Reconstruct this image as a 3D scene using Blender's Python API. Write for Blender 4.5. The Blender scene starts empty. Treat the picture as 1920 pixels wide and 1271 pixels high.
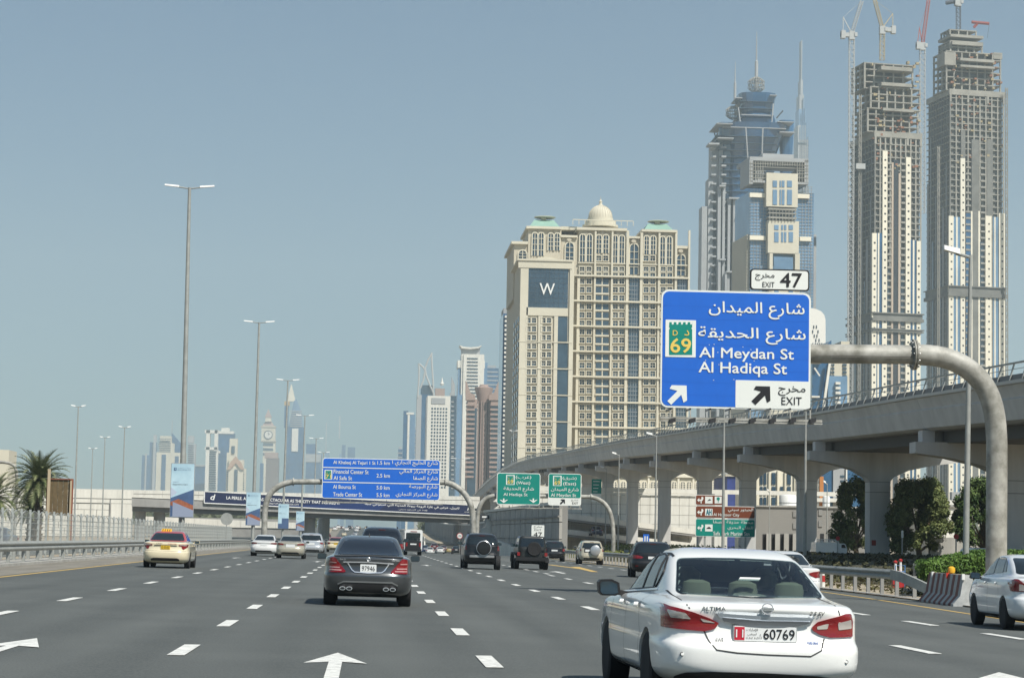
import bpy, bmesh, math, random
from mathutils import Vector, Matrix
from mathutils.bvhtree import BVHTree
from mathutils.geometry import tessellate_polygon
random.seed(7)
S = bpy.context.scene
COL = S.collection
rad = math.radians

# ------------------------------------------------------------------ camera
F = 4200.0; RHO = .0185; H = 1.42
YAW = math.atan(263/4200); PIT = math.atan(378/4200)
_cy, _sy, _cp, _sp = math.cos(YAW), math.sin(YAW), math.cos(PIT), math.sin(PIT)
FW = Vector((_sy*_cp, _cy*_cp, _sp)); RT = Vector((_cy, -_sy, 0)); UP = Vector((-_sy*_sp, -_cy*_sp, _cp))
cam_data = bpy.data.cameras.new('camera'); cam = bpy.data.objects.new('camera', cam_data); COL.objects.link(cam)
cam_data.sensor_width = 36; cam_data.lens = F/1920*36
cam_data.clip_start = .1; cam_data.clip_end = 30000
_cr, _sr = math.cos(RHO), math.sin(RHO)
_R2 = RT*_cr + UP*_sr; _U2 = UP*_cr - RT*_sr
cam.matrix_world = Matrix(((_R2.x, _U2.x, -FW.x, 0), (_R2.y, _U2.y, -FW.y, 0), (_R2.z, _U2.z, -FW.z, H), (0, 0, 0, 1)))
S.camera = cam

# ------------------------------------------------------------------ sky, sun, exposure
SUN_EL, SUN_AZ = rad(50), rad(146)          # azimuth clockwise from the road's direction (+Y)
world = bpy.data.worlds.new("World"); S.world = world; world.use_nodes = True
nt = world.node_tree; nt.nodes.clear()
wo = nt.nodes.new('ShaderNodeOutputWorld'); bg = nt.nodes.new('ShaderNodeBackground'); sky = nt.nodes.new('ShaderNodeTexSky')
sky.sky_type = 'NISHITA'; sky.sun_disc = False; sky.sun_elevation = SUN_EL; sky.sun_rotation = SUN_AZ
sky.air_density = 1.0; sky.dust_density = .6; sky.ozone_density = 1.6; sky.altitude = 0
bg.inputs['Strength'].default_value = .05
tint = nt.nodes.new('ShaderNodeMix'); tint.data_type = 'RGBA'; tint.blend_type = 'MULTIPLY'; tint.inputs[0].default_value = 1; tint.inputs[7].default_value = (.65, .92, 1.07, 1)
nt.links.new(sky.outputs[0], tint.inputs[6]); nt.links.new(tint.outputs[2], bg.inputs[0]); nt.links.new(bg.outputs[0], wo.inputs[0])
sd = bpy.data.lights.new('sun', 'SUN'); sd.energy = 5.0; sd.angle = rad(.55); sd.color = (1, .955, .87)
sun = bpy.data.objects.new('sun', sd); COL.objects.link(sun)
_dir = Vector((math.sin(SUN_AZ)*math.cos(SUN_EL), math.cos(SUN_AZ)*math.cos(SUN_EL), math.sin(SUN_EL)))
sun.rotation_euler = _dir.to_track_quat('Z', 'Y').to_euler()
S.view_settings.view_transform = 'Standard'; S.view_settings.look = 'None'
S.view_settings.exposure = .38; S.view_settings.gamma = 1; S.view_settings.use_curve_mapping = False
try:
    S.cycles.volume_bounces = 1; S.cycles.max_bounces = 8; S.cycles.caustics_reflective = False; S.cycles.caustics_refractive = False
    S.cycles.sample_clamp_indirect = 6
except Exception: pass

# ------------------------------------------------------------------ projection and terrain helpers (design coordinates: 1920x1271)
def ray(px, py):
    u, v = px-960, py-635.5
    u, v = u*_cr+v*_sr, v*_cr-u*_sr
    return FW*F + RT*u - UP*v
def P(px, py, Y):
    d = ray(px, py); t = Y/d.y
    return Vector((d.x*t, Y, H+d.z*t))
def sm(a, b, t):
    t = max(0, min(1, (t-a)/(b-a))); return t*t*(3-2*t)
PR = [(-400, 0), (240, 0), (330, -1.6), (420, -1.6), (540, -.9), (700, 1.2), (950, 5), (1500, 8), (30000, 8)]
def prof(y):
    if y <= PR[0][0]: return 0
    for (a, p), (b, q) in zip(PR, PR[1:]):
        if y <= b: return p+(q-p)*sm(a, b, y)
    return 8
def gz(x, y):
    road = prof(y)
    side = .45 + max(0, prof(y))*sm(400, 700, y)
    k = min(1, sm(26, 33, x)+(1-sm(-60, -46, x)))
    return (road-.013*max(-16, min(26, x)))*(1-k)+side*k
def G(px, py):
    d = ray(px, py); y = 5.
    while y < 3000 and H+d.z*y/d.y > gz(d.x*y/d.y, y): y *= 1.01
    lo, hi = y/1.01, y
    for _ in range(24):
        m = (lo+hi)/2; t = m/d.y
        if H+d.z*t < gz(d.x*t, m): hi = m
        else: lo = m
    return Vector((d.x*lo/d.y, lo, gz(d.x*lo/d.y, lo)))

# ------------------------------------------------------------------ materials
def new_mat(name):
    m = bpy.data.materials.new(name); m.use_nodes = True
    return m, m.node_tree, m.node_tree.nodes['Principled BSDF']
MATS = {}
def mat(name, rgb, rough=.6, metal=0, var=0, scale=2.0, bump=0, coat=0, spec=.5, emit=0, alpha=1, trans=0, rgb2=None, detail=6, stretch=None, coords='Object', bscale=None, ior=1.45):
    if name in MATS: return MATS[name]
    m, t, b = new_mat(name); N = t.nodes.new; L = t.links.new
    b.inputs['Base Color'].default_value = (*rgb, 1); b.inputs['Roughness'].default_value = rough
    b.inputs['Metallic'].default_value = metal; b.inputs['Specular IOR Level'].default_value = spec
    b.inputs['Coat Weight'].default_value = coat; b.inputs['Coat Roughness'].default_value = .04
    b.inputs['Transmission Weight'].default_value = trans; b.inputs['Alpha'].default_value = alpha; b.inputs['IOR'].default_value = ior
    if emit: b.inputs['Emission Color'].default_value = (*rgb, 1); b.inputs['Emission Strength'].default_value = emit
    if var or bump:
        tc = N('ShaderNodeTexCoord'); src = tc.outputs[coords] if coords != 'World' else None
        if src is None:
            g = N('ShaderNodeNewGeometry'); src = g.outputs['Position']
        if stretch:
            mp = N('ShaderNodeMapping'); mp.inputs['Scale'].default_value = stretch; L(src, mp.inputs[0]); src = mp.outputs[0]
    if var:
        nz = N('ShaderNodeTexNoise'); nz.inputs['Scale'].default_value = scale; nz.inputs['Detail'].default_value = detail; nz.inputs['Roughness'].default_value = .62
        L(src, nz.inputs['Vector'])
        cr = N('ShaderNodeValToRGB'); cr.color_ramp.elements[0].position = .32; cr.color_ramp.elements[1].position = .68
        r2 = rgb2 or tuple(min(1, c*(1+var)) for c in rgb)
        cr.color_ramp.elements[0].color = (*[c*(1-var) for c in rgb], 1); cr.color_ramp.elements[1].color = (*r2, 1)
        L(nz.outputs[0], cr.inputs[0]); L(cr.outputs[0], b.inputs['Base Color'])
    if bump:
        n2 = N('ShaderNodeTexNoise'); n2.inputs['Scale'].default_value = bscale or scale*8; n2.inputs['Detail'].default_value = 4
        L(src, n2.inputs['Vector'])
        bp = N('ShaderNodeBump'); bp.inputs['Strength'].default_value = bump; bp.inputs['Distance'].default_value = .02
        L(n2.outputs[0], bp.inputs['Height']); L(bp.outputs[0], b.inputs['Normal'])
    MATS[name] = m
    return m
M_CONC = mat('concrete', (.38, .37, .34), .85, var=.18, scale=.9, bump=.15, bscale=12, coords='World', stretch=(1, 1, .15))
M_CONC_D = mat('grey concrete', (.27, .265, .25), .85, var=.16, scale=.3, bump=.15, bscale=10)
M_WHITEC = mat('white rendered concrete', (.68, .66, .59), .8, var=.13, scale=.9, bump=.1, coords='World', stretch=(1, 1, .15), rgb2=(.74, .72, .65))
M_STEEL = mat('galvanised steel', (.42, .43, .43), .5, .65, var=.15, scale=3)
M_STEELM = mat('matt zinc steel', (.33, .34, .32), .6, .25, var=.14, scale=2)
M_DARK = mat('dark metal', (.03, .03, .032), .5)
M_WHITE = mat('white paint', (.76, .76, .73), .45, var=.05, scale=1)
HAZE = 1.55e-4
M_BLACK = mat('black plastic', (.015, .015, .016), .45)

# ------------------------------------------------------------------ mesh building
class MB:
    """collects shapes in a thing's local coordinates"""
    def __init__(s): s.v = []; s.f = []
    def add(s, vs, fs):
        n = len(s.v); s.v += [tuple(v) for v in vs]; s.f += [tuple(i+n for i in f) for f in fs]; return s
    def box(s, x0, x1, y0, y1, z0, z1):
        return s.add([(x0,y0,z0),(x1,y0,z0),(x1,y1,z0),(x0,y1,z0),(x0,y0,z1),(x1,y0,z1),(x1,y1,z1),(x0,y1,z1)],
                     [(0,3,2,1),(4,5,6,7),(0,1,5,4),(1,2,6,5),(2,3,7,6),(3,0,4,7)])
    def hexa(s, p): return s.add(p, [(0,3,2,1),(4,5,6,7),(0,1,5,4),(1,2,6,5),(2,3,7,6),(3,0,4,7)])
    def quad(s, *p): return s.add(p, [tuple(range(len(p)))])
    def bar(s, a, b, w, h=None, upv=(0, 0, 1)):
        a, b = Vector(a), Vector(b); h = h or w; d = (b-a).normalized(); u = Vector(upv)
        if abs(d.dot(u)) > .99: u = Vector((0, 1, 0))
        r = d.cross(u).normalized()*w/2; u2 = r.cross(d).normalized()*h/2
        return s.hexa([a-r-u2, a+r-u2, b+r-u2, b-r-u2, a-r+u2, a+r+u2, b+r+u2, b-r+u2])
    def prism(s, pts, y0, y1):
        """polygon in (x,z) extruded along y"""
        n = len(pts); vs = [(x, y0, z) for x, z in pts]+[(x, y1, z) for x, z in pts]
        return s.add(vs, [tuple(range(n)), tuple(range(2*n-1, n-1, -1))]+[(i, i+n, (i+1) % n+n, (i+1) % n) for i in range(n)])
    def prismx(s, pts, x0, x1):
        n = len(pts); vs = [(x0, y, z) for y, z in pts]+[(x1, y, z) for y, z in pts]
        return s.add(vs, [tuple(range(n)), tuple(range(2*n-1, n-1, -1))]+[(i, i+n, (i+1) % n+n, (i+1) % n) for i in range(n)])
    def tube(s, pts, r, n=10, cap=True):
        pts = [Vector(p) for p in pts]; rs = r if isinstance(r, (list, tuple)) else [r]*len(pts); vs = []; u = None
        for i, p in enumerate(pts):
            d = (pts[min(i+1, len(pts)-1)]-pts[max(i-1, 0)]).normalized()
            if u is None: u = d.orthogonal().normalized()
            u = (u-d*u.dot(d)).normalized(); w = d.cross(u)
            vs += [p+(u*math.cos(6.28318*k/n)+w*math.sin(6.28318*k/n))*rs[i] for k in range(n)]
        fs = [(i*n+k, i*n+(k+1) % n, (i+1)*n+(k+1) % n, (i+1)*n+k) for i in range(len(pts)-1) for k in range(n)]
        if cap: fs += [tuple(range(n-1, -1, -1)), tuple(range((len(pts)-1)*n, len(pts)*n))]
        return s.add(vs, fs)
    def lathe(s, prof_, c=(0, 0, 0), n=16, axis='z', sx=1, sy=1):
        vs = []
        for r, h in prof_:
            for k in range(n):
                a = 6.28318*k/n; q = (r*math.cos(a)*sx, r*math.sin(a)*sy, h)
                if axis == 'x': q = (q[2], q[0], q[1])
                if axis == 'y': q = (q[0], q[2], q[1])
                vs.append((c[0]+q[0], c[1]+q[1], c[2]+q[2]))
        m = len(prof_)
        return s.add(vs, [(i*n+k, i*n+(k+1) % n, (i+1)*n+(k+1) % n, (i+1)*n+k) for i in range(m-1) for k in range(n)]+[tuple(range(n-1, -1, -1)), tuple(range((m-1)*n, m*n))])
    def mesh(s, name, m=None, smooth=False):
        me = bpy.data.meshes.new(name); me.from_pydata(s.v, [], s.f)
        if m: me.materials.append(m)
        bm = bmesh.new(); bm.from_mesh(me); bmesh.ops.recalc_face_normals(bm, faces=bm.faces)
        bm.to_mesh(me); bm.free()
        if smooth:
            me.shade_smooth(); me.set_sharp_from_angle(angle=rad(38))
        return me
    def build(s, name, m, parent=None, smooth=False, **kw):
        return link(name, s.mesh(name, m, smooth), parent, **kw)
def link(name, data, parent=None, loc=None, rot=None, label=None, cat=None, group=None, kind=None):
    o = bpy.data.objects.new(name, data); COL.objects.link(o)
    if parent is not None: o.parent = parent
    if loc is not None: o.location = loc
    if rot is not None: o.rotation_euler = (0, 0, rot) if isinstance(rot, (int, float)) else rot
    tag(o, label, cat, group, kind)
    return o
def tag(o, label=None, cat=None, group=None, kind=None):
    if label: o['label'] = label
    if cat: o['category'] = cat
    if group: o['group'] = group
    if kind: o['kind'] = kind
    return o
def thing(name, label, cat, loc=(0, 0, 0), rot=0, group=None):
    return link(name, None, None, loc, rot, label, cat, group)
def part(parent, name, m, fn, smooth=False, **kw):
    b = MB(); fn(b); return b.build(name, m, parent, smooth, **kw)
def pieces(parent, name, mesh_, locs, limit=300, rots=None, stuffname=None):
    """alike pieces sharing one mesh; past the limit one joined part"""
    for i, l in enumerate(locs[:limit]):
        link(name, mesh_, parent, l, rots[i] if rots else None)
    if len(locs) > limit:
        b = MB()
        for l in locs[limit:]:
            b.add([(v.co.x+l[0], v.co.y+l[1], v.co.z+l[2]) for v in mesh_.vertices], [tuple(p.vertices) for p in mesh_.polygons])
        b.build(stuffname or name+'_rows', mesh_.materials[0], parent, kind='stuff')
def copy_tree(o, loc=None, rot=None, parent=None, label=None, group=None):
    c = o.copy(); COL.objects.link(c)
    if parent: c.parent = parent
    if loc is not None: c.location = loc
    if rot is not None: c.rotation_euler = (0, 0, rot)
    if label: c['label'] = label
    if group: c['group'] = group
    for ch in list(o.children): copy_tree(ch, parent=c)
    return c

# ------------------------------------------------------------------ lettering (Latin, and joined Arabic forms written right to left)
AR = {'ا': (0xFE8D, 2), 'ب': (0xFE8F, 4), 'ة': (0xFE93, 2), 'ت': (0xFE95, 4), 'ج': (0xFE9D, 4), 'ح': (0xFEA1, 4), 'خ': (0xFEA5, 4), 'د': (0xFEA9, 2), 'ر': (0xFEAD, 2), 'ز': (0xFEAF, 2), 'س': (0xFEB1, 4), 'ش': (0xFEB5, 4), 'ص': (0xFEB9, 4), 'ض': (0xFEBD, 4), 'ط': (0xFEC1, 4), 'ظ': (0xFEC5, 4), 'ع': (0xFEC9, 4), 'غ': (0xFECD, 4), 'ف': (0xFED1, 4), 'ق': (0xFED5, 4), 'ك': (0xFED9, 4), 'ل': (0xFEDD, 4), 'م': (0xFEE1, 4), 'ن': (0xFEE5, 4), 'ه': (0xFEE9, 4), 'و': (0xFEED, 2), 'ي': (0xFEF1, 4), 'ى': (0xFEEF, 2), 'أ': (0xFE83, 2), 'إ': (0xFE87, 2)}
def arabic(t):
    out = []
    for i, c in enumerate(t):
        if c not in AR: out.append({'(': ')', ')': '('}.get(c, c)); continue
        base, n = AR[c]
        prev = i > 0 and t[i-1] in AR and AR[t[i-1]][1] == 4
        nxt = n == 4 and i+1 < len(t) and t[i+1] in AR
        out.append(chr(base + (3 if prev and nxt else 2 if nxt else 1 if prev else 0)))
    return ''.join(reversed(out))
def text(parent, body, x0, x1, z0, z1, m, y=0., bold=0., name='lettering', rot=None, depth=.004, slant=0, ar=False, label=None):
    """lettering fitted into the box x0..x1, z0..z1 of a vertical face at local y, facing -y"""
    c = bpy.data.curves.new('txt', 'FONT'); c.body = arabic(body) if ar else body; c.resolution_u = 3; c.offset = 0; c.shear = slant
    o = bpy.data.objects.new('txt', c); COL.objects.link(o)
    bpy.context.view_layer.update()
    me = bpy.data.meshes.new_from_object(o.evaluated_get(bpy.context.evaluated_depsgraph_get()))
    bpy.data.objects.remove(o)
    xs = [v.co.x for v in me.vertices]; ys = [v.co.y for v in me.vertices]
    if not xs: return None
    ax, bx, ay, by = min(xs), max(xs), min(ys), max(ys)
    for v in me.vertices:
        v.co = Vector((x0+(v.co.x-ax)/(bx-ax)*(x1-x0), y, z0+(v.co.y-ay)/(by-ay)*(z1-z0)))
    vs = [v.co.copy() for v in me.vertices]; fs = [tuple(p.vertices) for p in me.polygons]
    hh = z1-z0; b = MB(); e = bold*hh*.55
    shifts = [(0, 0)] if bold < .011 else [(-e, 0), (e, 0), (0, e), (0, -e)]
    for k, (dx, dz) in enumerate(shifts):
        b.add([(v.x+dx, v.y-depth-.0007*k*(1 if depth < .01 else 4), v.z+dz) for v in vs], fs)
    if hh > .25 and depth > .05:
        pass
    me2 = bpy.data.meshes.new(name); me2.from_pydata(b.v, [], b.f); me2.materials.append(m)
    o = link(name, me2, parent, rot=rot, label=label); o['kind'] = 'stuff'
    return o
def rrect(x0, x1, z0, z1, r, n=5):
    pts = []
    for cx, cz, a0 in ((x1-r, z0+r, -90), (x1-r, z1-r, 0), (x0+r, z1-r, 90), (x0+r, z0+r, 180)):
        for k in range(n+1):
            a = rad(a0+90*k/n); pts.append((cx+r*math.cos(a), cz+r*math.sin(a)))
    return pts
def proj_px(x, y, z=1.0):
    v = Vector((x, y, z-H)); a, b_, c = v.dot(FW), v.dot(_R2), v.dot(_U2); return 960+F*b_/a
# ------------------------------------------------------------------ terrain and roads
def strip(x0f, x1f, ys, dz, name, m, parent=None, nx=2, **kw):
    b = MB(); vs = []
    for y in ys:
        a, c = x0f(y), x1f(y)
        for k in range(nx+1):
            x = a+(c-a)*k/nx; vs.append((x, y, gz(x, y)+dz))
    b.add(vs, [(j*(nx+1)+k, j*(nx+1)+k+1, (j+1)*(nx+1)+k+1, (j+1)*(nx+1)+k) for j in range(len(ys)-1) for k in range(nx)])
    return b.build(name, m, parent, True, **kw)
YS = [-60+10*i for i in range(17)]+[105+8*i for i in range(80)]+[760, 800, 850, 900, 950, 1050, 1200, 1350, 1500, 2200, 4000, 9000]
XS = [-9000, -3000, -800, -300, -120, -70, -60, -56, -52, -49, -46, -42, -16, -10, 0, 10, 20, 26, 28, 29.5, 31, 33, 40, 60, 120, 300, 800, 3000, 9000]
def sand_mat():
    m, t, b = new_mat('sand'); N = t.nodes.new; L = t.links.new
    g = N('ShaderNodeNewGeometry'); n = N('ShaderNodeTexNoise'); n.inputs['Scale'].default_value = .12; n.inputs['Detail'].default_value = 10
    n2 = N('ShaderNodeTexNoise'); n2.inputs['Scale'].default_value = 2.5; n2.inputs['Detail'].default_value = 6
    L(g.outputs['Position'], n.inputs['Vector']); L(g.outputs['Position'], n2.inputs['Vector'])
    c = N('ShaderNodeValToRGB'); c.color_ramp.elements[0].color = (.33, .27, .19, 1); c.color_ramp.elements[1].color = (.50, .43, .32, 1)
    c.color_ramp.elements[0].position = .35; c.color_ramp.elements[1].position = .65
    mx = N('ShaderNodeMix'); mx.data_type = 'RGBA'; mx.blend_type = 'MULTIPLY'; mx.inputs[0].default_value = .35
    L(n.outputs[0], c.inputs[0]); L(c.outputs[0], mx.inputs[6]); L(n2.outputs[1], mx.inputs[7]); L(mx.outputs[2], b.inputs['Base Color'])
    bp = N('ShaderNodeBump'); bp.inputs['Strength'].default_value = .6; bp.inputs['Distance'].default_value = .05
    L(n2.outputs[0], bp.inputs['Height']); L(bp.outputs[0], b.inputs['Normal']); b.inputs['Roughness'].default_value = .95
    return m
M_SAND = sand_mat()
b = MB(); vs = [(x, y, gz(x, y)) for y in [-600, -200]+YS+[15000] for x in XS]
nX = len(XS); b.add(vs, [(j*nX+k, j*nX+k+1, (j+1)*nX+k+1, (j+1)*nX+k) for j in range(len(vs)//nX-1) for k in range(nX-1)])
b.build('ground', M_SAND, None, True, kind='structure', label='pale desert sand ground beyond the road edges')

def asphalt_mat():
    m, t, b = new_mat('asphalt'); N = t.nodes.new; L = t.links.new
    g = N('ShaderNodeNewGeometry')
    fine = N('ShaderNodeTexNoise'); fine.inputs['Scale'].default_value = 38; fine.inputs['Detail'].default_value = 5
    big = N('ShaderNodeTexNoise'); big.inputs['Scale'].default_value = .35; big.inputs['Detail'].default_value = 5
    mp = N('ShaderNodeMapping'); mp.inputs['Scale'].default_value = (1.2, .05, 1); L(g.outputs['Position'], mp.inputs[0])
    lane = N('ShaderNodeTexNoise'); lane.inputs['Scale'].default_value = .8; lane.inputs['Detail'].default_value = 4; L(mp.outputs[0], lane.inputs['Vector'])
    L(g.outputs['Position'], fine.inputs['Vector']); L(g.outputs['Position'], big.inputs['Vector'])
    # polished wheel tracks: a wave across the lanes (3.6 m lanes, two tracks each)
    sx = N('ShaderNodeSeparateXYZ'); L(g.outputs['Position'], sx.inputs[0])
    w = N('ShaderNodeMath'); w.operation = 'MULTIPLY_ADD'; w.inputs[1].default_value = 6.28318/1.8; w.inputs[2].default_value = 1.1; L(sx.outputs[0], w.inputs[0])
    sn = N('ShaderNodeMath'); sn.operation = 'SINE'; L(w.outputs[0], sn.inputs[0])
    c = N('ShaderNodeValToRGB'); c.color_ramp.elements[0].color = (.050, .056, .053, 1); c.color_ramp.elements[1].color = (.122, .130, .122, 1)
    c.color_ramp.elements[0].position = .28; c.color_ramp.elements[1].position = .72
    a1 = N('ShaderNodeMath'); a1.operation = 'MULTIPLY_ADD'; a1.inputs[1].default_value = .030; L(sn.outputs[0], a1.inputs[0]); L(fine.outputs[0], a1.inputs[2])
    a2 = N('ShaderNodeMath'); a2.operation = 'MULTIPLY_ADD'; a2.inputs[1].default_value = .34; L(lane.outputs[0], a2.inputs[0]); L(a1.outputs[0], a2.inputs[2])
    a3 = N('ShaderNodeMath'); a3.operation = 'MULTIPLY_ADD'; a3.inputs[1].default_value = .28; L(big.outputs[0], a3.inputs[0]); L(a2.outputs[0], a3.inputs[2])
    a4 = N('ShaderNodeMath'); a4.operation = 'SUBTRACT'; a4.inputs[1].default_value = .31; L(a3.outputs[0], a4.inputs[0])
    L(a4.outputs[0], c.inputs[0]); L(c.outputs[0], b.inputs['Base Color'])
    bp = N('ShaderNodeBump'); bp.inputs['Strength'].default_value = .35; bp.inputs['Distance'].default_value = .006
    L(fine.outputs[0], bp.inputs['Height']); L(bp.outputs[0], b.inputs['Normal']); b.inputs['Roughness'].default_value = .78
    return m
M_ASPH = asphalt_mat()
def paint_mat(name, c):
    m, t, b = new_mat(name); N = t.nodes.new; L = t.links.new
    g = N('ShaderNodeNewGeometry'); n = N('ShaderNodeTexNoise'); n.inputs['Scale'].default_value = 9; n.inputs['Detail'].default_value = 8; n.inputs['Roughness'].default_value = .7
    L(g.outputs['Position'], n.inputs['Vector']); r = N('ShaderNodeValToRGB')
    r.color_ramp.elements[0].position = .30; r.color_ramp.elements[0].color = (*[x*.50 for x in c], 1)
    r.color_ramp.elements[1].position = .56; r.color_ramp.elements[1].color = (*c, 1)
    L(n.outputs[0], r.inputs[0]); L(r.outputs[0], b.inputs['Base Color']); b.inputs['Roughness'].default_value = .7
    return m
M_LINE = paint_mat('white road paint', (.74, .74, .70)); M_YEL = paint_mat('yellow road paint', (.62, .42, .13))
def interp(tab):
    def f(y):
        if y <= tab[0][0]: return tab[0][1]
        for (a, p), (c, q) in zip(tab, tab[1:]):
            if y <= c: return p+(q-p)*(y-a)/(c-a)
        return tab[-1][1]
    return f
redge = interp([(-60, 13.2), (30, 14.6), (55, 16.6), (66, 17.3), (74, 17.4), (87, 17.7), (170, 18.1), (260, 18.2), (340, 20)])
YR = [y for y in YS if y <= 9000]
road = strip(lambda y: -10.6, redge, YR, .006, 'road', M_ASPH, nx=6, kind='structure')
M_SHOULD = mat('dusty shoulder', (.20, .185, .155), .9, var=.2, scale=1.5, bump=.3, coords='World', stretch=(1, .15, 1))
strip(lambda y: -13.6, lambda y: -10.6, YR, .006, 'shoulder', M_SHOULD, kind='structure', nx=1)
strip(lambda y: -40, lambda y: -17.2, YR, .006, 'opposite_road', M_ASPH, nx=3, kind='structure')
# parapet-side verge strip right of the ramp
strip(lambda y: redge(y), lambda y: redge(y)+.5, [y for y in YR if y < 300], .05, 'road_kerb', M_CONC, kind='structure', nx=1)
# painted markings: every dash a part of the road
def dash_mesh(w, l, name, m, z=.012):
    return MB().box(-w/2, w/2, 0, l, z-.004, z).mesh(name, m)
dm = dash_mesh(.2, 2.5, 'lane_dash', M_LINE); dm2 = dash_mesh(.17, 2.6, 'lane_dash', M_LINE); dml = dash_mesh(.17, 5.4, 'lane_dash', M_LINE)
def dash(mesh_, x, y): link('lane_dash', mesh_, road, (x, y, gz(x, y)+.006))
for X, y0, st in ((-5.93, 36, 8.5), (-2.17, 26.2, 8.5), (1.47, 25.5, 8.45), (5.02, 32.4, 8.4), (8.25, 32.3, 8.35), (8.5, 105, 6.8)):
    for k in range(-3, 42):
        y = y0+k*st
        if X == 8.5 and k < 0 or X == 8.25 and y > 100: continue
        if y < 8 or y > (250 if X != 8.5 else 190): continue
        dash(dm if y < 90 else dm2, X, y)
for k in range(-3, 7): dash(dm, 11.55+.012*k, 39.0+k*6.3)
for k in range(12): dash(dm2, 15.2+.02*k, 118+7*k)
for k in range(14):
    for X in (-21, -24.7, -28.4, -32): dash(dm2, X, 60+k*12)
YL = [y for y in YR if -20 <= y <= 330]
strip(lambda y: -10.32-.0045*max(0, y-60), lambda y: -10.16-.0045*max(0, y-60), YL, .0125, 'edge_line', M_YEL, road, nx=1, label='yellow left edge line')
yr_ = interp([(-20, 10.4), (40, 14.05), (55, 14.95), (77, 16.3), (110, 16.9), (170, 17.3), (260, 17.5)])
strip(lambda y: yr_(y), lambda y: yr_(y)+.15, [y for y in YR if -20 <= y <= 260], .0125, 'edge_line', M_YEL, road, nx=1, label='yellow right edge line')
# straight-on arrows
def arrow_at(x, y, s=1., bend=0, L=5.2):
    b = MB(); hw, sh, hl = .31*s, .066*s, 1.75*s; y1 = L
    pts = [(-sh, 0), (sh, 0), (sh+bend*.3, y1-hl), (hw+bend*.5, y1-hl-.25*s), (bend, y1), (-hw+bend*.2, y1-hl-.25*s), (-sh+bend*.3, y1-hl)]
    b.add([(px_, py_, 0) for px_, py_ in pts], [(0, 1, 2, 6), (2, 3, 4), (2, 4, 6), (6, 4, 5)])
    o = b.build('lane_arrow', M_LINE, road); o.location = (x, y, gz(x, y)+.013)
    return o
arrow_at(-.33, 21.6, 1.15, L=6.2); arrow_at(-4.2, 23.3, 1.15, 0, L=6.0); arrow_at(6.9, 21.2, 1.15, .9, L=6.2)
for q in ((737, 1049), (595, 1053), (441, 1046), (800, 1060)):
    g = G(*q); arrow_at(g.x, g.y-2, 1.1, L=5)
g = G(1040, 1072); arrow_at(g.x, g.y-6, 1.4, .2, L=8)
# gore between the through lanes and the exit ramp
b = MB()
for a, c, w in (((1112, 1072), (1078, 1062.5), .28), ((1088, 1066.5), (1030, 1058.5), .2)):
    p, q = G(*a), G(*c); b.add([(p.x-w*.3, p.y, p.z+.014), (p.x+w, p.y, p.z+.014), (q.x+w, q.y, q.z+.014), (q.x-w, q.y, q.z+.014)], [(0, 1, 2, 3)])
b.build('gore_line', M_YEL, road)
b = MB()
for k in range(7):
    y = 150+k*7; b.add([(9.9+.05*k, y, gz(10, y)+.013), (10.4+.05*k, y, gz(10, y)+.013), (12.6+.02*k, y+5, gz(12, y)+.013), (12.0+.02*k, y+5, gz(12, y)+.013)], [(0, 1, 2, 3)])
b.build('gore_hatching', M_LINE, road)

# ------------------------------------------------------------------ left roadside: crash barrier, arched fence
def wbeam(b, pts, z0, z1, side=1):
    """W profile rail along pts (x,y), side = direction its face looks"""
    n = 7; pr = [(0, 0), (.045, .07), (.045, .10), (0, .165), (.045, .23), (.045, .26), (0, .33)]
    vs = []; sc = (z1-z0)/.33
    for x, y in pts:
        z = gz(x, y)+z0
        for o, h in pr: vs.append((x+side*o*1.6, y, z+h*sc))
        for o, h in reversed(pr): vs.append((x+side*(o*1.6-.02), y, z+h*sc))
    m = 2*n
    b.add(vs, [(i*m+k, i*m+(k+1) % m, (i+1)*m+(k+1) % m, (i+1)*m+k) for i in range(len(pts)-1) for k in range(m)])
gl = thing('crash_barrier', 'long galvanised double crash barrier on the left shoulder in front of the arched fence', 'crash barrier', (-13.1, 60, 0))
rel = lambda p, o: (p[0]-o[0], p[1]-o[1], p[2]-o[2])
def relmb(b, o): b.v = [rel(v, o) for v in b.v]; return b
b = MB(); wbeam(b, [(-13.1, y) for y in range(44, 330, 6)], .52, .90, 1); relmb(b, (-13.1, 60, 0)).build('rail', M_STEELM, gl, True)
b = MB(); wbeam(b, [(-14.2, y) for y in range(44, 330, 6)], .52, .86, -1); relmb(b, (-13.1, 60, 0)).build('rail', M_STEELM, gl, True)
pm = MB().box(-.12, .0, -.06, .06, -.05, .80).box(-1.05, -.93, -.06, .06, -.05, .8).box(-.95, -.1, -.03, .03, .58, .70).mesh('post', M_STEELM)
for k in range(60):
    y = 50.4+3.7*k; link('post', pm, gl, (0, y-60, gz(-13.1, y)))
strip(lambda y: -14.6, lambda y: -12.9, [y for y in YR if 20 <= y <= 330], .10, 'median_kerb', M_CONC, kind='structure', nx=1)
b = MB()
for a, c in zip(YR, YR[1:]):
    if 20 <= a and c <= 335: b.add([(-12.9, a, gz(-12.9, a)), (-12.9, c, gz(-12.9, c)), (-12.9, c, gz(-12.9, c)+.1), (-12.9, a, gz(-12.9, a)+.1)], [(0, 1, 2, 3)])
b.build('kerb_face', M_CONC, None, kind='structure')
M_FENCE = mat('fence aluminium', (.42, .44, .42), .5, .3)
FX = -14.75
fe = thing('arched_fence', 'grey welded mesh fence with round arched panels along the left median', 'fence', (FX, 80, 0))
b = MB(); w = 2.5; top = 1.95
b.box(-.045, .045, -.045, .045, 0, 2.10)                                     # post
pmF = b.mesh('post', M_FENCE)
b = MB()
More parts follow.
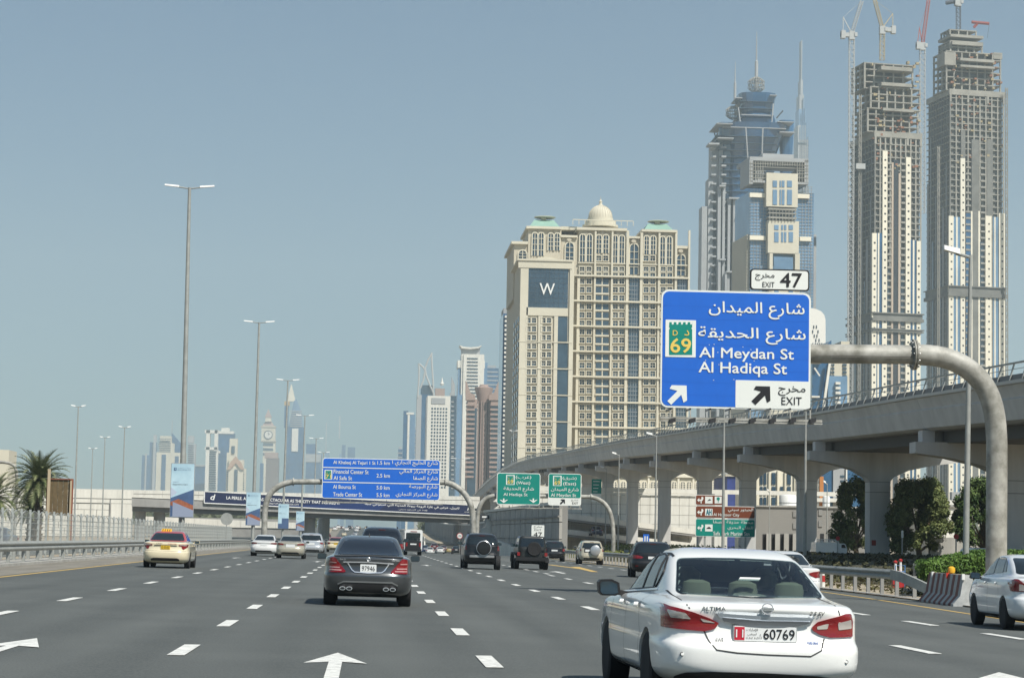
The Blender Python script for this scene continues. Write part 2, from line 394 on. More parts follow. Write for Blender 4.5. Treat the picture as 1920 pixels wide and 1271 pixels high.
arc = [(0, math.cos(a)*-w/2+w/2, 1.62+math.sin(a)*.42) for a in [math.pi*k/10 for k in range(11)]]
b.tube(arc, .018, 5)
for z in (.15, .42, .69, .96, 1.23, 1.50, 1.74):
    b.box(-.010, .010, .04, w-.04, z-.011, z+.011)
for k in range(1, 12):
    y = w*k/12; zt = 1.62+.42*math.sqrt(max(0, 1-((y-w/2)/(w/2))**2)); b.box(-.004, .004, y-.004, y+.004, .05, zt)
pnF = b.mesh('fence_panel', M_FENCE)
for k in range(66):
    y = 82+w*k; z = gz(FX, y)+.1
    link('post', pmF, fe, (0, y-80, z)); link('fence_panel', pnF, fe, (0, y-80, z))

# ------------------------------------------------------------------ right roadside: guard rail, concrete barrier, hedge
o0 = (18, 80, 0)
gr = thing('guard_rail', 'galvanised guard rail curving down to the striped barrier beside the exit ramp', 'guard rail', o0)
RP = [(18.0, 84), (18.3, 110), (18.5, 140), (18.5, 170), (18.5, 200), (18.6, 240)]
b = MB(); near = [(17.95, 75, 0), (17.9, 78.5, 0), (18.0, 84, 0)]
wbeam(b, [(17.93, 76), (17.95, 79), (18.0, 84)]+[(x, y) for x, y in RP[1:]], .58, .92, -1)
# ramped-down end
vs = []
ends = [(17.93, 76, .58), (17.85, 74.2, .52), (17.9, 72.6, .36), (18.25, 70.9, .05)]
for x, y, z in ends:
    g = gz(x, y)
    vs += [(x-.07, y, g+z+.34), (x+.02, y, g+z+.34), (x+.02, y, g+z), (x-.07, y, g+z)]
b.add(vs, [(i*4+k, i*4+(k+1) % 4, (i+1)*4+(k+1) % 4, (i+1)*4+k) for i in range(3) for k in range(4)]+[(12, 13, 14, 15)])
relmb(b, o0).build('rail', M_STEELM, gr, True)
pr_ = MB().box(0, .12, -.06, .06, -.1, .86).mesh('post', mat('concrete post', (.27, .27, .26), .8, var=.1))
def railx(y):
    return interp([(70, 18.1), (76, 17.95), (84, 18), (110, 18.3), (140, 18.5), (240, 18.6)])(y)
for k in range(74):
    y = 73.6+2.25*k; x = railx(y)+.04; link('post', pr_, gr, (x-18, y-80, gz(x, y)-(.12 if k == 0 else 0)))
# red and white striped concrete barrier
M_BRED = mat('worn brown red stripe', (.19, .075, .06), .75, var=.25, scale=6); M_BWHT = mat('worn white stripe', (.42, .43, .42), .75, var=.15, scale=6)
bo = (17.6, 69.2, gz(18, 69)); ba = math.atan2(-3.2, 11.2)
br = thing('concrete_barrier', 'red and white striped concrete barrier beside the white saloon at the right edge', 'barrier', bo, rad(-94))
prof_b = [(-.42, 0), (-.42, .08), (-.22, .32), (-.12, .92), (.12, .92), (.22, .32), (.42, .08), (.42, 0)]
L_ = .40
for k in range(14):
    m = M_BWHT if k % 2 else M_BRED
    bb = MB().prismx([(-y_, z_) for y_, z_ in prof_b], k*L_, (k+1)*L_)
    bb.v = [(x+.0*z, y, z) for x, y, z in bb.v]
    bb.build('stripe', m, br)
for k in (1, 4, 7):
    part(br, 'reflector', mat('reflector red', (.6, .05, .03), .3) if k == 4 else M_WHITE, lambda b: b.box(k*.8-.06, k*.8+.06, -.18, -.10, .78, .95))
part(br, 'warning_lamp', mat('amber lamp housing', (.75, .42, .03), .4), lambda b: b.lathe([(.04, 0), (.10, .03), (.115, .11), (.10, .18), (.04, .22)], (3.1, 0, .92), 12), True)

def leaf_cloud(n, fn, size, seed=1, tilt=1.):
    rnd = random.Random(seed); b = MB()
    for _ in range(n):
        c, nrm = fn(rnd); s = size*(.6+.8*rnd.random())
        a = Vector((rnd.gauss(0, 1), rnd.gauss(0, 1), rnd.gauss(0, 1))).normalized()
        n_ = (Vector(nrm)*tilt+Vector((rnd.gauss(0, .6), rnd.gauss(0, .6), rnd.gauss(0, .6)))).normalized()
        u = n_.cross(a).normalized()*s; w_ = n_.cross(u).normalized()*s*.55; c = Vector(c)
        i = len(b.v); b.v += [tuple(c-u), tuple(c-w_*.9), tuple(c+u), tuple(c+w_)]; b.f.append((i, i+1, i+2, i+3))
    return b
def leaf_mat(name, c1, c2, sc=1.2):
    m, t, b = new_mat(name); N = t.nodes.new; L = t.links.new
    g = N('ShaderNodeNewGeometry'); n = N('ShaderNodeTexNoise'); n.inputs['Scale'].default_value = sc; n.inputs['Detail'].default_value = 3
    L(g.outputs['Position'], n.inputs['Vector'])
    r = N('ShaderNodeValToRGB'); r.color_ramp.elements[0].position = .36; r.color_ramp.elements[1].position = .64
    r.color_ramp.elements[0].color = (*c1, 1); r.color_ramp.elements[1].color = (*c2, 1)
    mx = N('ShaderNodeMath'); mx.operation = 'MULTIPLY_ADD'; mx.inputs[1].default_value = .35; L(g.outputs['Random Per Island'], mx.inputs[0])
    sb = N('ShaderNodeMath'); sb.operation = 'SUBTRACT'; sb.inputs[1].default_value = .17; L(n.outputs[0], mx.inputs[2]); L(mx.outputs[0], sb.inputs[0])
    L(sb.outputs[0], r.inputs[0]); L(r.outputs[0], b.inputs['Base Color']); b.inputs['Roughness'].default_value = .6
    b.inputs['Specular IOR Level'].default_value = .25
    return m
M_LEAF = leaf_mat('olive leaves', (.055, .080, .022), (.165, .19, .065)); M_HEDGE = leaf_mat('hedge leaves', (.035, .080, .014), (.10, .18, .032), .5)
M_BARK = mat('bark', (.12, .09, .06), .9, var=.3, scale=4, bump=.5)
# clipped hedge mound on the right (behind the barrier)
def hedge_fn(X0, x1, y0, y1, zt, zb):
    def f(r):
        side = r.random(); y = y0+(y1-y0)*r.random(); x0 = X0+(y-y0)*.25; x = x0+(x1-x0)*r.random()
        t = (x-x0)/(x1-x0); top = zb+(zt-zb)*min(1, .62+1.6*t**.7)*(.93+.07*math.sin(x*1.3+y*.8))
        e = r.random()**.4
        if side < .5: return (x, y, top-abs(r.gauss(0, .05))), (0, 0, 1)
        if side < .85: return (X0+t*(x1-X0), y0-.1+.35*abs(math.sin(x*2))*.3+r.gauss(0, .06), zb+(top-zb)*e), (0, -1, .3)
        return (x0-.1+r.gauss(0, .08), y, zb+(zt-zb)*.62*e), (-1, 0, .3)
    return f
hx0, hx1, hy0, hy1 = 19.3, 42, 77, 95
hg = thing('clipped_hedge', 'broad clipped green hedge behind the striped barrier at the right edge', 'hedge', (hx0, hy0, gz(hx0, hy0)))
zt_, zb_ = P(1900, 1030, 80).z, .15
b = leaf_cloud(70000, hedge_fn(hx0, hx1, hy0, hy1, zt_, zb_), .055, 3)
relmb(b, (hx0, hy0, gz(hx0, hy0))).build('foliage', M_HEDGE, hg)
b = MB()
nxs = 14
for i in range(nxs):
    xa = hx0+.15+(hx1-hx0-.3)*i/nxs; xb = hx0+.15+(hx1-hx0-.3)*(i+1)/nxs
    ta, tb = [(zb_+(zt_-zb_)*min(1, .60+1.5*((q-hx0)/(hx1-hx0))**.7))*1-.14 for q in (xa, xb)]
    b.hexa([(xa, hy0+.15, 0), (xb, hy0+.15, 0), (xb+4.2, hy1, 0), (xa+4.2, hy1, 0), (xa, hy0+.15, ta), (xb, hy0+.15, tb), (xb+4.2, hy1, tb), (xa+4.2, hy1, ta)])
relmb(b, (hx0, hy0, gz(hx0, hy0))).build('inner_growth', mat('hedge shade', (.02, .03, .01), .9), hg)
# low ground cover between rail and viaduct, and dark earth mound
b = leaf_cloud(2600, lambda r: ((lambda x, y: ((x, y, gz(x, y)+.03+.25*r.random()*max(0, math.sin(x*1.7)*math.sin(y*.9)))))(19+9*r.random(), 74+70*r.random()**1.3), (0, 0, 1)), .10, 5)
b.build('ground_cover', leaf_mat('dry creeping plants', (.06, .05, .02), (.13, .12, .05), 2), None, kind='stuff', label='dry creeping plants on the sand behind the guard rail', cat='ground cover')
# ------------------------------------------------------------------ vehicles
def paint(name, rgb, rough=.28, metal=0., coat=1.):
    return mat('paint '+name, rgb, rough, metal, coat=coat)
M_GLASS = mat('dark car glass', (.012, .018, .022), .05, coat=.4, spec=.6)
M_TINT = mat('black tinted glass', (.006, .008, .012), .04, coat=1, spec=.7)
M_TYRE = mat('tyre rubber', (.018, .018, .019), .85, bump=.2, scale=6)
M_RIM = mat('alloy rim', (.35, .36, .37), .3, .9)
M_RIMD = mat('dark alloy rim', (.10, .105, .11), .35, .8)
M_CHROME = mat('chrome', (.82, .83, .85), .2, .7)
M_RED = mat('red lamp lens', (.22, .005, .008), .12, coat=1)
M_REDD = mat('dark red lamp lens', (.16, .006, .008), .12, coat=1)
M_CLEAR = mat('clear lamp lens', (.55, .50, .46), .12, .3, coat=1)
M_PLATE = mat('number plate white', (.72, .73, .72), .4)
M_PLATEY = mat('number plate yellow', (.65, .42, .03), .4)
M_INK = mat('black print', (.012, .012, .014), .5)
M_TRIM = mat('black trim', (.02, .02, .021), .5)
M_SEAM = mat('panel gap', (.05, .05, .05), .8)
M_UNDER = mat('underbody', (.012, .012, .012), .9)

def catmull(rows, k):
    out = []
    n = len(rows)
    for i in range(n-1):
        p0, p1, p2, p3 = rows[max(i-1, 0)], rows[i], rows[i+1], rows[min(i+2, n-1)]
        for j in range(k):
            t = j/k; q = []
            for a, b_, c, d in zip(p0, p1, p2, p3):
                # monotone-ish: limited tangents
                m1 = (c-a)*.5; m2 = (d-b_)*.5; s_ = c-b_
                if s_ == 0: m1 = m2 = 0
                else:
                    m1 = max(min(m1/s_, 2.2), 0)*s_; m2 = max(min(m2/s_, 2.2), 0)*s_
                t2, t3 = t*t, t*t*t
                q.append((2*t3-3*t2+1)*b_+(t3-2*t2+t)*m1+(-2*t3+3*t2)*c+(t3-t2)*m2)
            out.append(q)
    out.append(list(rows[-1])); return out
def outline(hw, yr, yf, m, n, N):
    """closed plan outline, starting at the rear centre, resampled by arc length; rear corner sharper than the front"""
    yc, hl = (yr+yf)/2, (yf-yr)/2; D = []
    K = 360
    for i in range(K):
        a = -math.pi/2+2*math.pi*i/K; c, s_ = math.cos(a), math.sin(a)
        # direction sampling in a normalised square, then onto the superellipse
        r = (abs(c)**m+abs(s_)**n)
        lo, hi = 0, 2.
        for _ in range(22):
            t = (lo+hi)/2
            if (abs(c)*t)**m+(abs(s_)*t)**n < 1: lo = t
            else: hi = t
        D.append(Vector((hw*c*lo, yc+hl*s_*lo)))
    cum = [0]
    for i in range(K): cum.append(cum[-1]+(D[(i+1) % K]-D[i]).length)
    out = []; j = 0
    for k in range(N):
        t = cum[-1]*k/N
        while cum[j+1] < t: j += 1
        f = (t-cum[j])/(cum[j+1]-cum[j]); out.append(D[j].lerp(D[(j+1) % K], f))
    return out
def body_mesh(name, rows, m, N=96, k=3, arches=(), ar=.37, hwmax=1., flare=None):
    """rows: (z, half width, rear y, front y, m, n)"""
    R_ = catmull(rows, k); vs = []
    for z, hw, yr, yf, mm, nn in R_:
        vs += [(p.x, p.y, z) for p in outline(hw, yr, yf, mm, nn, N)]
    L_ = len(R_)
    fs = [(i*N+j, i*N+(j+1) % N, (i+1)*N+(j+1) % N, (i+1)*N+j) for i in range(L_-1) for j in range(N)]
    fs += [tuple(range(N-1, -1, -1)), tuple(range((L_-1)*N, L_*N))]
    b = MB().add(vs, fs); me = b.mesh(name, m, True)
    if arches:
        tmp = bpy.data.objects.new('tmp', me); COL.objects.link(tmp)
        c = MB()
        for ya in arches:
            for s in (-1, 1):
                c.lathe([(ar, min(s*.45*hwmax*2*.62, s*1.4)), (ar, max(s*.45*hwmax*2*.62, s*1.4))], (0, ya, .33), 36, 'x')
        cut = bpy.data.objects.new('cut', c.mesh('cut')); COL.objects.link(cut)
        md = tmp.modifiers.new('b', 'BOOLEAN'); md.operation = 'DIFFERENCE'; md.object = cut; md.solver = 'EXACT'
        bpy.context.view_layer.update()
        m2 = bpy.data.meshes.new_from_object(tmp.evaluated_get(bpy.context.evaluated_depsgraph_get()))
        bpy.data.objects.remove(tmp); bpy.data.objects.remove(cut)
        if len(m2.polygons) > 50: me = m2
        me.name = name; me.materials.clear(); me.materials.append(m)
        for p_ in me.polygons: p_.material_index = 0
        me.shade_smooth(); me.set_sharp_from_angle(angle=rad(40))
    return me
def bvh_of(me):
    return BVHTree.FromPolygons([v.co.copy() for v in me.vertices], [tuple(p.vertices) for p in me.polygons])
def smooth_poly(pts, r=.02, n=4):
    """round the corners of a polygon"""
    out = []; N = len(pts)
    for i in range(N):
        p0, p1, p2 = Vector(pts[i-1]), Vector(pts[i]), Vector(pts[(i+1) % N])
        a, c = p0-p1, p2-p1; ra = min(r, a.length*.45, c.length*.45)
        s_, e = p1+a.normalized()*ra, p1+c.normalized()*ra
        for k in range(n+1):
            t = k/n; out.append(tuple(s_*(1-t)**2+p1*2*t*(1-t)+e*t*t))
    return out
def patch(bv, poly, m, parent, name, view='rear', off=.006, res=.07, rnd=.02, depth=.02, span=9., **kw):
    """a panel (lamp, pane, plate, trim) laid on the body: poly in (x,z) seen from behind, or (y,z) seen from a side"""
    if rnd: poly = smooth_poly(poly, rnd)
    bm = bmesh.new()
    vs = [bm.verts.new((p[0], p[1], 0)) for p in poly]
    tris = tessellate_polygon([[Vector((p[0], p[1], 0)) for p in poly]])
    for t_ in tris:
        try: bm.faces.new([vs[i] for i in t_])
        except ValueError: pass
    for _ in range(7):
        es = [e for e in bm.edges if e.calc_length() > res]
        if not es: break
        bmesh.ops.subdivide_edges(bm, edges=es, cuts=1, use_grid_fill=False)
        bmesh.ops.triangulate(bm, faces=bm.faces[:])
    for v in bm.verts:
        a, z = v.co.x, v.co.y
        if view == 'rear': o, d = Vector((a, -3, z)), Vector((0, 1, 0))
        elif view == 'front': o, d = Vector((a, 9, z)), Vector((0, -1, 0))
        elif view == 'left': o, d = Vector((-4, a, z)), Vector((1, 0, 0))
        elif view == 'right': o, d = Vector((4, a, z)), Vector((-1, 0, 0))
        elif view == 'top': o, d = Vector((a, z, 5)), Vector((0, 0, -1))
        h, nn, ii, dist = bv.ray_cast(o, d, 20)
        if h is None or dist > span: v.tag = True; v.co = Vector((0, 0, -99)); continue
        if nn.dot(d) > 0: nn = -nn
        v.co = h-d*off*.6+nn*off*.6
    bad = [v for v in bm.verts if v.co.z < -50]
    if bad: bmesh.ops.delete(bm, geom=bad, context='VERTS')
    if not bm.faces: bm.free(); return None
    d = {'rear': (0, 1, 0), 'front': (0, -1, 0), 'left': (1, 0, 0), 'right': (-1, 0, 0), 'top': (0, 0, -1)}[view]
    if depth:
        be = [e for e in bm.edges if e.is_boundary]
        r = bmesh.ops.extrude_edge_only(bm, edges=be)
        bmesh.ops.translate(bm, verts=[g for g in r['geom'] if isinstance(g, bmesh.types.BMVert)], vec=Vector(d)*depth)
    bmesh.ops.recalc_face_normals(bm, faces=bm.faces)
    # make sure the faces look outwards
    tot = sum(f.normal.dot(Vector(d))*f.calc_area() for f in bm.faces)
    if tot > 0: bmesh.ops.reverse_faces(bm, faces=bm.faces)
    me = bpy.data.meshes.new(name); bm.to_mesh(me); bm.free(); me.materials.append(m); me.shade_smooth(); me.set_sharp_from_angle(angle=rad(40))
    return link(name, me, parent, **kw)
def line_poly(pts, w):
    """thin ribbon polygon along a polyline"""
    L_, R_ = [], []
    for i, p in enumerate(pts):
        a = Vector(pts[max(i-1, 0)]); c = Vector(pts[min(i+1, len(pts)-1)]); d = (c-a).normalized(); n_ = Vector((-d.y, d.x))*w/2
        L_.append(tuple(Vector(p)+n_)); R_.append(tuple(Vector(p)-n_))
    return L_+R_[::-1]
_wheel = {}
def wheel_mesh(r, w, rim):
    key = (round(r, 3), w, rim.name)
    if key in _wheel: return _wheel[key]
    t = MB().lathe([(r*.62, -w*.48), (r*.9, -w*.5), (r*.985, -w*.42), (r, -w*.2), (r, w*.2), (r*.985, w*.42), (r*.9, w*.5), (r*.62, w*.48)], (0, 0, 0), 36, 'x').mesh('tyre', M_TYRE, True)
    b = MB().lathe([(r*.64, -.02), (r*.66, w*.30), (r*.64, w*.46), (r*.585, w*.44), (r*.57, w*.2), (r*.1, w*.16)], (0, 0, 0), 36, 'x')
    b.lathe([(r*.16, w*.1), (r*.15, w*.40), (r*.05, w*.42)], (0, 0, 0), 14, 'x')
    for k in range(10):
        a = 6.28318*k/10; c, s_ = math.cos(a), math.sin(a)
        b.bar((w*.34, r*.1*c, r*.1*s_), (w*.40, r*.6*c, r*.6*s_), .035, .03, upv=(1, 0, 0))
    rm = b.mesh('rim', rim)
    dk = MB().lathe([(r*.56, w*.17), (r*.56, w*.21)], (0, 0, 0), 24, 'x').mesh('brake_disc', M_UNDER)
    _wheel[key] = (t, rm, dk); return _wheel[key]
def wheels(parent, hw, axles, r=.33, w=.22, rim=None):
    t, rm, dk = wheel_mesh(r, w, rim or M_RIM)
    for y in axles:
        for s in (-1, 1):
            wl = link('wheel', t, parent, (s*(hw-w/2-.005), y, r), (0, 0, 0 if s > 0 else math.pi))
            link('rim', rm, wl); link('brake_disc', dk, wl)
def mirror_pair(parent, x, y, z, m, sz=1., parts=True):
    for s in (-1, 1):
        b = MB()
        b.prism([(s*(x+.10*sz)+u*sz*.105, z+v*sz*.07) for u, v in ((-1, -.7), (-.9, .6), (-.5, 1), (.6, 1), (1, .6), (1, -.6), (.7, -1), (-.7, -1))], y-.04, y+.07)
        b.bar((s*(x-.06), y+.02, z-.05), (s*(x+.06), y+.02, z-.03), .05)
        o = b.build('side_mirror', m, parent, True)
        g = MB().prism([(s*(x+.10*sz)+u*sz*.09, z+v*sz*.055) for u, v in ((-1, -1), (-1, 1), (1, 1), (1, -1))], y-.046, y-.04)
        g.build('mirror_glass', mat('mirror glass', (.06, .09, .11), .05, .6), o)
SEDAN = [  # z, half width, rear y, front y, m, n
    (.20, .74, .34, 4.45, 4, 8), (.25, .84, .16, 4.62, 4, 9), (.34, .895, .06, 4.74, 4, 10), (.50, .912, .01, 4.84, 4, 11), (.62, .915, .005, 4.86, 4, 11),
    (.68, .905, .035, 4.84, 4, 11), (.80, .90, .06, 4.76, 4, 11), (.90, .893, .05, 4.55, 4, 11), (.965, .875, .045, 4.2, 4, 11), (.995, .835, .10, 3.95, 4, 9),
    (1.015, .79, .30, 3.75, 4.5, 8), (1.035, .745, .58, 3.62, 5, 9), (1.07, .725, .74, 3.50, 5, 10), (1.16, .69, .98, 3.28, 5, 10), (1.28, .635, 1.26, 2.98, 5, 9), (1.36, .585, 1.50, 2.76, 4.5, 8), (1.405, .52, 1.74, 2.55, 4, 7), (1.43, .40, 1.98, 2.38, 3, 5)]
SUVR = [(.28, .76, .30, 4.3, 4, 9), (.34, .86, .12, 4.5, 5, 10), (.50, .915, .02, 4.66, 5, 11), (.66, .925, .0, 4.7, 5, 12), (.80, .92, .05, 4.68, 5, 12), (1.0, .915, .07, 4.5, 5, 12), (1.08, .90, .08, 4.2, 5, 12),
        (1.14, .87, .10, 3.75, 5, 11), (1.2, .845, .13, 3.55, 6, 12), (1.35, .80, .22, 3.3, 6, 12), (1.5, .745, .34, 3.05, 6, 11), (1.60, .69, .48, 2.85, 5, 9), (1.66, .60, .70, 2.6, 4, 7), (1.69, .45, 1.0, 2.3, 3, 5)]
def rescale(rows, sx=1, sy=1, sz=1, dz=0):
    return [(z*sz+dz, hw*sx, yr*sy, yf*sy, m, n) for z, hw, yr, yf, m, n in rows]
def place_car(t, px, Y, yaw=0):
    """rear centre of the car seen at column px, distance Y"""
    X = P(px, 1009, Y).x; t.location = (X, Y, gz(X, Y+1.5)); t.rotation_euler = (0, -.013*-1 if abs(X) < 20 else 0, rad(yaw)); return t
def sx_(bv, pts, m, parent, name, **kw):
    """mirrored pair of rear patches"""
    a = patch(bv, pts, m, parent, name, **kw); b_ = patch(bv, [(-x, z) for x, z in pts][::-1], m, parent, name, **kw)
    return a, b_
def side_windows(bv, parent, m, groups, view_both=True, off=.008):
    for poly in groups:
        for v in (('left', 'right') if view_both else ('left',)):
            patch(bv, poly, m, parent, 'side_window', view=v, off=off, res=.12, rnd=.05)
def add_plate(parent, bv, xc, zc, w, h, txt=None, m=None, y=None, ink=None):
    h_, n_, i_, d_ = bv.ray_cast(Vector((xc, -3, zc)), Vector((0, 1, 0)), 9)
    y = (h_.y if h_ else 0)-.03
    pl = MB().prism(rrect(xc-w/2, xc+w/2, zc-h/2, zc+h/2, .012, 3), y, y+.05).build('number_plate', m or M_PLATE, parent)
    if txt: text(pl, txt, xc-w*.40, xc+w*.40, zc-h*.30, zc+h*.30, ink or M_INK, y-.001, bold=.01)
    return pl, y

# ---- 1. the white saloon in the foreground -------------------------------------------------
def cell(parent, z0, z1): pass
D1 = 19.3; X1 = 3.45
car = thing('white_sedan', 'large white saloon in the right foreground with chrome strip above its plate', 'car')
M_PW = paint('pearl white', (.86, .86, .83), .3)
car.location = (X1, D1, gz(X1, 21)); car.rotation_euler = (0, .013, rad(1.2))
def lx(px): return P(px, 1180, D1).x-X1                # photo column -> lateral car coordinate at the rear face
def lz(py, px=1430): return P(px, py, D1).z-gz(X1, 21)
def Q(*pts): return [(lx(a)*.995, lz(b_, a)) for a, b_ in pts]
ROW1 = [(.22, .70, .40, 4.45, 4, 8), (.27, .82, .20, 4.62, 4, 9), (.335, .885, .06, 4.74, 4.5, 10), (.42, .905, .015, 4.8, 6, 12), (.545, .912, .0, 4.86, 6, 12), (.60, .908, .015, 4.86, 6, 12),
        (.655, .90, .075, 4.84, 6, 12), (.78, .898, .085, 4.76, 6, 12), (.86, .89, .06, 4.6, 5.5, 12), (.91, .875, .035, 4.35, 4, 11), (.945, .845, .055, 4.1, 4, 10), (.965, .81, .14, 3.9, 4.2, 9),
        (.985, .775, .36, 3.72, 4.6, 9), (1.005, .745, .60, 3.6, 5, 10), (1.04, .73, .74, 3.5, 5, 10), (1.13, .70, .97, 3.25, 5, 10), (1.25, .65, 1.25, 2.98, 5, 9), (1.34, .595, 1.5, 2.76, 4.6, 8), (1.39, .54, 1.7, 2.6, 4.2, 7), (1.42, .45, 1.92, 2.42, 3.4, 6), (1.432, .3, 2.1, 2.3, 3, 5)]
bme = body_mesh('body', ROW1, M_PW, 180, 4, (1.05, 3.86), .375)
bv1 = bvh_of(bme)
# open the rear window and the near side windows so the cabin shows
rw = [(-.56, 1.325), (-.30, 1.338), (0, 1.343), (.30, 1.338), (.56, 1.325), (.665, 1.035), (.64, 1.012), (0, .998), (-.64, 1.012), (-.665, 1.035)]
def inpoly(p, poly):
    c = False; x, y = p
    for i in range(len(poly)):
        (x1, y1), (x2, y2) = poly[i-1], poly[i]
        if (y1 > y) != (y2 > y) and x < (x2-x1)*(y-y1)/(y2-y1)+x1: c = not c
    return c
shr = [(x*.965, 1.17+(z-1.17)*.93) for x, z in rw]
swl = [(1.62, 1.05), (3.32, .985), (2.95, 1.19), (2.55, 1.335), (2.05, 1.372), (1.72, 1.33), (1.50, 1.20)]
swc = [(2.42+(y-2.42)*.95, 1.19+(z-1.19)*.9) for y, z in swl]
bm = bmesh.new(); bm.from_mesh(bme)
kill = []
for f in bm.faces:
    c = f.calc_center_median()
    if (c.y < 2 and inpoly((c.x, c.z), shr)) or (c.y > 2.35 and abs(c.x) < .66-(c.z-1.03)*.28 and 1.03 < c.z < 1.385) or (abs(c.x) > .55 and inpoly((c.y, c.z), swc)): kill.append(f)
bmesh.ops.delete(bm, geom=kill, context='FACES'); bm.to_mesh(bme); bm.free()
link('body', bme, car)
def clear_glass(name, tint, a):
    m, t, b = new_mat(name); t.nodes.remove(b); N = t.nodes.new
    o = [n for n in t.nodes if n.type == 'OUTPUT_MATERIAL'][0]
    tr = N('ShaderNodeBsdfTransparent'); tr.inputs[0].default_value = (*tint, 1); gl_ = N('ShaderNodeBsdfGlossy'); gl_.inputs['Roughness'].default_value = .02
    fr = N('ShaderNodeFresnel'); fr.inputs[0].default_value = 1.5; ad = N('ShaderNodeMath'); ad.operation = 'ADD'; ad.inputs[1].default_value = a
    mx = N('ShaderNodeMixShader'); t.links.new(fr.outputs[0], ad.inputs[0]); t.links.new(ad.outputs[0], mx.inputs[0]); t.links.new(tr.outputs[0], mx.inputs[1]); t.links.new(gl_.outputs[0], mx.inputs[2]); t.links.new(mx.outputs[0], o.inputs[0])
    return m
M_CG = clear_glass('green tinted window glass', (.52, .63, .61), .09)
patch(bv1, [(-.58, 1.39), (.58, 1.39), (.70, 1.02), (-.70, 1.02)], M_CG, car, 'windscreen', view='front', off=.006, res=.1, rnd=.05, depth=0)
rwo = patch(bv1, rw, M_CG, car, 'rear_window', off=.008, res=.08, rnd=.05, depth=0)
def ring(poly, k, cx, cz):
    inner = [(cx+(x-cx)*k, cz+(z-cz)*(1-(1-k)*1.8)) for x, z in poly]
    return inner
# black border of the rear window (frit) as four strips
o_s = smooth_poly(rw, .06); i_s = [(x*.972, 1.168+(z-1.168)*.93) for x, z in o_s]
def ring_patch(bv, outer, inner, m, parent, name, view, off):
    vs = []; fs = []; n = len(outer)
    d = {'rear': Vector((0, 1, 0)), 'left': Vector((1, 0, 0)), 'right': Vector((-1, 0, 0))}[view]
    def hit(a, z):
        o = {'rear': Vector((a, -3, z)), 'left': Vector((-4, a, z)), 'right': Vector((4, a, z))}[view]
        h, nn, i, q = bv.ray_cast(o, d, 20); return (h-d*off) if h else None
    for o_, i_ in zip(outer, inner):
        h1, h2 = hit(*o_), hit(*i_)
        if h1 is None or h2 is None: h1 = h1 or h2; h2 = h2 or h1
        if h1 is None: h1 = h2 = Vector((0, 1, 1))
        vs += [h1, h2, h1+d*.015, h2+d*.015]
    for k in range(n):
        j = (k+1) % n; fs += [(4*k, 4*k+1, 4*j+1, 4*j), (4*k+1, 4*k+3, 4*j+3, 4*j+1), (4*k, 4*j, 4*j+2, 4*k+2)]
    return MB().add(vs, fs).build(name, m, parent, True)
ring_patch(bv1, o_s, i_s, M_TRIM, rwo, 'window_border', 'rear', .011)
for v, s in (('left', -1), ('right', 1)):
    w1 = [(2.44, 1.018), (3.32, .985), (2.95, 1.19), (2.55, 1.335), (2.42, 1.35)]
    w2 = [(1.78, 1.045), (2.37, 1.022), (2.35, 1.352), (2.05, 1.372), (1.86, 1.355)]
    w3 = [(1.60, 1.055), (1.73, 1.05), (1.80, 1.345), (1.70, 1.32), (1.50, 1.20)]
    for w_ in (w1, w2, w3): patch(bv1, w_, M_CG, car, 'side_window', view=v, off=.006, res=.1, rnd=.04, depth=0)
    so = smooth_poly(swl, .08); si = [(2.42+(y-2.42)*.97, 1.19+(z-1.19)*.93) for y, z in so]
    ring_patch(bv1, so, si, M_TRIM, car, 'window_frame', v, .012)
    patch(bv1, line_poly([(2.40, 1.02), (2.385, 1.35)], .06), M_TRIM, car, 'door_pillar', view=v, off=.011, rnd=0)
    patch(bv1, line_poly([(1.755, 1.045), (1.83, 1.35)], .05), M_TRIM, car, 'door_pillar', view=v, off=.011, rnd=0)
    patch(bv1, line_poly([(1.5, 1.04), (2.4, 1.005), (3.4, .965)], .018), M_CHROME, car, 'window_sill_trim', view=v, off=.012, rnd=0)
    for y in (2.62, 1.62): patch(bv1, [(y, .865), (y+.20, .86), (y+.20, .895), (y, .90)], M_PW, car, 'door_handle', view=v, off=.045, res=.05, rnd=.015, depth=.04)
    for seg in ([(2.42, .30), (2.44, .70), (2.40, 1.01)], [(3.45, .34), (3.52, .7), (3.42, .95)], [(1.50, .72), (1.62, .98)], [(1.45, .36), (1.47, .5), (1.43, .64), (1.50, .72)]):
        patch(bv1, line_poly(seg, .010), M_SEAM, car, 'door_seam', view=v, off=.003, rnd=0, depth=0)
    patch(bv1, line_poly([(1.4, .26), (3.5, .26)], .05), M_TRIM, car, 'sill_trim', view=v, off=.006, rnd=0, depth=0)
# cabin: shelf, seats, head restraints, dashboard, pillars inside
M_TAN = mat('beige upholstery', (.36, .34, .26), .9, var=.06, scale=8); M_CAB = mat('dark cabin trim', (.05, .05, .048), .8)
part(car, 'parcel_shelf', M_CAB, lambda b: b.box(-.66, .66, .66, 1.12, .955, .985))
part(car, 'cabin_floor', M_CAB, lambda b: b.box(-.78, .78, .7, 3.7, .3, .34))
for s in (-1, 0, 1):
    part(car, 'head_restraint', M_TAN, lambda b: b.lathe([(.05, -.09), (.125, -.07), (.14, .0), (.125, .07), (.06, .095)], (s*.43, 1.16, 1.045), 14, 'z', 1, .5), True)
part(car, 'rear_seat', M_TAN, lambda b: b.hexa([(-.66, 1.1, .4), (.66, 1.1, .4), (.66, 1.7, .4), (-.66, 1.7, .4), (-.62, 1.05, .99), (.62, 1.05, .99), (.62, 1.22, .99), (-.62, 1.22, .99)]))
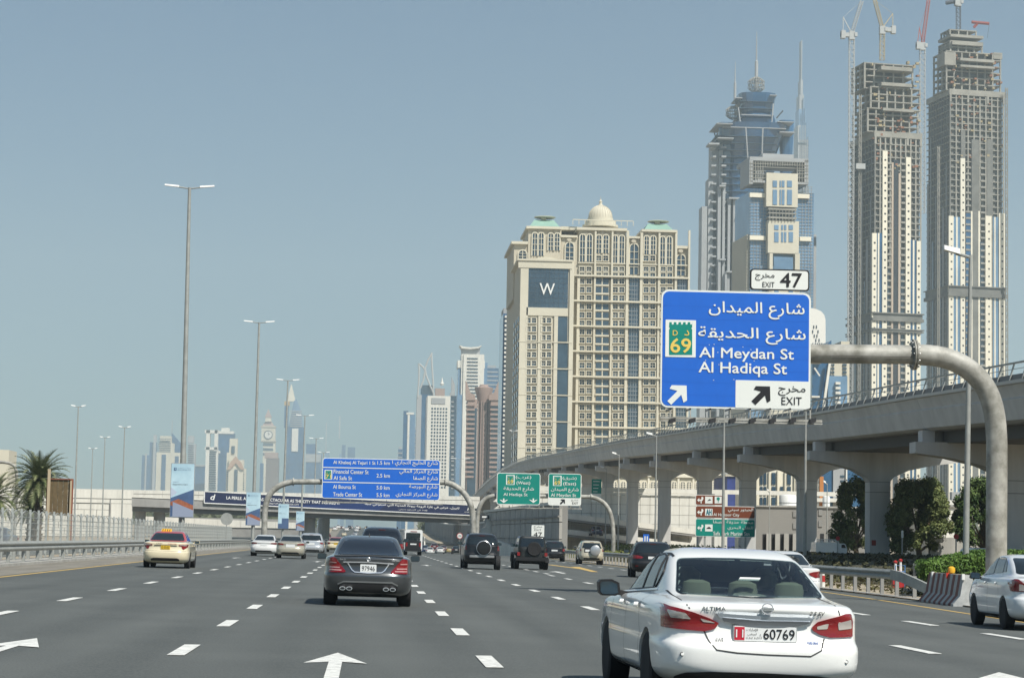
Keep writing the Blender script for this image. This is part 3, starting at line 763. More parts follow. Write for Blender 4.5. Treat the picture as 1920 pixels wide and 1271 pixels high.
for s in (-1, 1):
    part(car, 'front_seat', M_TAN, lambda b: b.hexa([(s*.37-.25, 2.2, .35), (s*.37+.25, 2.2, .35), (s*.37+.25, 2.6, .35), (s*.37-.25, 2.6, .35), (s*.37-.23, 2.0, 1.04), (s*.37+.23, 2.0, 1.04), (s*.37+.2, 2.14, 1.04), (s*.37-.2, 2.14, 1.04)]).lathe([(.04, -.1), (.12, -.07), (.13, .04), (.06, .1)], (s*.37, 2.05, 1.15), 12, 'z', 1, .45))
part(car, 'rear_view_mirror', M_CAB, lambda b: b.lathe([(.02, -.02), (.06, -.015), (.06, .015), (.02, .02)], (-.02, 2.55, 1.29), 14, 'y', 2.3, .75), True)
part(car, 'dashboard', M_CAB, lambda b: b.box(-.72, .72, 3.0, 3.5, .8, .98))
part(car, 'shelf_grille', mat('pale shelf trim', (.42, .40, .33), .8), lambda b: b.hexa([(-.17, .80, .986), (.17, .80, .986), (.12, 1.0, .986), (-.12, 1.0, .986), (-.15, .82, 1.02), (.15, .82, 1.02), (.11, .98, 1.03), (-.11, .98, 1.03)]))
st = part(car, 'window_sticker', M_PLATE, lambda b: b.hexa([(-.07, 1.02, 1.145), (.12, 1.02, 1.145), (.12, 1.023, 1.145), (-.07, 1.023, 1.145), (-.05, 1.03, 1.175), (.14, 1.03, 1.175), (.14, 1.033, 1.175), (-.05, 1.033, 1.175)]))
# lights, seams, lid
ll = Q((1237, 1133), (1262, 1140), (1300, 1149), (1331, 1160), (1348, 1169), (1340, 1180), (1322, 1185), (1290, 1183), (1240, 1179), (1236, 1176), (1243, 1160), (1238, 1146))
lr = Q((1524, 1175), (1535, 1164), (1560, 1157), (1590, 1150), (1603, 1150), (1607, 1165), (1607, 1193), (1560, 1194), (1540, 1189), (1526, 1181))
for nm_, poly, ins in (('tail_light', ll, (Q((1256, 1146), (1286, 1151), (1296, 1162), (1262, 1160)), Q((1312, 1160), (1331, 1165), (1341, 1169), (1318, 1167)))),
                  ('tail_light', lr, (Q((1574, 1166), (1602, 1160), (1604, 1177), (1576, 1180)), Q((1534, 1173), (1556, 1167), (1554, 1178), (1534, 1179))))):
    poly = [(max(-.862, min(.87, x)), z) for x, z in poly]
    o = patch(bv1, poly, M_RED, car, nm_, off=.014, res=.04, rnd=.012, depth=.03)
    for q in ins: patch(bv1, q, M_CLEAR, o, 'reversing_lens', off=.019, res=.04, rnd=.012, depth=.005)
patch(bv1, Q((1340, 1149), (1436, 1154), (1529, 1156), (1514, 1169), (1470, 1176), (1436, 1177), (1400, 1175), (1356, 1165)), mat('satin silver', (.60, .66, .72), .28, .55), car, 'chrome_strip', off=.022, res=.05, rnd=.01, depth=.03)
patch(bv1, Q((1352, 1157), (1436, 1163), (1522, 1163), (1514, 1169), (1470, 1176), (1436, 1177), (1400, 1175), (1356, 1165)), mat('shaded chrome', (.20, .215, .23), .3, .5), car, 'chrome_recess', off=.030, res=.05, rnd=.01, depth=.01)
lid = [(1280, 1113), (1284, 1128), (1293, 1143)], [(1320, 1183), (1330, 1205), (1342, 1219), (1380, 1224), (1436, 1227), (1520, 1229), (1540, 1218), (1549, 1196)], [(1578, 1152), (1574, 1135), (1560, 1117)]
for s_ in lid: patch(bv1, line_poly(Q(*s_), .012), M_SEAM, car, 'trunk_seam', off=.003, res=.05, rnd=0, depth=0)
patch(bv1, line_poly(Q((1236, 1179), (1215, 1180)), .006), M_SEAM, car, 'bumper_seam', off=.003, rnd=0, depth=0)
# plate with the red emirate box
pc = Q((1435, 1188.5))[0]; pl, py_ = add_plate(car, bv1, pc[0], pc[1], .545, .128)
part(pl, 'plate_frame', mat('silver frame', (.5, .5, .5), .4, .5), lambda b: b.prism(rrect(pc[0]-.28, pc[0]+.28, pc[1]-.071, pc[1]+.071, .014, 3), py_+.006, py_+.04))
x_ = lambda a: lx(a); z_ = lambda a: lz(a, 1435)
part(pl, 'red_field', mat('plate red', (.50, .02, .04), .4), lambda b: b.box(x_(1377), x_(1396), py_-.003, py_, pc[1]-.056, pc[1]+.056))
text(pl, '11', x_(1379.5), x_(1393.5), pc[1]-.033, pc[1]+.033, M_PLATE, py_-.0035, .02)
text(pl, '60769', x_(1432), x_(1490.5), pc[1]-.043, pc[1]+.043, M_INK, py_-.001, .012)
text(pl, 'الإمارات', x_(1399), x_(1421), pc[1]+.018, pc[1]+.046, M_INK, py_-.001, 0, ar=True)
text(pl, 'أبوظبي', x_(1401), x_(1419), pc[1]-.018, pc[1]+.010, M_INK, py_-.001, 0, ar=True)
text(pl, 'U.A.E A.D', x_(1399), x_(1423), pc[1]-.044, pc[1]-.028, M_INK, py_-.001, 0)
text(pl, 'ع', x_(1425), x_(1428.5), pc[1]-.02, pc[1]-.002, M_INK, py_-.001, 0, ar=True); text(pl, '13', x_(1424.5), x_(1428.5), pc[1]-.042, pc[1]-.026, M_INK, py_-.001, 0)
def onbody(bv, x, z): 
    h, n, i, d = bv.ray_cast(Vector((x, -3, z)), Vector((0, 1, 0)), 9); return h.y if h else 0
def badge_text(bv, s, a, c, z0, z1, m, bold=.02, parent=None, slant=0, ar=False):
    o = text(parent, s, a, c, z0, z1, m, 0, bold, slant=slant, depth=.008, ar=ar)
    ya_, yc_ = onbody(bv, a, (z0+z1)/2), onbody(bv, c, (z0+z1)/2); yt_, yb_ = onbody(bv, (a+c)/2, z1), onbody(bv, (a+c)/2, z0)
    for v in o.data.vertices: v.co.y += ya_+(yc_-ya_)*(v.co.x-a)/(c-a)+(yt_-yb_)*((v.co.z-z0)/(z1-z0)-.5)-.001
    o.name = 'badge'; return o
M_BADGE = mat('satin badge', (.22, .22, .22), .3, .9)
badge_text(bv1, 'ALTIMA', x_(1314.5), x_(1359), lz(1146, 1336), lz(1138, 1336), M_BADGE, .012, car)
badge_text(bv1, '2.5 SV', x_(1517.5), x_(1547), lz(1153, 1532), lz(1145.5, 1532), M_BADGE, .03, car, .25)
badge_text(bv1, 'AWR', x_(1340), x_(1357), lz(1205, 1348), lz(1196.5, 1348), M_BADGE, .0, car, .3)
badge_text(bv1, 'PURE DRIVE', x_(1515), x_(1536), lz(1207, 1525), lz(1202, 1525), mat('blue badge', (.05, .12, .35), .4), .04, car, .3)
bx_, bz_ = lx(1437), lz(1141, 1437); by_ = onbody(bv1, bx_, bz_)-.02
lg = part(car, 'maker_emblem', M_CHROME, lambda b: b.tube([(bx_+.048*math.cos(a/20*6.2832), by_, bz_+.046*math.sin(a/20*6.2832)) for a in range(21)], .006, 6, False), True)
part(lg, 'emblem_bar', M_CHROME, lambda b: b.box(bx_-.056, bx_+.056, by_-.008, by_+.006, bz_-.012, bz_+.012))
text(lg, 'NISSAN', bx_-.05, bx_+.05, bz_-.007, bz_+.007, M_INK, by_-.009, .01)
for a_, b__ in ((1279, 1228), (1590, 1239)):
    q = Q((a_, b__))[0]; part(car, 'parking_sensor', M_PW, lambda b: b.lathe([(.012, -.01), (.015, .012)], (q[0], onbody(bv1, *q)-.003, q[1]), 12, 'y'))
    part(car, 'sensor_ring', M_SEAM, lambda b: b.lathe([(.018, -.002), (.018, .01)], (q[0], onbody(bv1, *q)-.003, q[1]), 14, 'y'))
patch(bv1, Q((1270, 1272), (1285, 1263), (1330, 1259.5), (1436, 1261), (1540, 1266), (1580, 1275), (1560, 1290), (1290, 1290)), M_TRIM, car, 'diffuser', off=.01, rnd=.03)
for s in (-1, 1): patch(bv1, line_poly([(s*.57, 1.62), (s*.575, 2.2), (s*.60, 2.8)], .02), M_TRIM, car, 'roof_channel', view='top', off=.003, rnd=0, depth=0)
part(car, 'underbody', M_UNDER, lambda b: b.box(-.6, .6, .35, 4.5, .19, .5))
wheels(car, .905, (1.05, 3.86), .335, .22, M_RIMD)
# mirrors with big housings
for s in (-1, 1):
    o = part(car, 'side_mirror', M_BLACK, lambda b: b.prism([(s*(.98+x), 1.005+z) for x, z in ((-.10, -.05), (-.085, .055), (-.01, .088), (.10, .082), (.125, .055), (.115, -.045), (.08, -.075), (-.05, -.075))], 2.98, 3.12), True)
    part(o, 'mirror_glass', mat('mirror glass', (.06, .09, .11), .05, .6), lambda b: b.prism([(s*(.985+x), 1.005+z) for x, z in ((-.08, -.045), (-.068, .04), (0, .065), (.085, .062), (.10, .04), (.095, -.04), (.07, -.06), (-.04, -.06))], 2.975, 2.98))
    part(o, 'mirror_cap', M_PW, lambda b: b.prism([(s*(.98+x), 1.005+z) for x, z in ((-.08, -.04), (-.07, .05), (-.01, .08), (.095, .075), (.115, .05), (.105, -.04), (.07, -.065), (-.04, -.065))], 3.12, 3.2))
    part(car, 'mirror_arm', M_TRIM, lambda b: b.bar((s*.80, 3.1, .95), (s*.93, 3.08, .97), .09, .05))

# ---- 2. grey executive saloon ----------------------------------------------------------------
t2 = thing('grey_sedan', 'dark metallic grey executive saloon with twin exhausts driving in the middle lane', 'car')
M_PG = mat('paint metallic grey', (.085, .09, .094), .30, .65, coat=1)
bme = body_mesh('body', [(z*1.03, hw*1.02, yr, yf*1.06, m, n) for z, hw, yr, yf, m, n in SEDAN], M_PG, 128, 4, (1.05, 4.1), .38)
bv = bvh_of(bme); link('body', bme, t2)
D2 = 46.8
def Q2(*p): return [(P(a, 1080, D2).x-P(691, 1080, D2).x, P(a, b_, D2).z-.0) for a, b_ in p]
patch(bv, [(-.50, 1.385), (.50, 1.385), (.655, 1.09), (.60, 1.075), (-.60, 1.075), (-.655, 1.09)], M_TINT, t2, 'rear_window', off=.008, rnd=.05)
sx_(bv, [(-.815, .99), (-.70, 1.005), (-.655, .96), (-.46, .72), (-.50, .70), (-.82, .695)], M_RED, t2, 'tail_light', off=.014, rnd=.02)
for z in (.90, .80, .745): sx_(bv, line_poly([(-.80, z+.005), (-.66+(.9-z)*.7, z)], .022), mat('pale lens bar', (.55, .30, .28), .15, coat=1), t2, 'lens_bar', off=.020, res=.05, rnd=0, depth=.003)
patch(bv, line_poly([(-.72, 1.035), (0, 1.05), (.72, 1.035)], .018), M_SEAM, t2, 'boot_lip', off=.02, rnd=0)
patch(bv, line_poly([(-.52, .915), (0, .925), (.52, .905)], .022), M_CHROME, t2, 'chrome_strip', off=.02, rnd=0)
for s in (-1, 1): patch(bv, line_poly([(s*.43, .905), (s*.34, .76), (s*.28, .715), (0, .70)], .020), M_CHROME, t2, 'chrome_frame', off=.016, rnd=0)
add_plate(t2, bv, 0, .795, .335, .165, '97946')
patch(bv, line_poly([(-.62, .46), (-.5, .515), (.5, .515), (.62, .46)], .03), paint('light grey', (.22, .23, .23), .3, .4), t2, 'bumper_trim', off=.02, rnd=0)
patch(bv, [(-.62, .44), (-.5, .49), (.5, .49), (.62, .44), (.6, .30), (-.6, .30)], M_TRIM, t2, 'diffuser', off=.012, rnd=.03)
for x in (-.52, -.38, .38, .52):
    part(t2, 'exhaust_tip', M_CHROME, lambda b: b.lathe([(.062, -.03), (.066, .0), (.066, .14), (.05, .14)], (x, -.02, .375), 16, 'y', 1, .62), True)
    part(t2, 'exhaust_bore', M_BLACK, lambda b: b.lathe([(.05, -.034), (.05, -.03)], (x, -.02, .375), 14, 'y', 1, .55))
part(t2, 'maker_emblem', M_CHROME, lambda b: b.tube([(.035*math.cos(k*.3307), onbody(bv, 0, .975)-.02, .985+.035*math.sin(k*.3307)) for k in range(20)], .005, 5, False).bar((0, onbody(bv, 0, .975)-.02, .985), (0, onbody(bv, 0, .975)-.02, 1.02), .006).bar((0, onbody(bv, 0, .975)-.02, .985), (.03, onbody(bv, 0, .975)-.02, .965), .006).bar((0, onbody(bv, 0, .975)-.02, .985), (-.03, onbody(bv, 0, .975)-.02, .965), .006))
badge_text(bv, 'S63', -.60, -.48, .955, .985, M_CHROME, .03, t2); badge_text(bv, 'AMG', .48, .64, .955, .985, M_CHROME, .03, t2)
for s in (-1, 1): patch(bv, line_poly([(s*.84, .70), (s*.60, .70)], .007), M_SEAM, t2, 'bumper_seam', off=.003, rnd=0, depth=0)
side_windows(bv, t2, M_TINT, [[(1.75, 1.10), (3.5, 1.05), (3.0, 1.30), (2.3, 1.42), (1.85, 1.36)]])
part(t2, 'antenna', M_BLACK, lambda b: b.prismx([(1.9, 1.46), (2.1, 1.46), (1.92, 1.52)], -.012, .012))
part(t2, 'underbody', M_UNDER, lambda b: b.box(-.62, .62, .4, 4.6, .2, .5))
wheels(t2, .925, (1.05, 4.1), .34, .26, M_RIMD); mirror_pair(t2, .93, 3.2, 1.0, M_PG)
place_car(t2, 691, D2, 0)

# ---- 3. cream taxi with the red roof ---------------------------------------------------------
def sedan(name, label, m, px, Y, yaw, roofm=None, group=None, plate='', lampm=None, lamps=None, win=M_GLASS, N=80, sc=(1, 1, 1), rim=None, cat='car', rows=None, pm=None, wheels_r=.325, lampclear=None, cabin=False, plate_wh=(.42, .13), platez=.78):
    t = thing(name, label, cat, group=group)
    rws = rescale(rows or SEDAN, *sc); me = body_mesh('body', rws, m, N, 3, (1.05*sc[1], 3.84*sc[1]), .365)
    bv = bvh_of(me); link('body', me, t); sx, sy, sz = sc
    g = lambda pts: [(x*sx, z*sz) for x, z in pts]
    patch(bv, g([(-.53, 1.345), (.53, 1.345), (.66, 1.085), (.62, 1.065), (-.62, 1.065), (-.66, 1.085)]), win, t, 'rear_window', off=.008, res=.1, rnd=.05)
    lp = lamps or [(-.87, .93), (-.62, .90), (-.50, .865), (-.55, .80), (-.70, .745), (-.86, .76)]
    sx_(bv, g(lp), lampm or M_RED, t, 'tail_light', off=.014, rnd=.02)
    if lampclear: sx_(bv, g(lampclear), M_CLEAR, t, 'reversing_lens', off=.02, rnd=.01, depth=.004)
    patch(bv, g(line_poly([(-.44, .875), (0, .885), (.44, .875)], .022)), M_TRIM if roofm else M_CHROME, t, 'trunk_strip', off=.018, rnd=0)
    add_plate(t, bv, 0, platez*sz, plate_wh[0], plate_wh[1], plate or None, pm)
    patch(bv, g([(-.55, .36), (-.45, .40), (.45, .40), (.55, .36), (.55, .29), (-.55, .29)]), M_TRIM, t, 'diffuser', off=.01, rnd=.02)
    patch(bv, g(line_poly([(-.84, .665), (0, .66), (.84, .665)], .010)), M_SEAM, t, 'bumper_seam', off=.003, rnd=0, depth=0)
    side = [(1.62*sy, 1.08*sz), (3.35*sy, 1.02*sz), (2.9*sy, 1.26*sz), (2.3*sy, 1.375*sz), (1.80*sy, 1.33*sz)]
    side_windows(bv, t, win, [side])
    for v in ('left', 'right'):
        patch(bv, line_poly([(2.38*sy, 1.05*sz), (2.36*sy, 1.37*sz)], .07), M_TRIM, t, 'door_pillar', view=v, off=.012, rnd=0)
        for y in (2.55, 1.65): patch(bv, [(y, .87), (y+.2, .865), (y+.2, .90), (y, .905)], m, t, 'door_handle', view=v, off=.035, res=.1, rnd=.01, depth=.03)
        for seg in ([(2.40*sy, .3), (2.41*sy, 1.03*sz)], [(3.45*sy, .32), (3.42*sy, .96*sz)]): patch(bv, line_poly(seg, .011), M_SEAM, t, 'door_seam', view=v, off=.003, rnd=0, depth=0)
    part(t, 'underbody', M_UNDER, lambda b: b.box(-.6, .6, .35, 4.3*sy, .18, .5))
    wheels(t, .905*sx, (1.05*sy, 3.84*sy), wheels_r, .21, rim or M_RIM); mirror_pair(t, .90*sx, 3.02*sy, 1.02*sz, m)
    place_car(t, px, Y, yaw); return t, bv
M_CREAM = paint('taxi cream', (.76, .67, .47), .3); M_TRED = paint('taxi roof red', (.48, .035, .03), .3)
t3, bv = sedan('taxi', 'cream taxi with red roof and yellow roof sign in the left lane', M_CREAM, 310, 88.5, 0, roofm=M_TRED, pm=M_PLATEY, lamps=[(-.86, .94), (-.52, .92), (-.50, .875), (-.62, .85), (-.64, .76), (-.70, .73), (-.84, .83)], lampclear=[(-.82, .925), (-.54, .905), (-.54, .885), (-.80, .87)], cat='taxi', plate_wh=(.36, .15), sc=(1, .99, 1.02), platez=.80, plate='D 53102')
me = t3.children[0].data; me.materials.append(M_TRED)
for p_ in me.polygons:
    if p_.center.z > 1.055 and not (p_.center.y > 3.6): p_.material_index = 1
M_TAXIY = mat('taxi sign yellow', (.75, .45, .02), .4)
ts = part(t3, 'roof_sign', M_TAXIY, lambda b: b.hexa([(-.36, 1.95, 1.45), (.06, 1.95, 1.45), (.06, 2.12, 1.45), (-.36, 2.12, 1.45), (-.33, 1.98, 1.545), (.03, 1.98, 1.545), (.03, 2.10, 1.545), (-.33, 2.10, 1.545)]))
for k in range(4): part(ts, 'sign_letter_block', M_INK, lambda b: b.hexa([(-.32+.09*k, 1.945, 1.47), (-.285+.09*k, 1.945, 1.47), (-.285+.09*k, 1.955, 1.47), (-.32+.09*k, 1.955, 1.47), (-.30+.09*k, 1.965, 1.53), (-.265+.09*k, 1.965, 1.53), (-.265+.09*k, 1.975, 1.53), (-.30+.09*k, 1.975, 1.53)]))
badge_text(bv, 'CAMRY', -.36, -.12, .945, .975, M_INK, .02, t3); badge_text(bv, 'DUBAI TAXI', .10, .42, .945, .975, M_TRED, .02, t3)

# ---- 4-5. white and beige saloons further left ------------------------------------------------
M_WHT = paint('plain white', (.76, .76, .74), .3)
sedan('white_sedan', 'small white saloon ahead of the taxi, next to the arched fence', M_WHT, 494.5, 150, -1, lampm=M_REDD, lamps=[(-.87, .93), (-.45, .90), (-.45, .84), (-.86, .80)], N=56, plate_wh=(.40, .12))
t5, bv = sedan('beige_sedan', 'pale gold saloon with wide red tail lights, right of the small white saloon', paint('beige', (.50, .47, .38), .3, .3), 544.5, 140, 0, lamps=[(-.87, .95), (-.44, .90), (-.42, .83), (-.86, .84)], N=56, plate_wh=(.56, .18), sc=(.98, 1, 1.02), rim=M_RIMD)
# ---- right edge: small white saloon --------------------------------------------------------------
SUN = [(.22, .70, .34, 4.15, 4, 8), (.27, .79, .16, 4.3, 4, 9), (.36, .83, .04, 4.4, 4, 10), (.52, .845, .0, 4.45, 4, 11), (.62, .845, .01, 4.45, 4, 11), (.68, .84, .05, 4.42, 4, 10), (.80, .84, .07, 4.3, 4, 10), (.93, .832, .06, 4.1, 4, 10),
       (1.0, .81, .06, 3.8, 4, 10), (1.035, .77, .14, 3.6, 4.3, 9), (1.06, .73, .36, 3.5, 5, 9), (1.10, .70, .52, 3.42, 5, 10), (1.2, .675, .72, 3.2, 5, 10), (1.33, .63, 1.0, 2.9, 5, 9), (1.42, .585, 1.28, 2.65, 4.5, 8), (1.475, .52, 1.52, 2.45, 4, 7), (1.505, .38, 1.8, 2.2, 3, 5)]
M_WB = paint('cool white', (.74, .76, .77), .25)
D6 = 43.5
t6 = thing('white_sedan', 'white compact saloon cut off by the right edge of the picture', 'car')
me = body_mesh('body', SUN, M_WB, 120, 4, (.92, 3.52), .35); bv = bvh_of(me); link('body', me, t6)
patch(bv, [(-.54, 1.43), (.54, 1.43), (.625, 1.13), (.58, 1.11), (-.58, 1.11), (-.625, 1.13)], M_GLASS, t6, 'rear_window', rnd=.05, off=.008)
sx_(bv, [(-.83, 1.01), (-.70, 1.015), (-.60, .93), (-.50, .80), (-.52, .775), (-.80, .775)], M_RED, t6, 'tail_light', off=.014)
sx_(bv, [(-.69, .93), (-.62, .91), (-.53, .81), (-.54, .79), (-.69, .79)], M_CLEAR, t6, 'reversing_lens', off=.02, depth=.004)
for w_ in ([(2.28, 1.10), (3.36, 1.045), (2.95, 1.27), (2.6, 1.40), (2.30, 1.44)], [(1.50, 1.13), (2.21, 1.105), (2.23, 1.44), (1.9, 1.45), (1.62, 1.41)], [(1.25, 1.15), (1.45, 1.135), (1.56, 1.39), (1.38, 1.30)]):
    side_windows(bv, t6, M_GLASS, [w_])
for v in ('left', 'right'):
    for y in (2.42, 1.52): patch(bv, [(y, .90), (y+.2, .895), (y+.2, .925), (y, .93)], M_WB, t6, 'door_handle', view=v, off=.035, res=.08, rnd=.01, depth=.03)
    for seg in ([(2.27, .30), (2.27, 1.10)], [(3.28, .32), (3.32, 1.03)], [(1.30, .70), (1.46, 1.12)]): patch(bv, line_poly(seg, .011), M_SEAM, t6, 'door_seam', view=v, off=.003, rnd=0, depth=0)
    patch(bv, line_poly([(1.3, .27), (3.2, .27)], .04), M_TRIM, t6, 'sill_trim', view=v, off=.004, rnd=0, depth=0)
add_plate(t6, bv, 0, .80, .52, .12, '71438'); part(t6, 'underbody', M_UNDER, lambda b: b.box(-.55, .55, .3, 4.1, .18, .5))
wheels(t6, .85, (.92, 3.52), .315, .20, M_RIM); mirror_pair(t6, .84, 2.98, 1.04, M_BLACK)
X6 = P(1980, 1100, D6).x; t6.location = (X6, D6, gz(X6, D6)); t6.rotation_euler = (0, .013, rad(-2.6))

# ---- SUVs --------------------------------------------------------------------------------------
def suv(name, label, m, px, Y, yaw=0, w=1.86, h=1.8, l=4.7, N=64, win=M_GLASS, spare=None, lamps=None, lampm=None, lampside=None, plate=None, plate_at=(0, .95, .42, .13), bumper=None, rows=None, rr=.37, rim=None, group=None, wpoly=None, cat='car', rails=True):
    t = thing(name, label, cat, group=group); sx, sy, sz = w/1.85, l/4.7, h/1.69
    rws = rescale(rows or SUVR, sx, sy, sz); me = body_mesh('body', rws, m, N, 3, (.95*sy, 3.72*sy), rr+.05)
    bv = bvh_of(me); link('body', me, t)
    g = lambda pts: [(x*sx, z*sz) for x, z in pts]
    patch(bv, g(wpoly or [(-.63, 1.53), (.63, 1.53), (.74, 1.18), (.70, 1.15), (-.70, 1.15), (-.74, 1.18)]), win, t, 'rear_window', off=.008, res=.1, rnd=.06)
    sx_(bv, g(lamps or [(-.90, 1.08), (-.72, 1.05), (-.66, .95), (-.72, .86), (-.90, .88)]), lampm or M_RED, t, 'tail_light', off=.014, rnd=.02)
    side_windows(bv, t, win, [g([(.55*sy, 1.2), (3.35*sy, 1.16), (2.9*sy, 1.45), (2.3*sy, 1.56), (.7*sy, 1.5)])])
    for v in ('left', 'right'):
        for y in (1.25, 2.2): patch(bv, line_poly([(y*sy, 1.18*sz), (y*sy+.02, 1.54*sz)], .07), M_TRIM, t, 'door_pillar', view=v, off=.012, rnd=0)
        patch(bv, line_poly([(2.3*sy, .4), (2.3*sy, 1.15*sz)], .011), M_SEAM, t, 'door_seam', view=v, off=.003, rnd=0, depth=0)
    if plate_at: add_plate(t, bv, plate_at[0], plate_at[1], plate_at[2], plate_at[3], plate)
    patch(bv, g(line_poly([(-.90, .74), (0, .74), (.90, .74)], .011)), M_SEAM, t, 'bumper_seam', off=.003, rnd=0, depth=0)
    if bumper: patch(bv, g([(-.62, .66), (.62, .66), (.62, .56), (-.62, .56)]), bumper, t, 'bumper_step', off=.05, rnd=.02, depth=.06)
    patch(bv, g([(-.6, .48), (.6, .48), (.6, .36), (-.6, .36)]), M_TRIM, t, 'bumper_valance', off=.01, rnd=.03)
    if rails:
        for s in (-1, 1): part(t, 'roof_rail', M_TRIM if m != M_WHT else M_STEEL, lambda b: b.tube([(s*.62*sx, .8*sy, 1.60*sz), (s*.64*sx, 1.0*sy, 1.68*sz), (s*.64*sx, 2.3*sy, 1.70*sz), (s*.62*sx, 2.6*sy, 1.63*sz)], .02, 6))
    part(t, 'underbody', M_UNDER, lambda b: b.box(-.62*sx, .62*sx, .3, 4.2*sy, .26, .6))
    part(t, 'high_brake_light', M_REDD, lambda b: b.box(-.14, .14, .40*sy, .46*sy, 1.57*sz, 1.585*sz))
    wheels(t, .925*sx, (.95*sy, 3.72*sy), rr, .25, rim or M_RIMD); mirror_pair(t, .92*sx, 3.15*sy, 1.2*sz, m, 1.15)
    place_car(t, px, Y, yaw); return t, bv
M_PB = paint('black', (.010, .010, .011), .3, coat=.45)
def spare_wheel(t, bv, x, z, r, cover, y0=None):
    y = onbody(bv, x, z)
    sw = part(t, 'spare_wheel', M_TYRE, lambda b: b.lathe([(r*.6, -.24), (r*.92, -.25), (r, -.19), (r, -.04), (r*.8, .02)], (x, y, z), 28, 'y'), True)
    if cover == 'chrome':
        part(sw, 'cover_ring', M_CHROME, lambda b: b.tube([(x+r*1.0*math.cos(a*.2618), y-.16, z+r*1.0*math.sin(a*.2618)) for a in range(25)], .028, 8, False), True)
        part(sw, 'wheel_cover', M_PB, lambda b: b.lathe([(r*.1, -.28), (r*.8, -.27), (r*.9, -.22)], (x, y, z), 24, 'y'), True)
    elif cover: part(sw, 'wheel_cover', cover, lambda b: b.lathe([(r*.1, -.30), (r*.75, -.285), (r*1.03, -.24), (r*1.05, -.05)], (x, y, z), 28, 'y'), True)
    else: part(sw, 'rim', M_RIMD, lambda b: b.lathe([(r*.12, -.2), (r*.2, -.23), (r*.3, -.2), (r*.58, -.21), (r*.62, -.25), (r*.55, -.18)], (x, y, z), 20, 'y'))
    return sw
# black SUV with chrome spare-wheel cover
t7, bv = suv('black_suv', 'black off-roader with chrome ringed spare wheel cover, left of the boxy black jeep', M_PB, 904, 116, 0, w=1.88, h=1.86, win=M_GLASS, plate_at=None, bumper=M_STEEL, lamps=[(-.90, 1.12), (-.80, 1.12), (-.78, .90), (-.90, .88)], lampm=M_REDD)
spare_wheel(t7, bv, .08, 1.10, .36, 'chrome'); add_plate(t7, bv, .08, 1.17, .42, .13); t7.children[-1].location.y = -.31
# boxy black jeep
JEEP = [(.42, .70, .10, 3.9, 8, 14), (.50, .76, .02, 4.1, 9, 16), (.62, .78, .0, 4.15, 10, 18), (1.12, .78, .02, 4.1, 10, 18), (1.16, .775, .03, 3.0, 10, 16), (1.22, .77, .04, 2.7, 10, 18), (1.5, .73, .09, 2.55, 9, 16), (1.74, .68, .15, 2.4, 8, 14), (1.80, .63, .22, 2.3, 6, 10), (1.82, .5, .4, 2.1, 4, 6)]
t8 = thing('black_jeep', 'boxy matt black off-roader with exposed spare wheel and wide fenders', 'car'); M_PBM = paint('flat black', (.014, .015, .014), .45, coat=.3)
me = body_mesh('body', JEEP, M_PBM, 96, 3); bv = bvh_of(me); link('body', me, t8)
patch(bv, [(-.60, 1.70), (.60, 1.70), (.66, 1.24), (-.66, 1.24)], M_GLASS, t8, 'rear_window', rnd=.04)
for v in ('left', 'right'):
    patch(bv, [(.3, 1.22), (1.25, 1.22), (1.25, 1.68), (.38, 1.68)], M_GLASS, t8, 'side_window', view=v, rnd=.05); patch(bv, [(1.38, 1.22), (2.5, 1.22), (2.25, 1.68), (1.38, 1.68)], M_GLASS, t8, 'side_window', view=v, rnd=.05)
for s in (-1, 1):
    for ya in (.72, 3.3): part(t8, 'fender_flare', M_BLACK, lambda b: b.prismx([(ya+.50*math.cos(a*.3927), .40+.52*math.sin(a*.3927)) for a in range(9)]+[(ya+.44*math.cos(a*.3927), .38+.46*math.sin(a*.3927)) for a in range(8, -1, -1)], s*.74, s*.95))
    part(t8, 'tail_light', M_RED, lambda b: b.box(s*.74-.075, s*.74+.075, -.05, .03, .74, .93))
    part(t8, 'door_hinge', M_BLACK, lambda b: b.box(s*.6-.08, s*.6+.08, -.04, .03, 1.02, 1.08))
part(t8, 'rear_bumper', M_BLACK, lambda b: b.box(-.88, .88, -.16, .05, .48, .68)); add_plate(t8, bv, -.02, .60, .50, .12, 'H 3381'); t8.children[-1].location.y = -.14
spare_wheel(t8, bv, .10, 1.12, .385, None); part(t8, 'underbody', M_UNDER, lambda b: b.box(-.5, .5, .2, 3.9, .3, .6))
wheels(t8, .93, (.72, 3.3), .40, .26, M_RIMD); mirror_pair(t8, .78, 2.6, 1.3, M_BLACK, 1.1); place_car(t8, 998, 122)
# black coupe SUV on the ramp (half hidden by the white saloon)
t9, bv = suv('black_coupe_suv', 'glossy black sloping-roof SUV on the exit ramp, partly behind the white saloon', M_PB, 1224, 103, -4.5, w=1.98, h=1.68, l=4.8, win=M_GLASS, plate='', plate_at=(.05, .93, .52, .12), lamps=[(-.88, 1.06), (-.60, 1.03), (-.40, .96), (-.46, .90), (-.85, .88)], rr=.37)
sx_(bv, [(-.80, .56), (-.66, .56), (-.66, .52), (-.80, .52)], M_RED, t9, 'reflector', off=.015, rnd=.01)
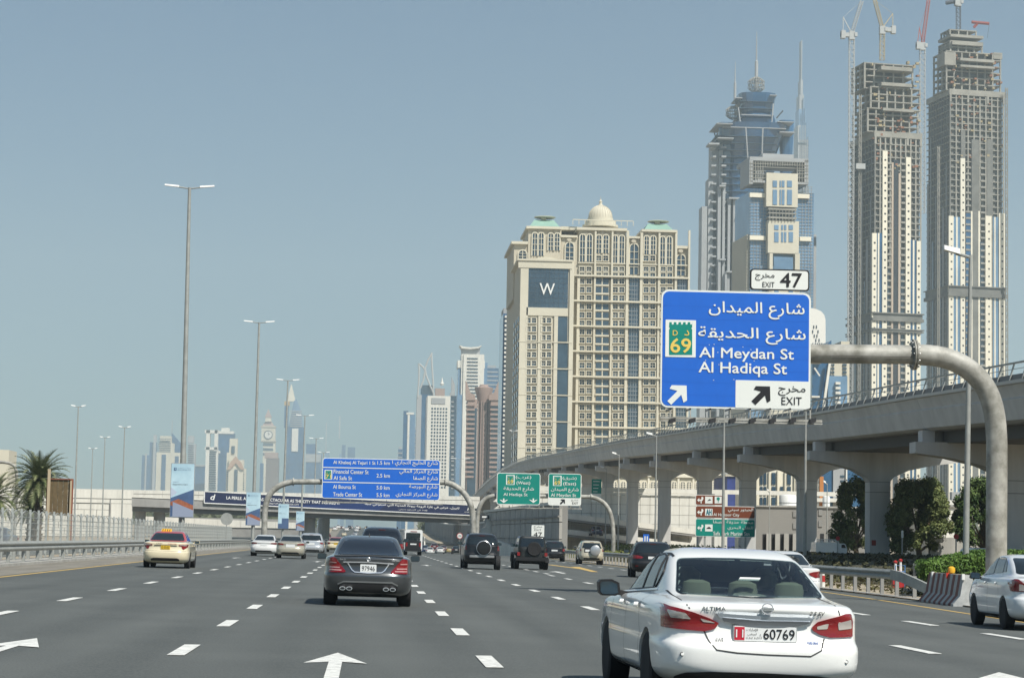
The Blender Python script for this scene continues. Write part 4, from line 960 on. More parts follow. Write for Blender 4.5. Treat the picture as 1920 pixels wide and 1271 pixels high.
# cream SUV with silver spare cover
t10, bv = suv('cream_suv', 'pale beige SUV with round silver spare wheel cover on the exit ramp', paint('champagne', (.55, .50, .38), .3, .2), 1110, 164, -1, w=1.80, h=1.76, l=4.4, plate_at=(-.32, 1.02, .34, .16), lamps=[(-.89, 1.12), (-.80, 1.12), (-.79, .95), (-.89, .92)])
spare_wheel(t10, bv, .24, 1.05, .36, mat('silver cover', (.5, .51, .52), .3, .6)); part(t10, 'plate_recess', M_TRIM, lambda b: b.box(-.55, -.12, onbody(bv, -.3, 1.0)-.012, onbody(bv, -.3, 1)+.02, .88, 1.2))
suv('small_black_suv', 'small black hatchback SUV between the jeep and the cream SUV', M_PB, 1040, 184, -1.5, w=1.80, h=1.66, l=4.3, N=48, plate='', plate_at=(0, .90, .5, .12))
suv('silver_suv', 'silver SUV with grey plate behind the beige saloon', paint('silver', (.52, .54, .56), .3, .4), 583, 163, 0, w=1.86, h=1.66, N=48, plate_at=(0, .88, .52, .16), lamps=[(-.90, 1.03), (-.62, 1.0), (-.72, .90), (-.90, .90)])
suv('dark_van', 'large dark blue-black SUV directly ahead of the grey executive saloon', paint('midnight', (.016, .02, .026), .25), 715, 97, 0, w=1.98, h=1.93, l=5.1, N=64, win=M_TINT, plate_at=(0, .9, .5, .12), cat='car')
sedan('white_sedan', 'white car almost fully hidden behind the right rear pillar of the foreground saloon', M_WHT, 1482, 59, -1, N=64, plate='')
# second taxi, far
t, bv = sedan('taxi', 'distant cream taxi with red roof just left of the grey executive saloon', M_CREAM, 630, 215, 0, roofm=M_TRED, pm=M_PLATEY, N=48, cat='taxi')
me = t.children[0].data; me.materials.append(M_TRED)
for p_ in me.polygons:
    if p_.center.z > 1.06: p_.material_index = 1
# small bus / coach
def coach(px, Y, label, L_=8., w=2.15, h=2.75, low=mat('coach blue', (.04, .13, .30), .4), front=False, m=M_WHT, name='minibus'):
    t = thing(name, label, 'bus')
    b = MB(); pts = rrect(-w/2, w/2, .35, h, .16, 4); b.prism(pts, 0, L_); b.build('body', m, t)
    part(t, 'rear_window', M_GLASS, lambda b: b.prism(rrect(-w/2+.12, w/2-.2, 1.35, h-.28, .08, 3), -.02, .03))
    part(t, 'lower_panel', M_BLACK, lambda b: b.prism(rrect(-w/2+.06, w/2-.12, .55, 1.33, .05, 2), -.03, .02))
    for s in (-1, 1):
        part(t, 'side_window', M_GLASS, lambda b: b.box(s*w/2-.01, s*w/2+.01, .5, L_-.6, 1.4, h-.5) if s > 0 else b.box(-w/2-.01, -w/2+.01, .5, L_-.6, 1.4, h-.5))
        part(t, 'side_skirt', low, lambda b: b.box(min(s*w/2-.02, s*w/2+.015), max(s*w/2-.02, s*w/2+.015), .1, L_, .36, .95))
        part(t, 'tail_light', M_RED, lambda b: b.box(s*(w/2-.2)-.08, s*(w/2-.2)+.08, -.05, 0, .8, 1.15))
    part(t, 'rear_bumper', M_BLACK, lambda b: b.box(-w/2+.05, w/2-.05, -.08, .05, .38, .6)); part(t, 'number_plate', M_PLATE, lambda b: b.box(-.28, .28, -.07, -.03, .95, 1.07))
    part(t, 'roof_lamp', M_RED, lambda b: b.box(-.3, .3, -.03, .02, h-.2, h-.14))
    wheels(t, w/2, (1.6, L_-1.6), .42, .3); place_car(t, px, Y); return t
coach(775, 205, 'white and black minibus just right of the dark SUV, under the overpass', 6.5, 1.62, 2.32)
# white box lorry
tl = thing('white_lorry', 'white box lorry with dotted roof rack parked under the viaduct beside the trees', 'lorry')
tl.location = (P(1530, 1040, 165).x, 165, P(1560, 1046.5, 165).z)
part(tl, 'cargo_box', M_WHT, lambda b: b.box(0, 1.75, 0, 1.9, .48, 1.18)); part(tl, 'side_rail', M_WHT, lambda b: b.box(0, 1.75, -.03, 0, .44, .52))
part(tl, 'cab', M_WHT, lambda b: b.prism([(1.78, .40), (2.34, .40), (2.36, .72), (2.22, 1.08), (2.12, 1.12), (1.78, 1.12)], .1, 1.8)); part(tl, 'cab_window', M_GLASS, lambda b: b.prism([(1.93, .80), (2.26, .80), (2.15, 1.04), (1.93, 1.04)], .08, .12))
part(tl, 'chassis', mat('yellow chassis stripe', (.30, .20, .04), .6), lambda b: b.box(0, 1.7, .05, 1.8, .24, .42))
part(tl, 'rack', M_WHT, lambda b: [b.box(.02, 1.74, 0, .04, 1.20, 1.23), b.box(.02, 1.74, 0, .04, 1.38, 1.41)]+[b.tube([(.12+.21*k+.08*math.cos(a*.785), .02, 1.30+.08*math.sin(a*.785)) for a in range(9)], .02, 5, False) for k in range(8)])
for x in (.55, 2.0):
    for yy in (.12, 1.75): part(tl, 'wheel', M_TYRE, lambda b: b.lathe([(.06, -.11), (.22, -.1), (.22, .1), (.06, .11)], (x, yy, .21), 18, 'y'))
for x in (.55, 2.0): part(tl, 'hubcap', M_WHITE, lambda b: b.lathe([(.12, -.13), (.12, -.1)], (x, .12, .21), 12, 'y'))

# ---- distant traffic beyond the dip: small cars sharing one body ------------------------------------
far = body_mesh('body', SEDAN, M_WHT, 40, 1)
def far_car(px, Y, m, label, suvy=False, group='distant cars beyond the bridge', xoff=0):
    t = thing('distant_car', label, 'car', group=group)
    me = far.copy(); me.materials.clear(); me.materials.append(m); b = link('body', me, t)
    if suvy: b.scale = (1.05, 1, 1.18)
    h = 1.18 if suvy else 1
    part(t, 'rear_window', M_GLASS, lambda b: b.hexa([(-.62, .66, 1.06*h), (.62, .66, 1.06*h), (.62, .8, 1.06*h), (-.62, .8, 1.06*h), (-.5, 1.28, 1.36*h), (.5, 1.28, 1.36*h), (.5, 1.5, 1.36*h), (-.5, 1.5, 1.36*h)]))
    for s in (-1, 1):
        part(t, 'tail_light', M_RED, lambda b: b.box(s*.72-.13, s*.72+.13, .0, .12, .76*h, .90*h))
        for ya in (1.05, 3.84): part(t, 'wheel', M_TYRE, lambda b: b.lathe([(.1, -.1), (.33, -.1), (.33, .1), (.1, .1)], (s*.82, ya, .32), 14, 'x'))
    part(t, 'number_plate', M_PLATE, lambda b: b.box(-.25, .25, -.02, .05, .74*h, .85*h))
    X = P(px, 1009, Y).x; t.location = (X, Y, gz(X, Y)); return t
M_MAR = paint('maroon', (.12, .02, .02)); M_BLUE = paint('navy', (.02, .03, .08)); M_TAN2 = paint('gold', (.5, .38, .16))
for a in ((807, 455, M_WHT, 'tiny white saloon beyond the dip, right of the minibus'), (797, 470, M_BLUE, 'tiny dark blue car behind the tiny white saloon', True), (815, 520, M_MAR, 'tiny maroon hatchback further up the road', True), (833, 500, M_MAR, 'tiny dark red car left of the tiny gold one'),
          (844, 480, M_TAN2, 'tiny gold car beyond the dip, beside the speed limit sign'), (856, 470, M_PB, 'tiny black SUV next to the speed limit sign', True), (826, 470, M_WHT, 'tiny white car just left of the dark red one')):
    far_car(*a)
rnd = random.Random(5); cols = [M_WHT, M_WHT, M_CREAM, M_PB, paint('silver', (.5, .5, .5)), M_BLUE, M_MAR]
k = 0
for lane_x in (-12.5, -8, -4.2, -.4, 3.2):
    for y in range(560, 1150, 66):
        if rnd.random() < .75:
            yy = y+rnd.random()*40; px = proj_px(lane_x, yy); far_car(px, yy, rnd.choice(cols), 'tiny car in the stream of traffic climbing the road beyond the bridge', rnd.random() < .4, 'far stream of traffic beyond the bridge'); k += 1
# oncoming traffic seen through the fence
for x, y, m, lb in ((-22, 96, M_WHT, 'white car on the opposite carriageway behind the arched fence at the left edge'), (-19.5, 122, paint('graphite', (.07, .07, .075)), 'dark grey car on the opposite carriageway behind the fence'), (-24, 150, M_WHT, 'white car on the opposite carriageway half hidden by the fence mesh'), (-27.5, 128, M_PB, 'black car on the opposite carriageway below the palm')):
    t = far_car(690, y, m, lb, group='oncoming cars behind the arched fence'); t.location = (x, y, gz(x, y)); t.rotation_euler = (0, 0, math.pi)
# ------------------------------------------------------------------ elevated railway viaduct on the right
ZT = interp([(40, 8.4), (107, 10.2), (140, 11.05), (174, 11.8), (207, 12.75), (240, 13.6), (273, 14.4), (306, 15.2), (339, 15.9), (372, 16.6), (405, 17.2), (438, 17.9), (470, 18.7), (530, 19.5), (580, 19.5), (650, 18.5), (707, 17.0), (850, 12), (1000, 9)])
XL = interp([(40, 34.4), (600, 34.4), (1000, 35)])
PIERS = [(2330, 107), (1903, 140), (1645, 174), (1512, 207), (1401, 240), (1320, 273), (1245, 306), (1185, 339), (1138, 372), (1099, 405), (1060, 438), (1029, 471), (1004, 504), (984, 537), (966, 570), (950, 604), (936, 638), (924, 672)]
M_VIA = mat('viaduct concrete', (.54, .535, .515), .8, var=.13, scale=.8, bump=.12, bscale=6, coords='World', stretch=(1, .5, .10))
M_VIAL = mat('viaduct parapet', (.57, .56, .54), .8, var=.12, scale=.35, bump=.1, bscale=6)
vd = thing('viaduct', 'long elevated railway viaduct on flared concrete piers crossing the right side', 'viaduct', (34.4, 140, 0))
VO = (34.4, 140, 0)
prof_v = [(0, 0), (0, -.16), (.16, -.2), (.42, -.85), (.30, -.95), (.62, -2.05), (1.0, -2.2), (10.6, -2.2), (11.0, -2.05), (11.3, -.95), (11.2, -.85), (11.45, -.2), (11.6, -.16), (11.6, 0), (11.2, 0), (11.1, -.9), (.5, -.9), (.4, 0)]
ys_p = [40, 74]+[p[1] for p in PIERS]+[706, 740, 800, 860, 930, 1000]
for a, c in zip(ys_p, ys_p[1:]):
    b = MB(); n = len(prof_v); st = 4; vs = []
    for k in range(st+1):
        y = a+.03+(c-a-.06)*k/st
        vs += [(XL(y)+x, y, ZT(y)+z) for x, z in prof_v]
    b.add(vs, [(i*n+k, i*n+(k+1) % n, (i+1)*n+(k+1) % n, (i+1)*n+k) for i in range(st) for k in range(n)])
    # end webs (two quads each, the trough is concave)
    for e in (0, st*n): b.f += [tuple(e+k for k in (0, 1, 2, 3, 16, 17)), tuple(e+k for k in (3, 4, 5, 6, 7, 8, 9, 10, 15, 16)), tuple(e+k for k in (10, 11, 12, 13, 14, 15))]
    relmb(b, VO).build('deck_segment', M_VIA, vd)
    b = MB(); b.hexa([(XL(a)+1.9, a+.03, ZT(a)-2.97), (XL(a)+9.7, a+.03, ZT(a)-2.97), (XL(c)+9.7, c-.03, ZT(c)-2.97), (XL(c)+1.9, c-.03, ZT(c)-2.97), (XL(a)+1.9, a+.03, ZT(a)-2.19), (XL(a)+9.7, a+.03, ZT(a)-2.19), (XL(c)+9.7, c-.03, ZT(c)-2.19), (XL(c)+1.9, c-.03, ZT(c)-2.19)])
    relmb(b, VO).build('shade_keel', mat('shade-dark keel concrete', (.10, .10, .095), .9), vd)  # added box closing the gap above the caps; dark colour paints its shade
    b = MB(); b.add([(XL(a)-.012, a+.03, ZT(a)-.15), (XL(c)-.012, c-.03, ZT(c)-.15), (XL(c)-.012, c-.03, ZT(c)+.03), (XL(a)-.012, a+.03, ZT(a)+.03),
                     (XL(a)+.25, a+.03, ZT(a)-.15), (XL(c)+.25, c-.03, ZT(c)-.15), (XL(c)+.25, c-.03, ZT(c)+.03), (XL(a)+.25, a+.03, ZT(a)+.03)], [(0, 1, 2, 3), (3, 2, 6, 7), (0, 4, 5, 1), (4, 7, 6, 5), (0, 3, 7, 4), (1, 5, 6, 2)])
    relmb(b, VO).build('coping', mat('pale coping', (.55, .54, .50), .7), vd)
for px, Y in PIERS:
    X = P(px, 1000, Y).x; zt = ZT(Y)-2.2-.75; zb = gz(X, Y)-.2; zn = zt-2.3
    w = .80
    b = MB().prism([(-w, 0), (w, 0), (w, zn-zb), (-w, zn-zb)], -.85, .85)
    p_ = b.build('pier', M_VIA, vd); p_.location = (X-VO[0], Y-VO[1], zb)
    link('joint_band', MB().box(-w-.012, w+.012, -.862, .862, zn-zb-.85, zn-zb-.80).box(-w-.012, w+.012, -.862, .862, zn-zb-.05, zn-zb).mesh('joint_band', M_CONC_D), p_)
    hl = X-XL(Y)+.1; hr = XL(Y)+11.6-X+.1; t_ = zt-zb; q = zn-zb
    def sect(x, zb_, yw): return [(x, -yw, zb_), (x, yw, zb_), (x, yw, t_), (x, -yw, t_)]
    S_ = [sect(-hl, t_-.70, .8), sect(-hl*.66, t_-.98, .95), sect(-hl*.36, t_-1.4, .98), sect(-w*1.35, q+.36, .92), sect(-w, q, .85), sect(w, q, .85), sect(w*1.35, q+.36, .92), sect(hr*.36, t_-1.4, .98), sect(hr*.66, t_-.98, .95), sect(hr, t_-.70, .8)]
    b = MB().add([v for s_ in S_ for v in s_], [(i*4+k, i*4+(k+1) % 4, (i+1)*4+(k+1) % 4, (i+1)*4+k) for i in range(9) for k in range(4)]+[(0, 1, 2, 3), (36, 37, 38, 39)])
    b.build('pier_cap', M_VIA, p_)
    for dx in (-hl+.9, -1.5, 1.5, hr-.9): link('bearing', MB().box(dx-.4, dx+.4, -.55, .55, t_, t_+.74).mesh('bearing', M_VIAL), p_)
# viaduct railing: slanted posts, rails, lower panels
pr_m = MB().bar((0, 0, 0), (.28, 0, 1.0), .07, .13, upv=(0, 1, 0)).mesh('railing_post', M_STEELM)
for k in range(248): y = 100+2.4*k; link('railing_post', pr_m, vd, (XL(y)+.12-VO[0], y-VO[1], ZT(y)))
b = MB(); b2 = MB()
for a in range(44, 980, 12):
    c = a+12
    for dx, dz in ((.40, 1.0),): b.bar((XL(a)+dx, a, ZT(a)+dz), (XL(c)+dx, c, ZT(c)+dz), .13, .10)
    b.bar((XL(a)+.30, a, ZT(a)+.66), (XL(c)+.30, c, ZT(c)+.66), .03, .03)
    b2.add([(XL(a)+.20, a, ZT(a)), (XL(c)+.20, c, ZT(c)), (XL(c)+.26, c, ZT(c)+.36), (XL(a)+.26, a, ZT(a)+.36), (XL(a)+.24, a, ZT(a)), (XL(c)+.24, c, ZT(c)), (XL(c)+.30, c, ZT(c)+.36), (XL(a)+.30, a, ZT(a)+.36)], [(0, 1, 2, 3), (7, 6, 5, 4), (3, 2, 6, 7)])
relmb(b, VO).build('railing_rail', M_STEELM, vd); relmb(b2, VO).build('railing_panel', mat('grey kick panel', (.16, .16, .155), .6), vd)
# pier number marks
part(vd, 'pier_sign', mat('faded red sign', (.30, .03, .03), .6), lambda b: b.box(P(1635, 1010, 173).x-VO[0], P(1643, 1010, 173).x-VO[0], 174-.89-VO[1], 174-.855-VO[1], P(1633, 1022, 172.8).z, P(1633, 1012, 172.8).z))

# ------------------------------------------------------------------ overpass, abutments, retaining walls
ovp = thing('overpass', 'concrete road overpass with white parapets crossing above the highway', 'bridge', (0, 620, 0))
OO = (0, 620, 0); KB = 1.85
def ZK(z): return 1.42+(z-1.42)*KB
def zpx(px, py, Y): return P(px, py, Y).z
xa, xb = P(-300, 920, 620).x, P(900, 935, 620).x
for k in range(36):     # parapet panels
    a = xa+(xb-xa)*k/36; c = xa+(xb-xa)*(k+1)/36-.07
    z1 = ZK(7.9); link('parapet_panel', MB().box(a, c, 0, .6, ZK(6.15), ZK(7.28)).mesh('parapet_panel', M_WHITEC), ovp); link('parapet_panel', MB().box(a, c, -.1, .7, ZK(7.35), z1).mesh('parapet_panel', M_WHITEC), ovp)
part(ovp, 'parapet_rail', M_CONC_D, lambda b: b.box(xa, xb, .1, .5, ZK(7.2), ZK(7.4)))
part(ovp, 'deck', M_CONC_D, lambda b: b.box(xa+48, xb, .75, 16, ZK(4.9), ZK(6.6)))
A = Vector((P(247, 940, 533).x, 533, 0)); B = Vector((P(915, 970, 612).x, 612, 0))
def girder(b, dz0, dz1, off0=0, off1=1., za=ZK(6.05), zb_=ZK(5.55), extra=0):
    d = (B-A).normalized(); n = Vector((0, 1, 0))
    p, q = A+n*off0, B+n*off0; p2, q2 = A+n*off1, B+n*off1
    b.hexa([(p.x, p.y, za+dz0), (q.x, q.y, zb_+dz0), (q2.x, q2.y, zb_+dz0), (p2.x, p2.y, za+dz0), (p.x, p.y, za+dz1), (q.x, q.y, zb_+dz1), (q2.x, q2.y, zb_+dz1), (p2.x, p2.y, za+dz1)])
gb = MB(); girder(gb, -1.15*KB, 0, 0, 12); relmb(gb, OO).build('girder', M_CONC_D, ovp)
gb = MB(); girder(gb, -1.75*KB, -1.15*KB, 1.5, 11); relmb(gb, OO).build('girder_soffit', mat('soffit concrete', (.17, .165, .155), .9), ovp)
gb = MB(); girder(gb, 0, .22, -.25, .9); relmb(gb, OO).build('girder_ledge', M_WHITEC, ovp)
# columns
for px, Y, r, z1 in ((578, 577, 1.75, ZK(4.1)), (607, 588, 1.5, ZK(3.9)), (298, 544, 1.4, ZK(4.3)), (262, 540, 1.3, ZK(4.3)), (870, 603, .9, ZK(3.7))):
    X = P(px, 1000, Y).x; o = part(ovp, 'column', M_CONC_D if px != 607 else M_CONC, lambda b: b.lathe([(r, gz(X, Y)-.2), (r, z1+.3)], (X-OO[0], Y-OO[1], 0), 20), True)
# banner with lettering on the girder
M_NAVY = mat('navy banner print', (.012, .018, .06), .5)
bd = (B-A).normalized(); bang = math.atan2(bd.y, bd.x); bn = Vector((-bd.y, bd.x, 0))
t0 = (P(380, 930, 545).x-A.x)/(B.x-A.x); t1 = (P(886, 958, 608.5).x-A.x)/(B.x-A.x)
p0 = A.lerp(B, t0); L_b = (A.lerp(B, t1)-p0).length
ban = thing('banner', 'long navy advertising banner with white lettering hung along the overpass girder', 'banner', (p0.x-bn.x*.5, p0.y-bn.y*.5, 0), bang)
zA = zpx(380, 942, 548); zB = zpx(886, 965.5, 608.5); hB = 2.6
def bz(u): return zA+(zB-zA)*u
o = part(ban, 'banner_cloth', M_NAVY, lambda b: b.hexa([(0, 0, zA), (L_b, 0, zB), (L_b, .05, zB), (0, .05, zA), (0, 0, zA+hB), (L_b, 0, zB+hB), (L_b, .05, zB+hB), (0, .05, zA+hB)]))
part(ban, 'banner_frame', M_WHITE, lambda b: b.bar((-.1, -.02, zA-.1), (L_b+.1, -.02, zB-.1), .22).bar((-.1, -.02, zA+hB+.08), (L_b+.1, -.02, zB+hB+.08), .16).bar((-.1, -.02, zA-.1), (-.1, -.02, zA+hB), .2).bar((L_b+.1, -.02, zB-.1), (L_b+.1, -.02, zB+hB), .2))
def btext(s, u0, u1, v0, v1, bold=.03, ar=False, m=M_WHITE, slant=0):
    o = text(ban, s, L_b*u0, L_b*u1, 0, 1, m, -.022, bold, ar=ar, slant=slant)
    if o:
        for v in o.data.vertices:
            v.co.z = bz(v.co.x/L_b)+hB*(v0+(v1-v0)*v.co.z)
bu = lambda px: (px-380)/506.
btext('LA PERLE. A SHOW AS SPECTACULAR AS THE CITY THAT INSPIRED IT', bu(417), bu(620), .42, .70, .045)
btext('ONLY AT AL HABTOOR CITY', bu(490), bu(545), .14, .30, .01)
btext('لابيرل، عرض في غاية الروعة بروعة المدينة التي تستوحي منها', bu(667), bu(855), .44, .76, .03, True)
btext('فقط في الحبتور سيتي', bu(733), bu(790), .14, .34, .01, True)
btext('d', bu(390), bu(398), .3, .8, .05, slant=.2); btext('H', bu(872), bu(880), .45, .75, .05, slant=.2); btext('AL HABTOOR', bu(866), bu(884), .24, .34, .01)
part(ban, 'blue_sweep', mat('royal blue print', (.012, .03, .12), .5), lambda b: b.hexa([(L_b*.22, -.006, bz(.22)+.02), (L_b*.62, -.006, bz(.62)+.02), (L_b*.62, .0, bz(.62)+.02), (L_b*.22, .0, bz(.22)+.02), (L_b*.30, -.006, bz(.30)+.30), (L_b*.66, -.006, bz(.66)+hB*.9), (L_b*.66, 0, bz(.66)+hB*.9), (L_b*.30, 0, bz(.30)+.30)]))
# left abutment wall with blocks
def panel_wall(t, x0, x1, z0, z1, nx, nz, m, y=0, gap=.05, th=.35, brick=True, name='wall_panel', topf=None):
    for j in range(nz):
        off = .5 if (brick and j % 2) else 0
        for i in range(-1 if off else 0, nx):
            a = x0+(x1-x0)*(i+off)/nx; c = x0+(x1-x0)*(i+1+off)/nx
            a, c = max(a, x0), min(c, x1)
            if c-a < .1: continue
            zz0 = z0+(z1-z0)*j/nz; zz1 = z0+(z1-z0)*(j+1)/nz-gap
            if topf:
                ta, tc = topf(a), topf(c)
                if max(ta, tc) <= zz0+.05: continue
                b = MB().prism([(a, zz0), (c-gap, zz0), (c-gap, max(zz0+.02, min(zz1, tc))), (a, max(zz0+.02, min(zz1, ta)))], y, y+th)
            else: b = MB().box(a, c-gap, y, y+th, zz0, zz1)
            b.build(name, m, t)
ab = thing('abutment_wall', 'white panelled abutment wall left of the overpass opening', 'wall', (P(135, 990, 588).x, 588, 0))
w_ = P(247, 990, 588).x-P(135, 990, 588).x; z1 = zpx(190, 926, 588)
part(ab, 'wall_core', M_CONC_D, lambda b: b.box(-26, w_, .3, 1.2, -1, z1))
panel_wall(ab, -26, w_-5.9, -.5, z1-2.4, 11, 6, M_WHITEC, brick=True, gap=.1)
part(ab, 'capping', M_WHITEC, lambda b: b.box(-26, w_+.1, -.2, .35, z1-2.3, z1-1.3)); part(ab, 'capping', M_WHITEC, lambda b: b.box(-26, w_+.1, -.1, .35, z1-1.1, z1+1.1))
part(ab, 'pilaster', M_WHITEC, lambda b: b.box(w_-5.5, w_, -.4, .3, -.5, z1-2.4)); part(ab, 'drain_pipe', M_CONC_D, lambda b: b.box(w_-5.85, w_-5.55, -.3, 0, -.5, z1-1.3))
# wall seen through the opening on the left
lw = thing('ramp_wall', 'low white ramp wall seen through the left opening of the overpass', 'wall', (P(255, 985, 660).x, 660, 0))
w2 = P(560, 985, 660).x-P(255, 985, 660).x
part(lw, 'wall_core', M_CONC_D, lambda b: b.box(0, w2, .3, .8, -1, zpx(255, 968, 660)))
for k in range(14): part(lw, 'wall_panel', M_WHITEC, lambda b: b.hexa([(w2*k/14, 0, zpx(255, 985, 660)), (w2*(k+1)/14-.06, 0, zpx(255, 985, 660)), (w2*(k+1)/14-.06, .3, zpx(255, 985, 660)), (w2*k/14, .3, zpx(255, 985, 660)), (w2*k/14, 0, zpx(255, 967, 660)-1.1*k/14), (w2*(k+1)/14-.06, 0, zpx(255, 967, 660)-1.1*(k+1)/14), (w2*(k+1)/14-.06, .3, zpx(255, 967, 660)-1.1*(k+1)/14), (w2*k/14, .3, zpx(255, 967, 660)-1.1*k/14)]))
# right: retaining wall behind the viaduct with ramp parapets
RX = P(905, 1000, 352).x
rw_ = thing('retaining_wall', 'tall panelled retaining wall and ramps behind the viaduct piers', 'wall', (RX, 352, 0))
rwl = P(1310, 1000, 352).x-RX; zt_ = zpx(1150, 927, 352)
topf = lambda x: min(zt_, zpx(905, 990, 352)+x*1.9)
part(rw_, 'wall_core', M_CONC_D, lambda b: b.prism([(0, -3), (rwl, -3), (rwl, zt_-.05), (4.0, zt_-.05), (0, topf(0)-.05)], .36, 1.4))
panel_wall(rw_, 0, rwl, -1.5, zt_, 22, 7, M_WHITEC, topf=topf, brick=False)
part(rw_, 'capping', M_WHITEC, lambda b: b.box(3.2, rwl, -.25, .5, zt_, zt_+.35)); part(rw_, 'parapet', M_WHITEC, lambda b: b.box(3.2, rwl+30, -.1, .3, zt_+.42, zt_+1.1))
for (a, b_), (c, d) in (((1010, 956), (1310, 993)), ((1000, 985), (1300, 1018))):
    Y = 346; p, q = P(a, b_, Y), P(c, d, Y)
    part(rw_, 'ramp_parapet', M_WHITEC, lambda b: b.hexa([(p.x-RX, -6, p.z-.75), (q.x-RX, -6, q.z-.75), (q.x-RX, -5.7, q.z-.75), (p.x-RX, -5.7, p.z-.75), (p.x-RX, -6, p.z), (q.x-RX, -6, q.z), (q.x-RX, -5.7, q.z), (p.x-RX, -5.7, p.z)]))
    part(rw_, 'ramp_soffit', M_CONC_D, lambda b: b.hexa([(p.x-RX, -5.9, p.z-1.1), (q.x-RX, -5.9, q.z-1.1), (q.x-RX, -.2, q.z-1.1), (p.x-RX, -.2, p.z-1.1), (p.x-RX, -5.9, p.z-.78), (q.x-RX, -5.9, q.z-.78), (q.x-RX, -.2, q.z-.78), (p.x-RX, -.2, p.z-.78)]))
far_car(1120, 341, M_BLUE, 'dark car driving on the ramp between the viaduct piers', group='cars on the ramp').location.z = zpx(1120, 1004, 341)
# bank with wall on the right side of the underpass
ub = thing('underpass_wall', 'white slanted wing wall at the right end of the overpass', 'wall', (P(905, 1000, 333).x, 333, 0))
part(ub, 'wing', M_WHITEC, lambda b: b.prism([(-1.2, -2), (1.0, -2), (2.6, 5.2), (.8, 5.4), (.4, 3.4), (-.2, 3.2)], 0, .6))
part(ub, 'coping', M_WHITEC, lambda b: b.hexa([(2.4, -1, 5.1), (5.2, -1, 5.1), (5.2, 0, 5.1), (2.4, 0, 5.1), (2.4, -1, 5.35), (5.2, -1, 5.35), (5.2, 0, 5.35), (2.4, 0, 5.35)]))
part(ub, 'bridge_sign', M_DARK, lambda b: b.box(-.4, .9, -.3, -.2, 4.6, 5.15)); part(ub, 'sign_face', M_WHITE, lambda b: b.box(-.15, .65, -.33, -.31, 4.75, 5.0))
# shaded side wall of the ramp cutting, facing the road
def long_wall(name, label, pts, z0, m, n, rows, ledge=True):
    o = Vector((pts[0][0], pts[0][1], 0)); t = thing(name, label, 'wall', o)
    for (xa_, ya_, za_), (xb_, yb_, zb_) in zip(pts, pts[1:]):
        p, q = Vector((xa_, ya_, 0))-o, Vector((xb_, yb_, 0))-o; d = (q-p); nn = Vector((d.y, -d.x, 0)).normalized()*(-1 if d.y > 0 else 1)
        if nn.x < 0: nn = -nn
        core = [p+nn*.3, q+nn*.3, q+nn*.9, p+nn*.9]; part(t, 'wall_core', M_CONC_D, lambda b: b.hexa([(v.x, v.y, z0) for v in core]+[(core[0].x, core[0].y, za_-.05), (core[1].x, core[1].y, zb_-.05), (core[2].x, core[2].y, zb_-.05), (core[3].x, core[3].y, za_-.05)]))
        for i in range(n):
            for j in range(rows):
                a, c = p+d*(i/n), p+d*((i+1)/n-.012/n*6); ta, tc = za_+(zb_-za_)*i/n, za_+(zb_-za_)*(i+1)/n
                f0 = lambda t_, r_: z0+(t_-z0)*r_
                r0, r1 = j/rows, (j+1)/rows-.012
                part(t, 'wall_panel', m, lambda b: b.hexa([(a.x, a.y, f0(ta, r0)), (c.x, c.y, f0(tc, r0)), (c.x+nn.x*.3, c.y+nn.y*.3, f0(tc, r0)), (a.x+nn.x*.3, a.y+nn.y*.3, f0(ta, r0)), (a.x, a.y, f0(ta, r1)), (c.x, c.y, f0(tc, r1)), (c.x+nn.x*.3, c.y+nn.y*.3, f0(tc, r1)), (a.x+nn.x*.3, a.y+nn.y*.3, f0(ta, r1))]))
        part(t, 'capping', M_WHITEC, lambda b: b.bar((p.x+nn.x*.4, p.y+nn.y*.4, za_+.15), (q.x+nn.x*.4, q.y+nn.y*.4, zb_+.15), 1.1, .35))
        part(t, 'ledge', M_CONC_D, lambda b: b.bar((p.x, p.y, za_-1.3), (q.x, q.y, zb_-1.3), .35, .18))
    return t
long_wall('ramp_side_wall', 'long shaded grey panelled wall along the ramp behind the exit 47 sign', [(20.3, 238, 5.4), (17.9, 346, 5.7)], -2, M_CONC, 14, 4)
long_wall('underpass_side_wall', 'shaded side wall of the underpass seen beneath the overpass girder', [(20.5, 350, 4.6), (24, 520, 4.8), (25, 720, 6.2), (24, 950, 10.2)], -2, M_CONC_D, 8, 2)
# nose barrier in front of the wing wall
nb = thing('nose_barrier', 'low sloping concrete barrier nose between the through lanes and the ramp', 'barrier', (P(925, 1030, 300).x, 300, 0))
n0 = P(945, 1023, 300); n1 = P(975, 1033, 285)
part(nb, 'barrier_wall', M_WHITEC, lambda b: b.hexa([(0, 0, -2), (n1.x-nb.location.x, -15, -1), (n1.x-nb.location.x+.4, -15, -1), (.4, 0, -2), (0, 0, n0.z+.8), (n1.x-nb.location.x, -15, n1.z+.3), (n1.x-nb.location.x+.4, -15, n1.z+.3), (.4, 0, n0.z+.8)]))
part(nb, 'barrier_block', M_WHITEC, lambda b: b.box(n1.x-nb.location.x-.2, n1.x-nb.location.x+.7, -15.6, -14.6, -1, n1.z+.35))
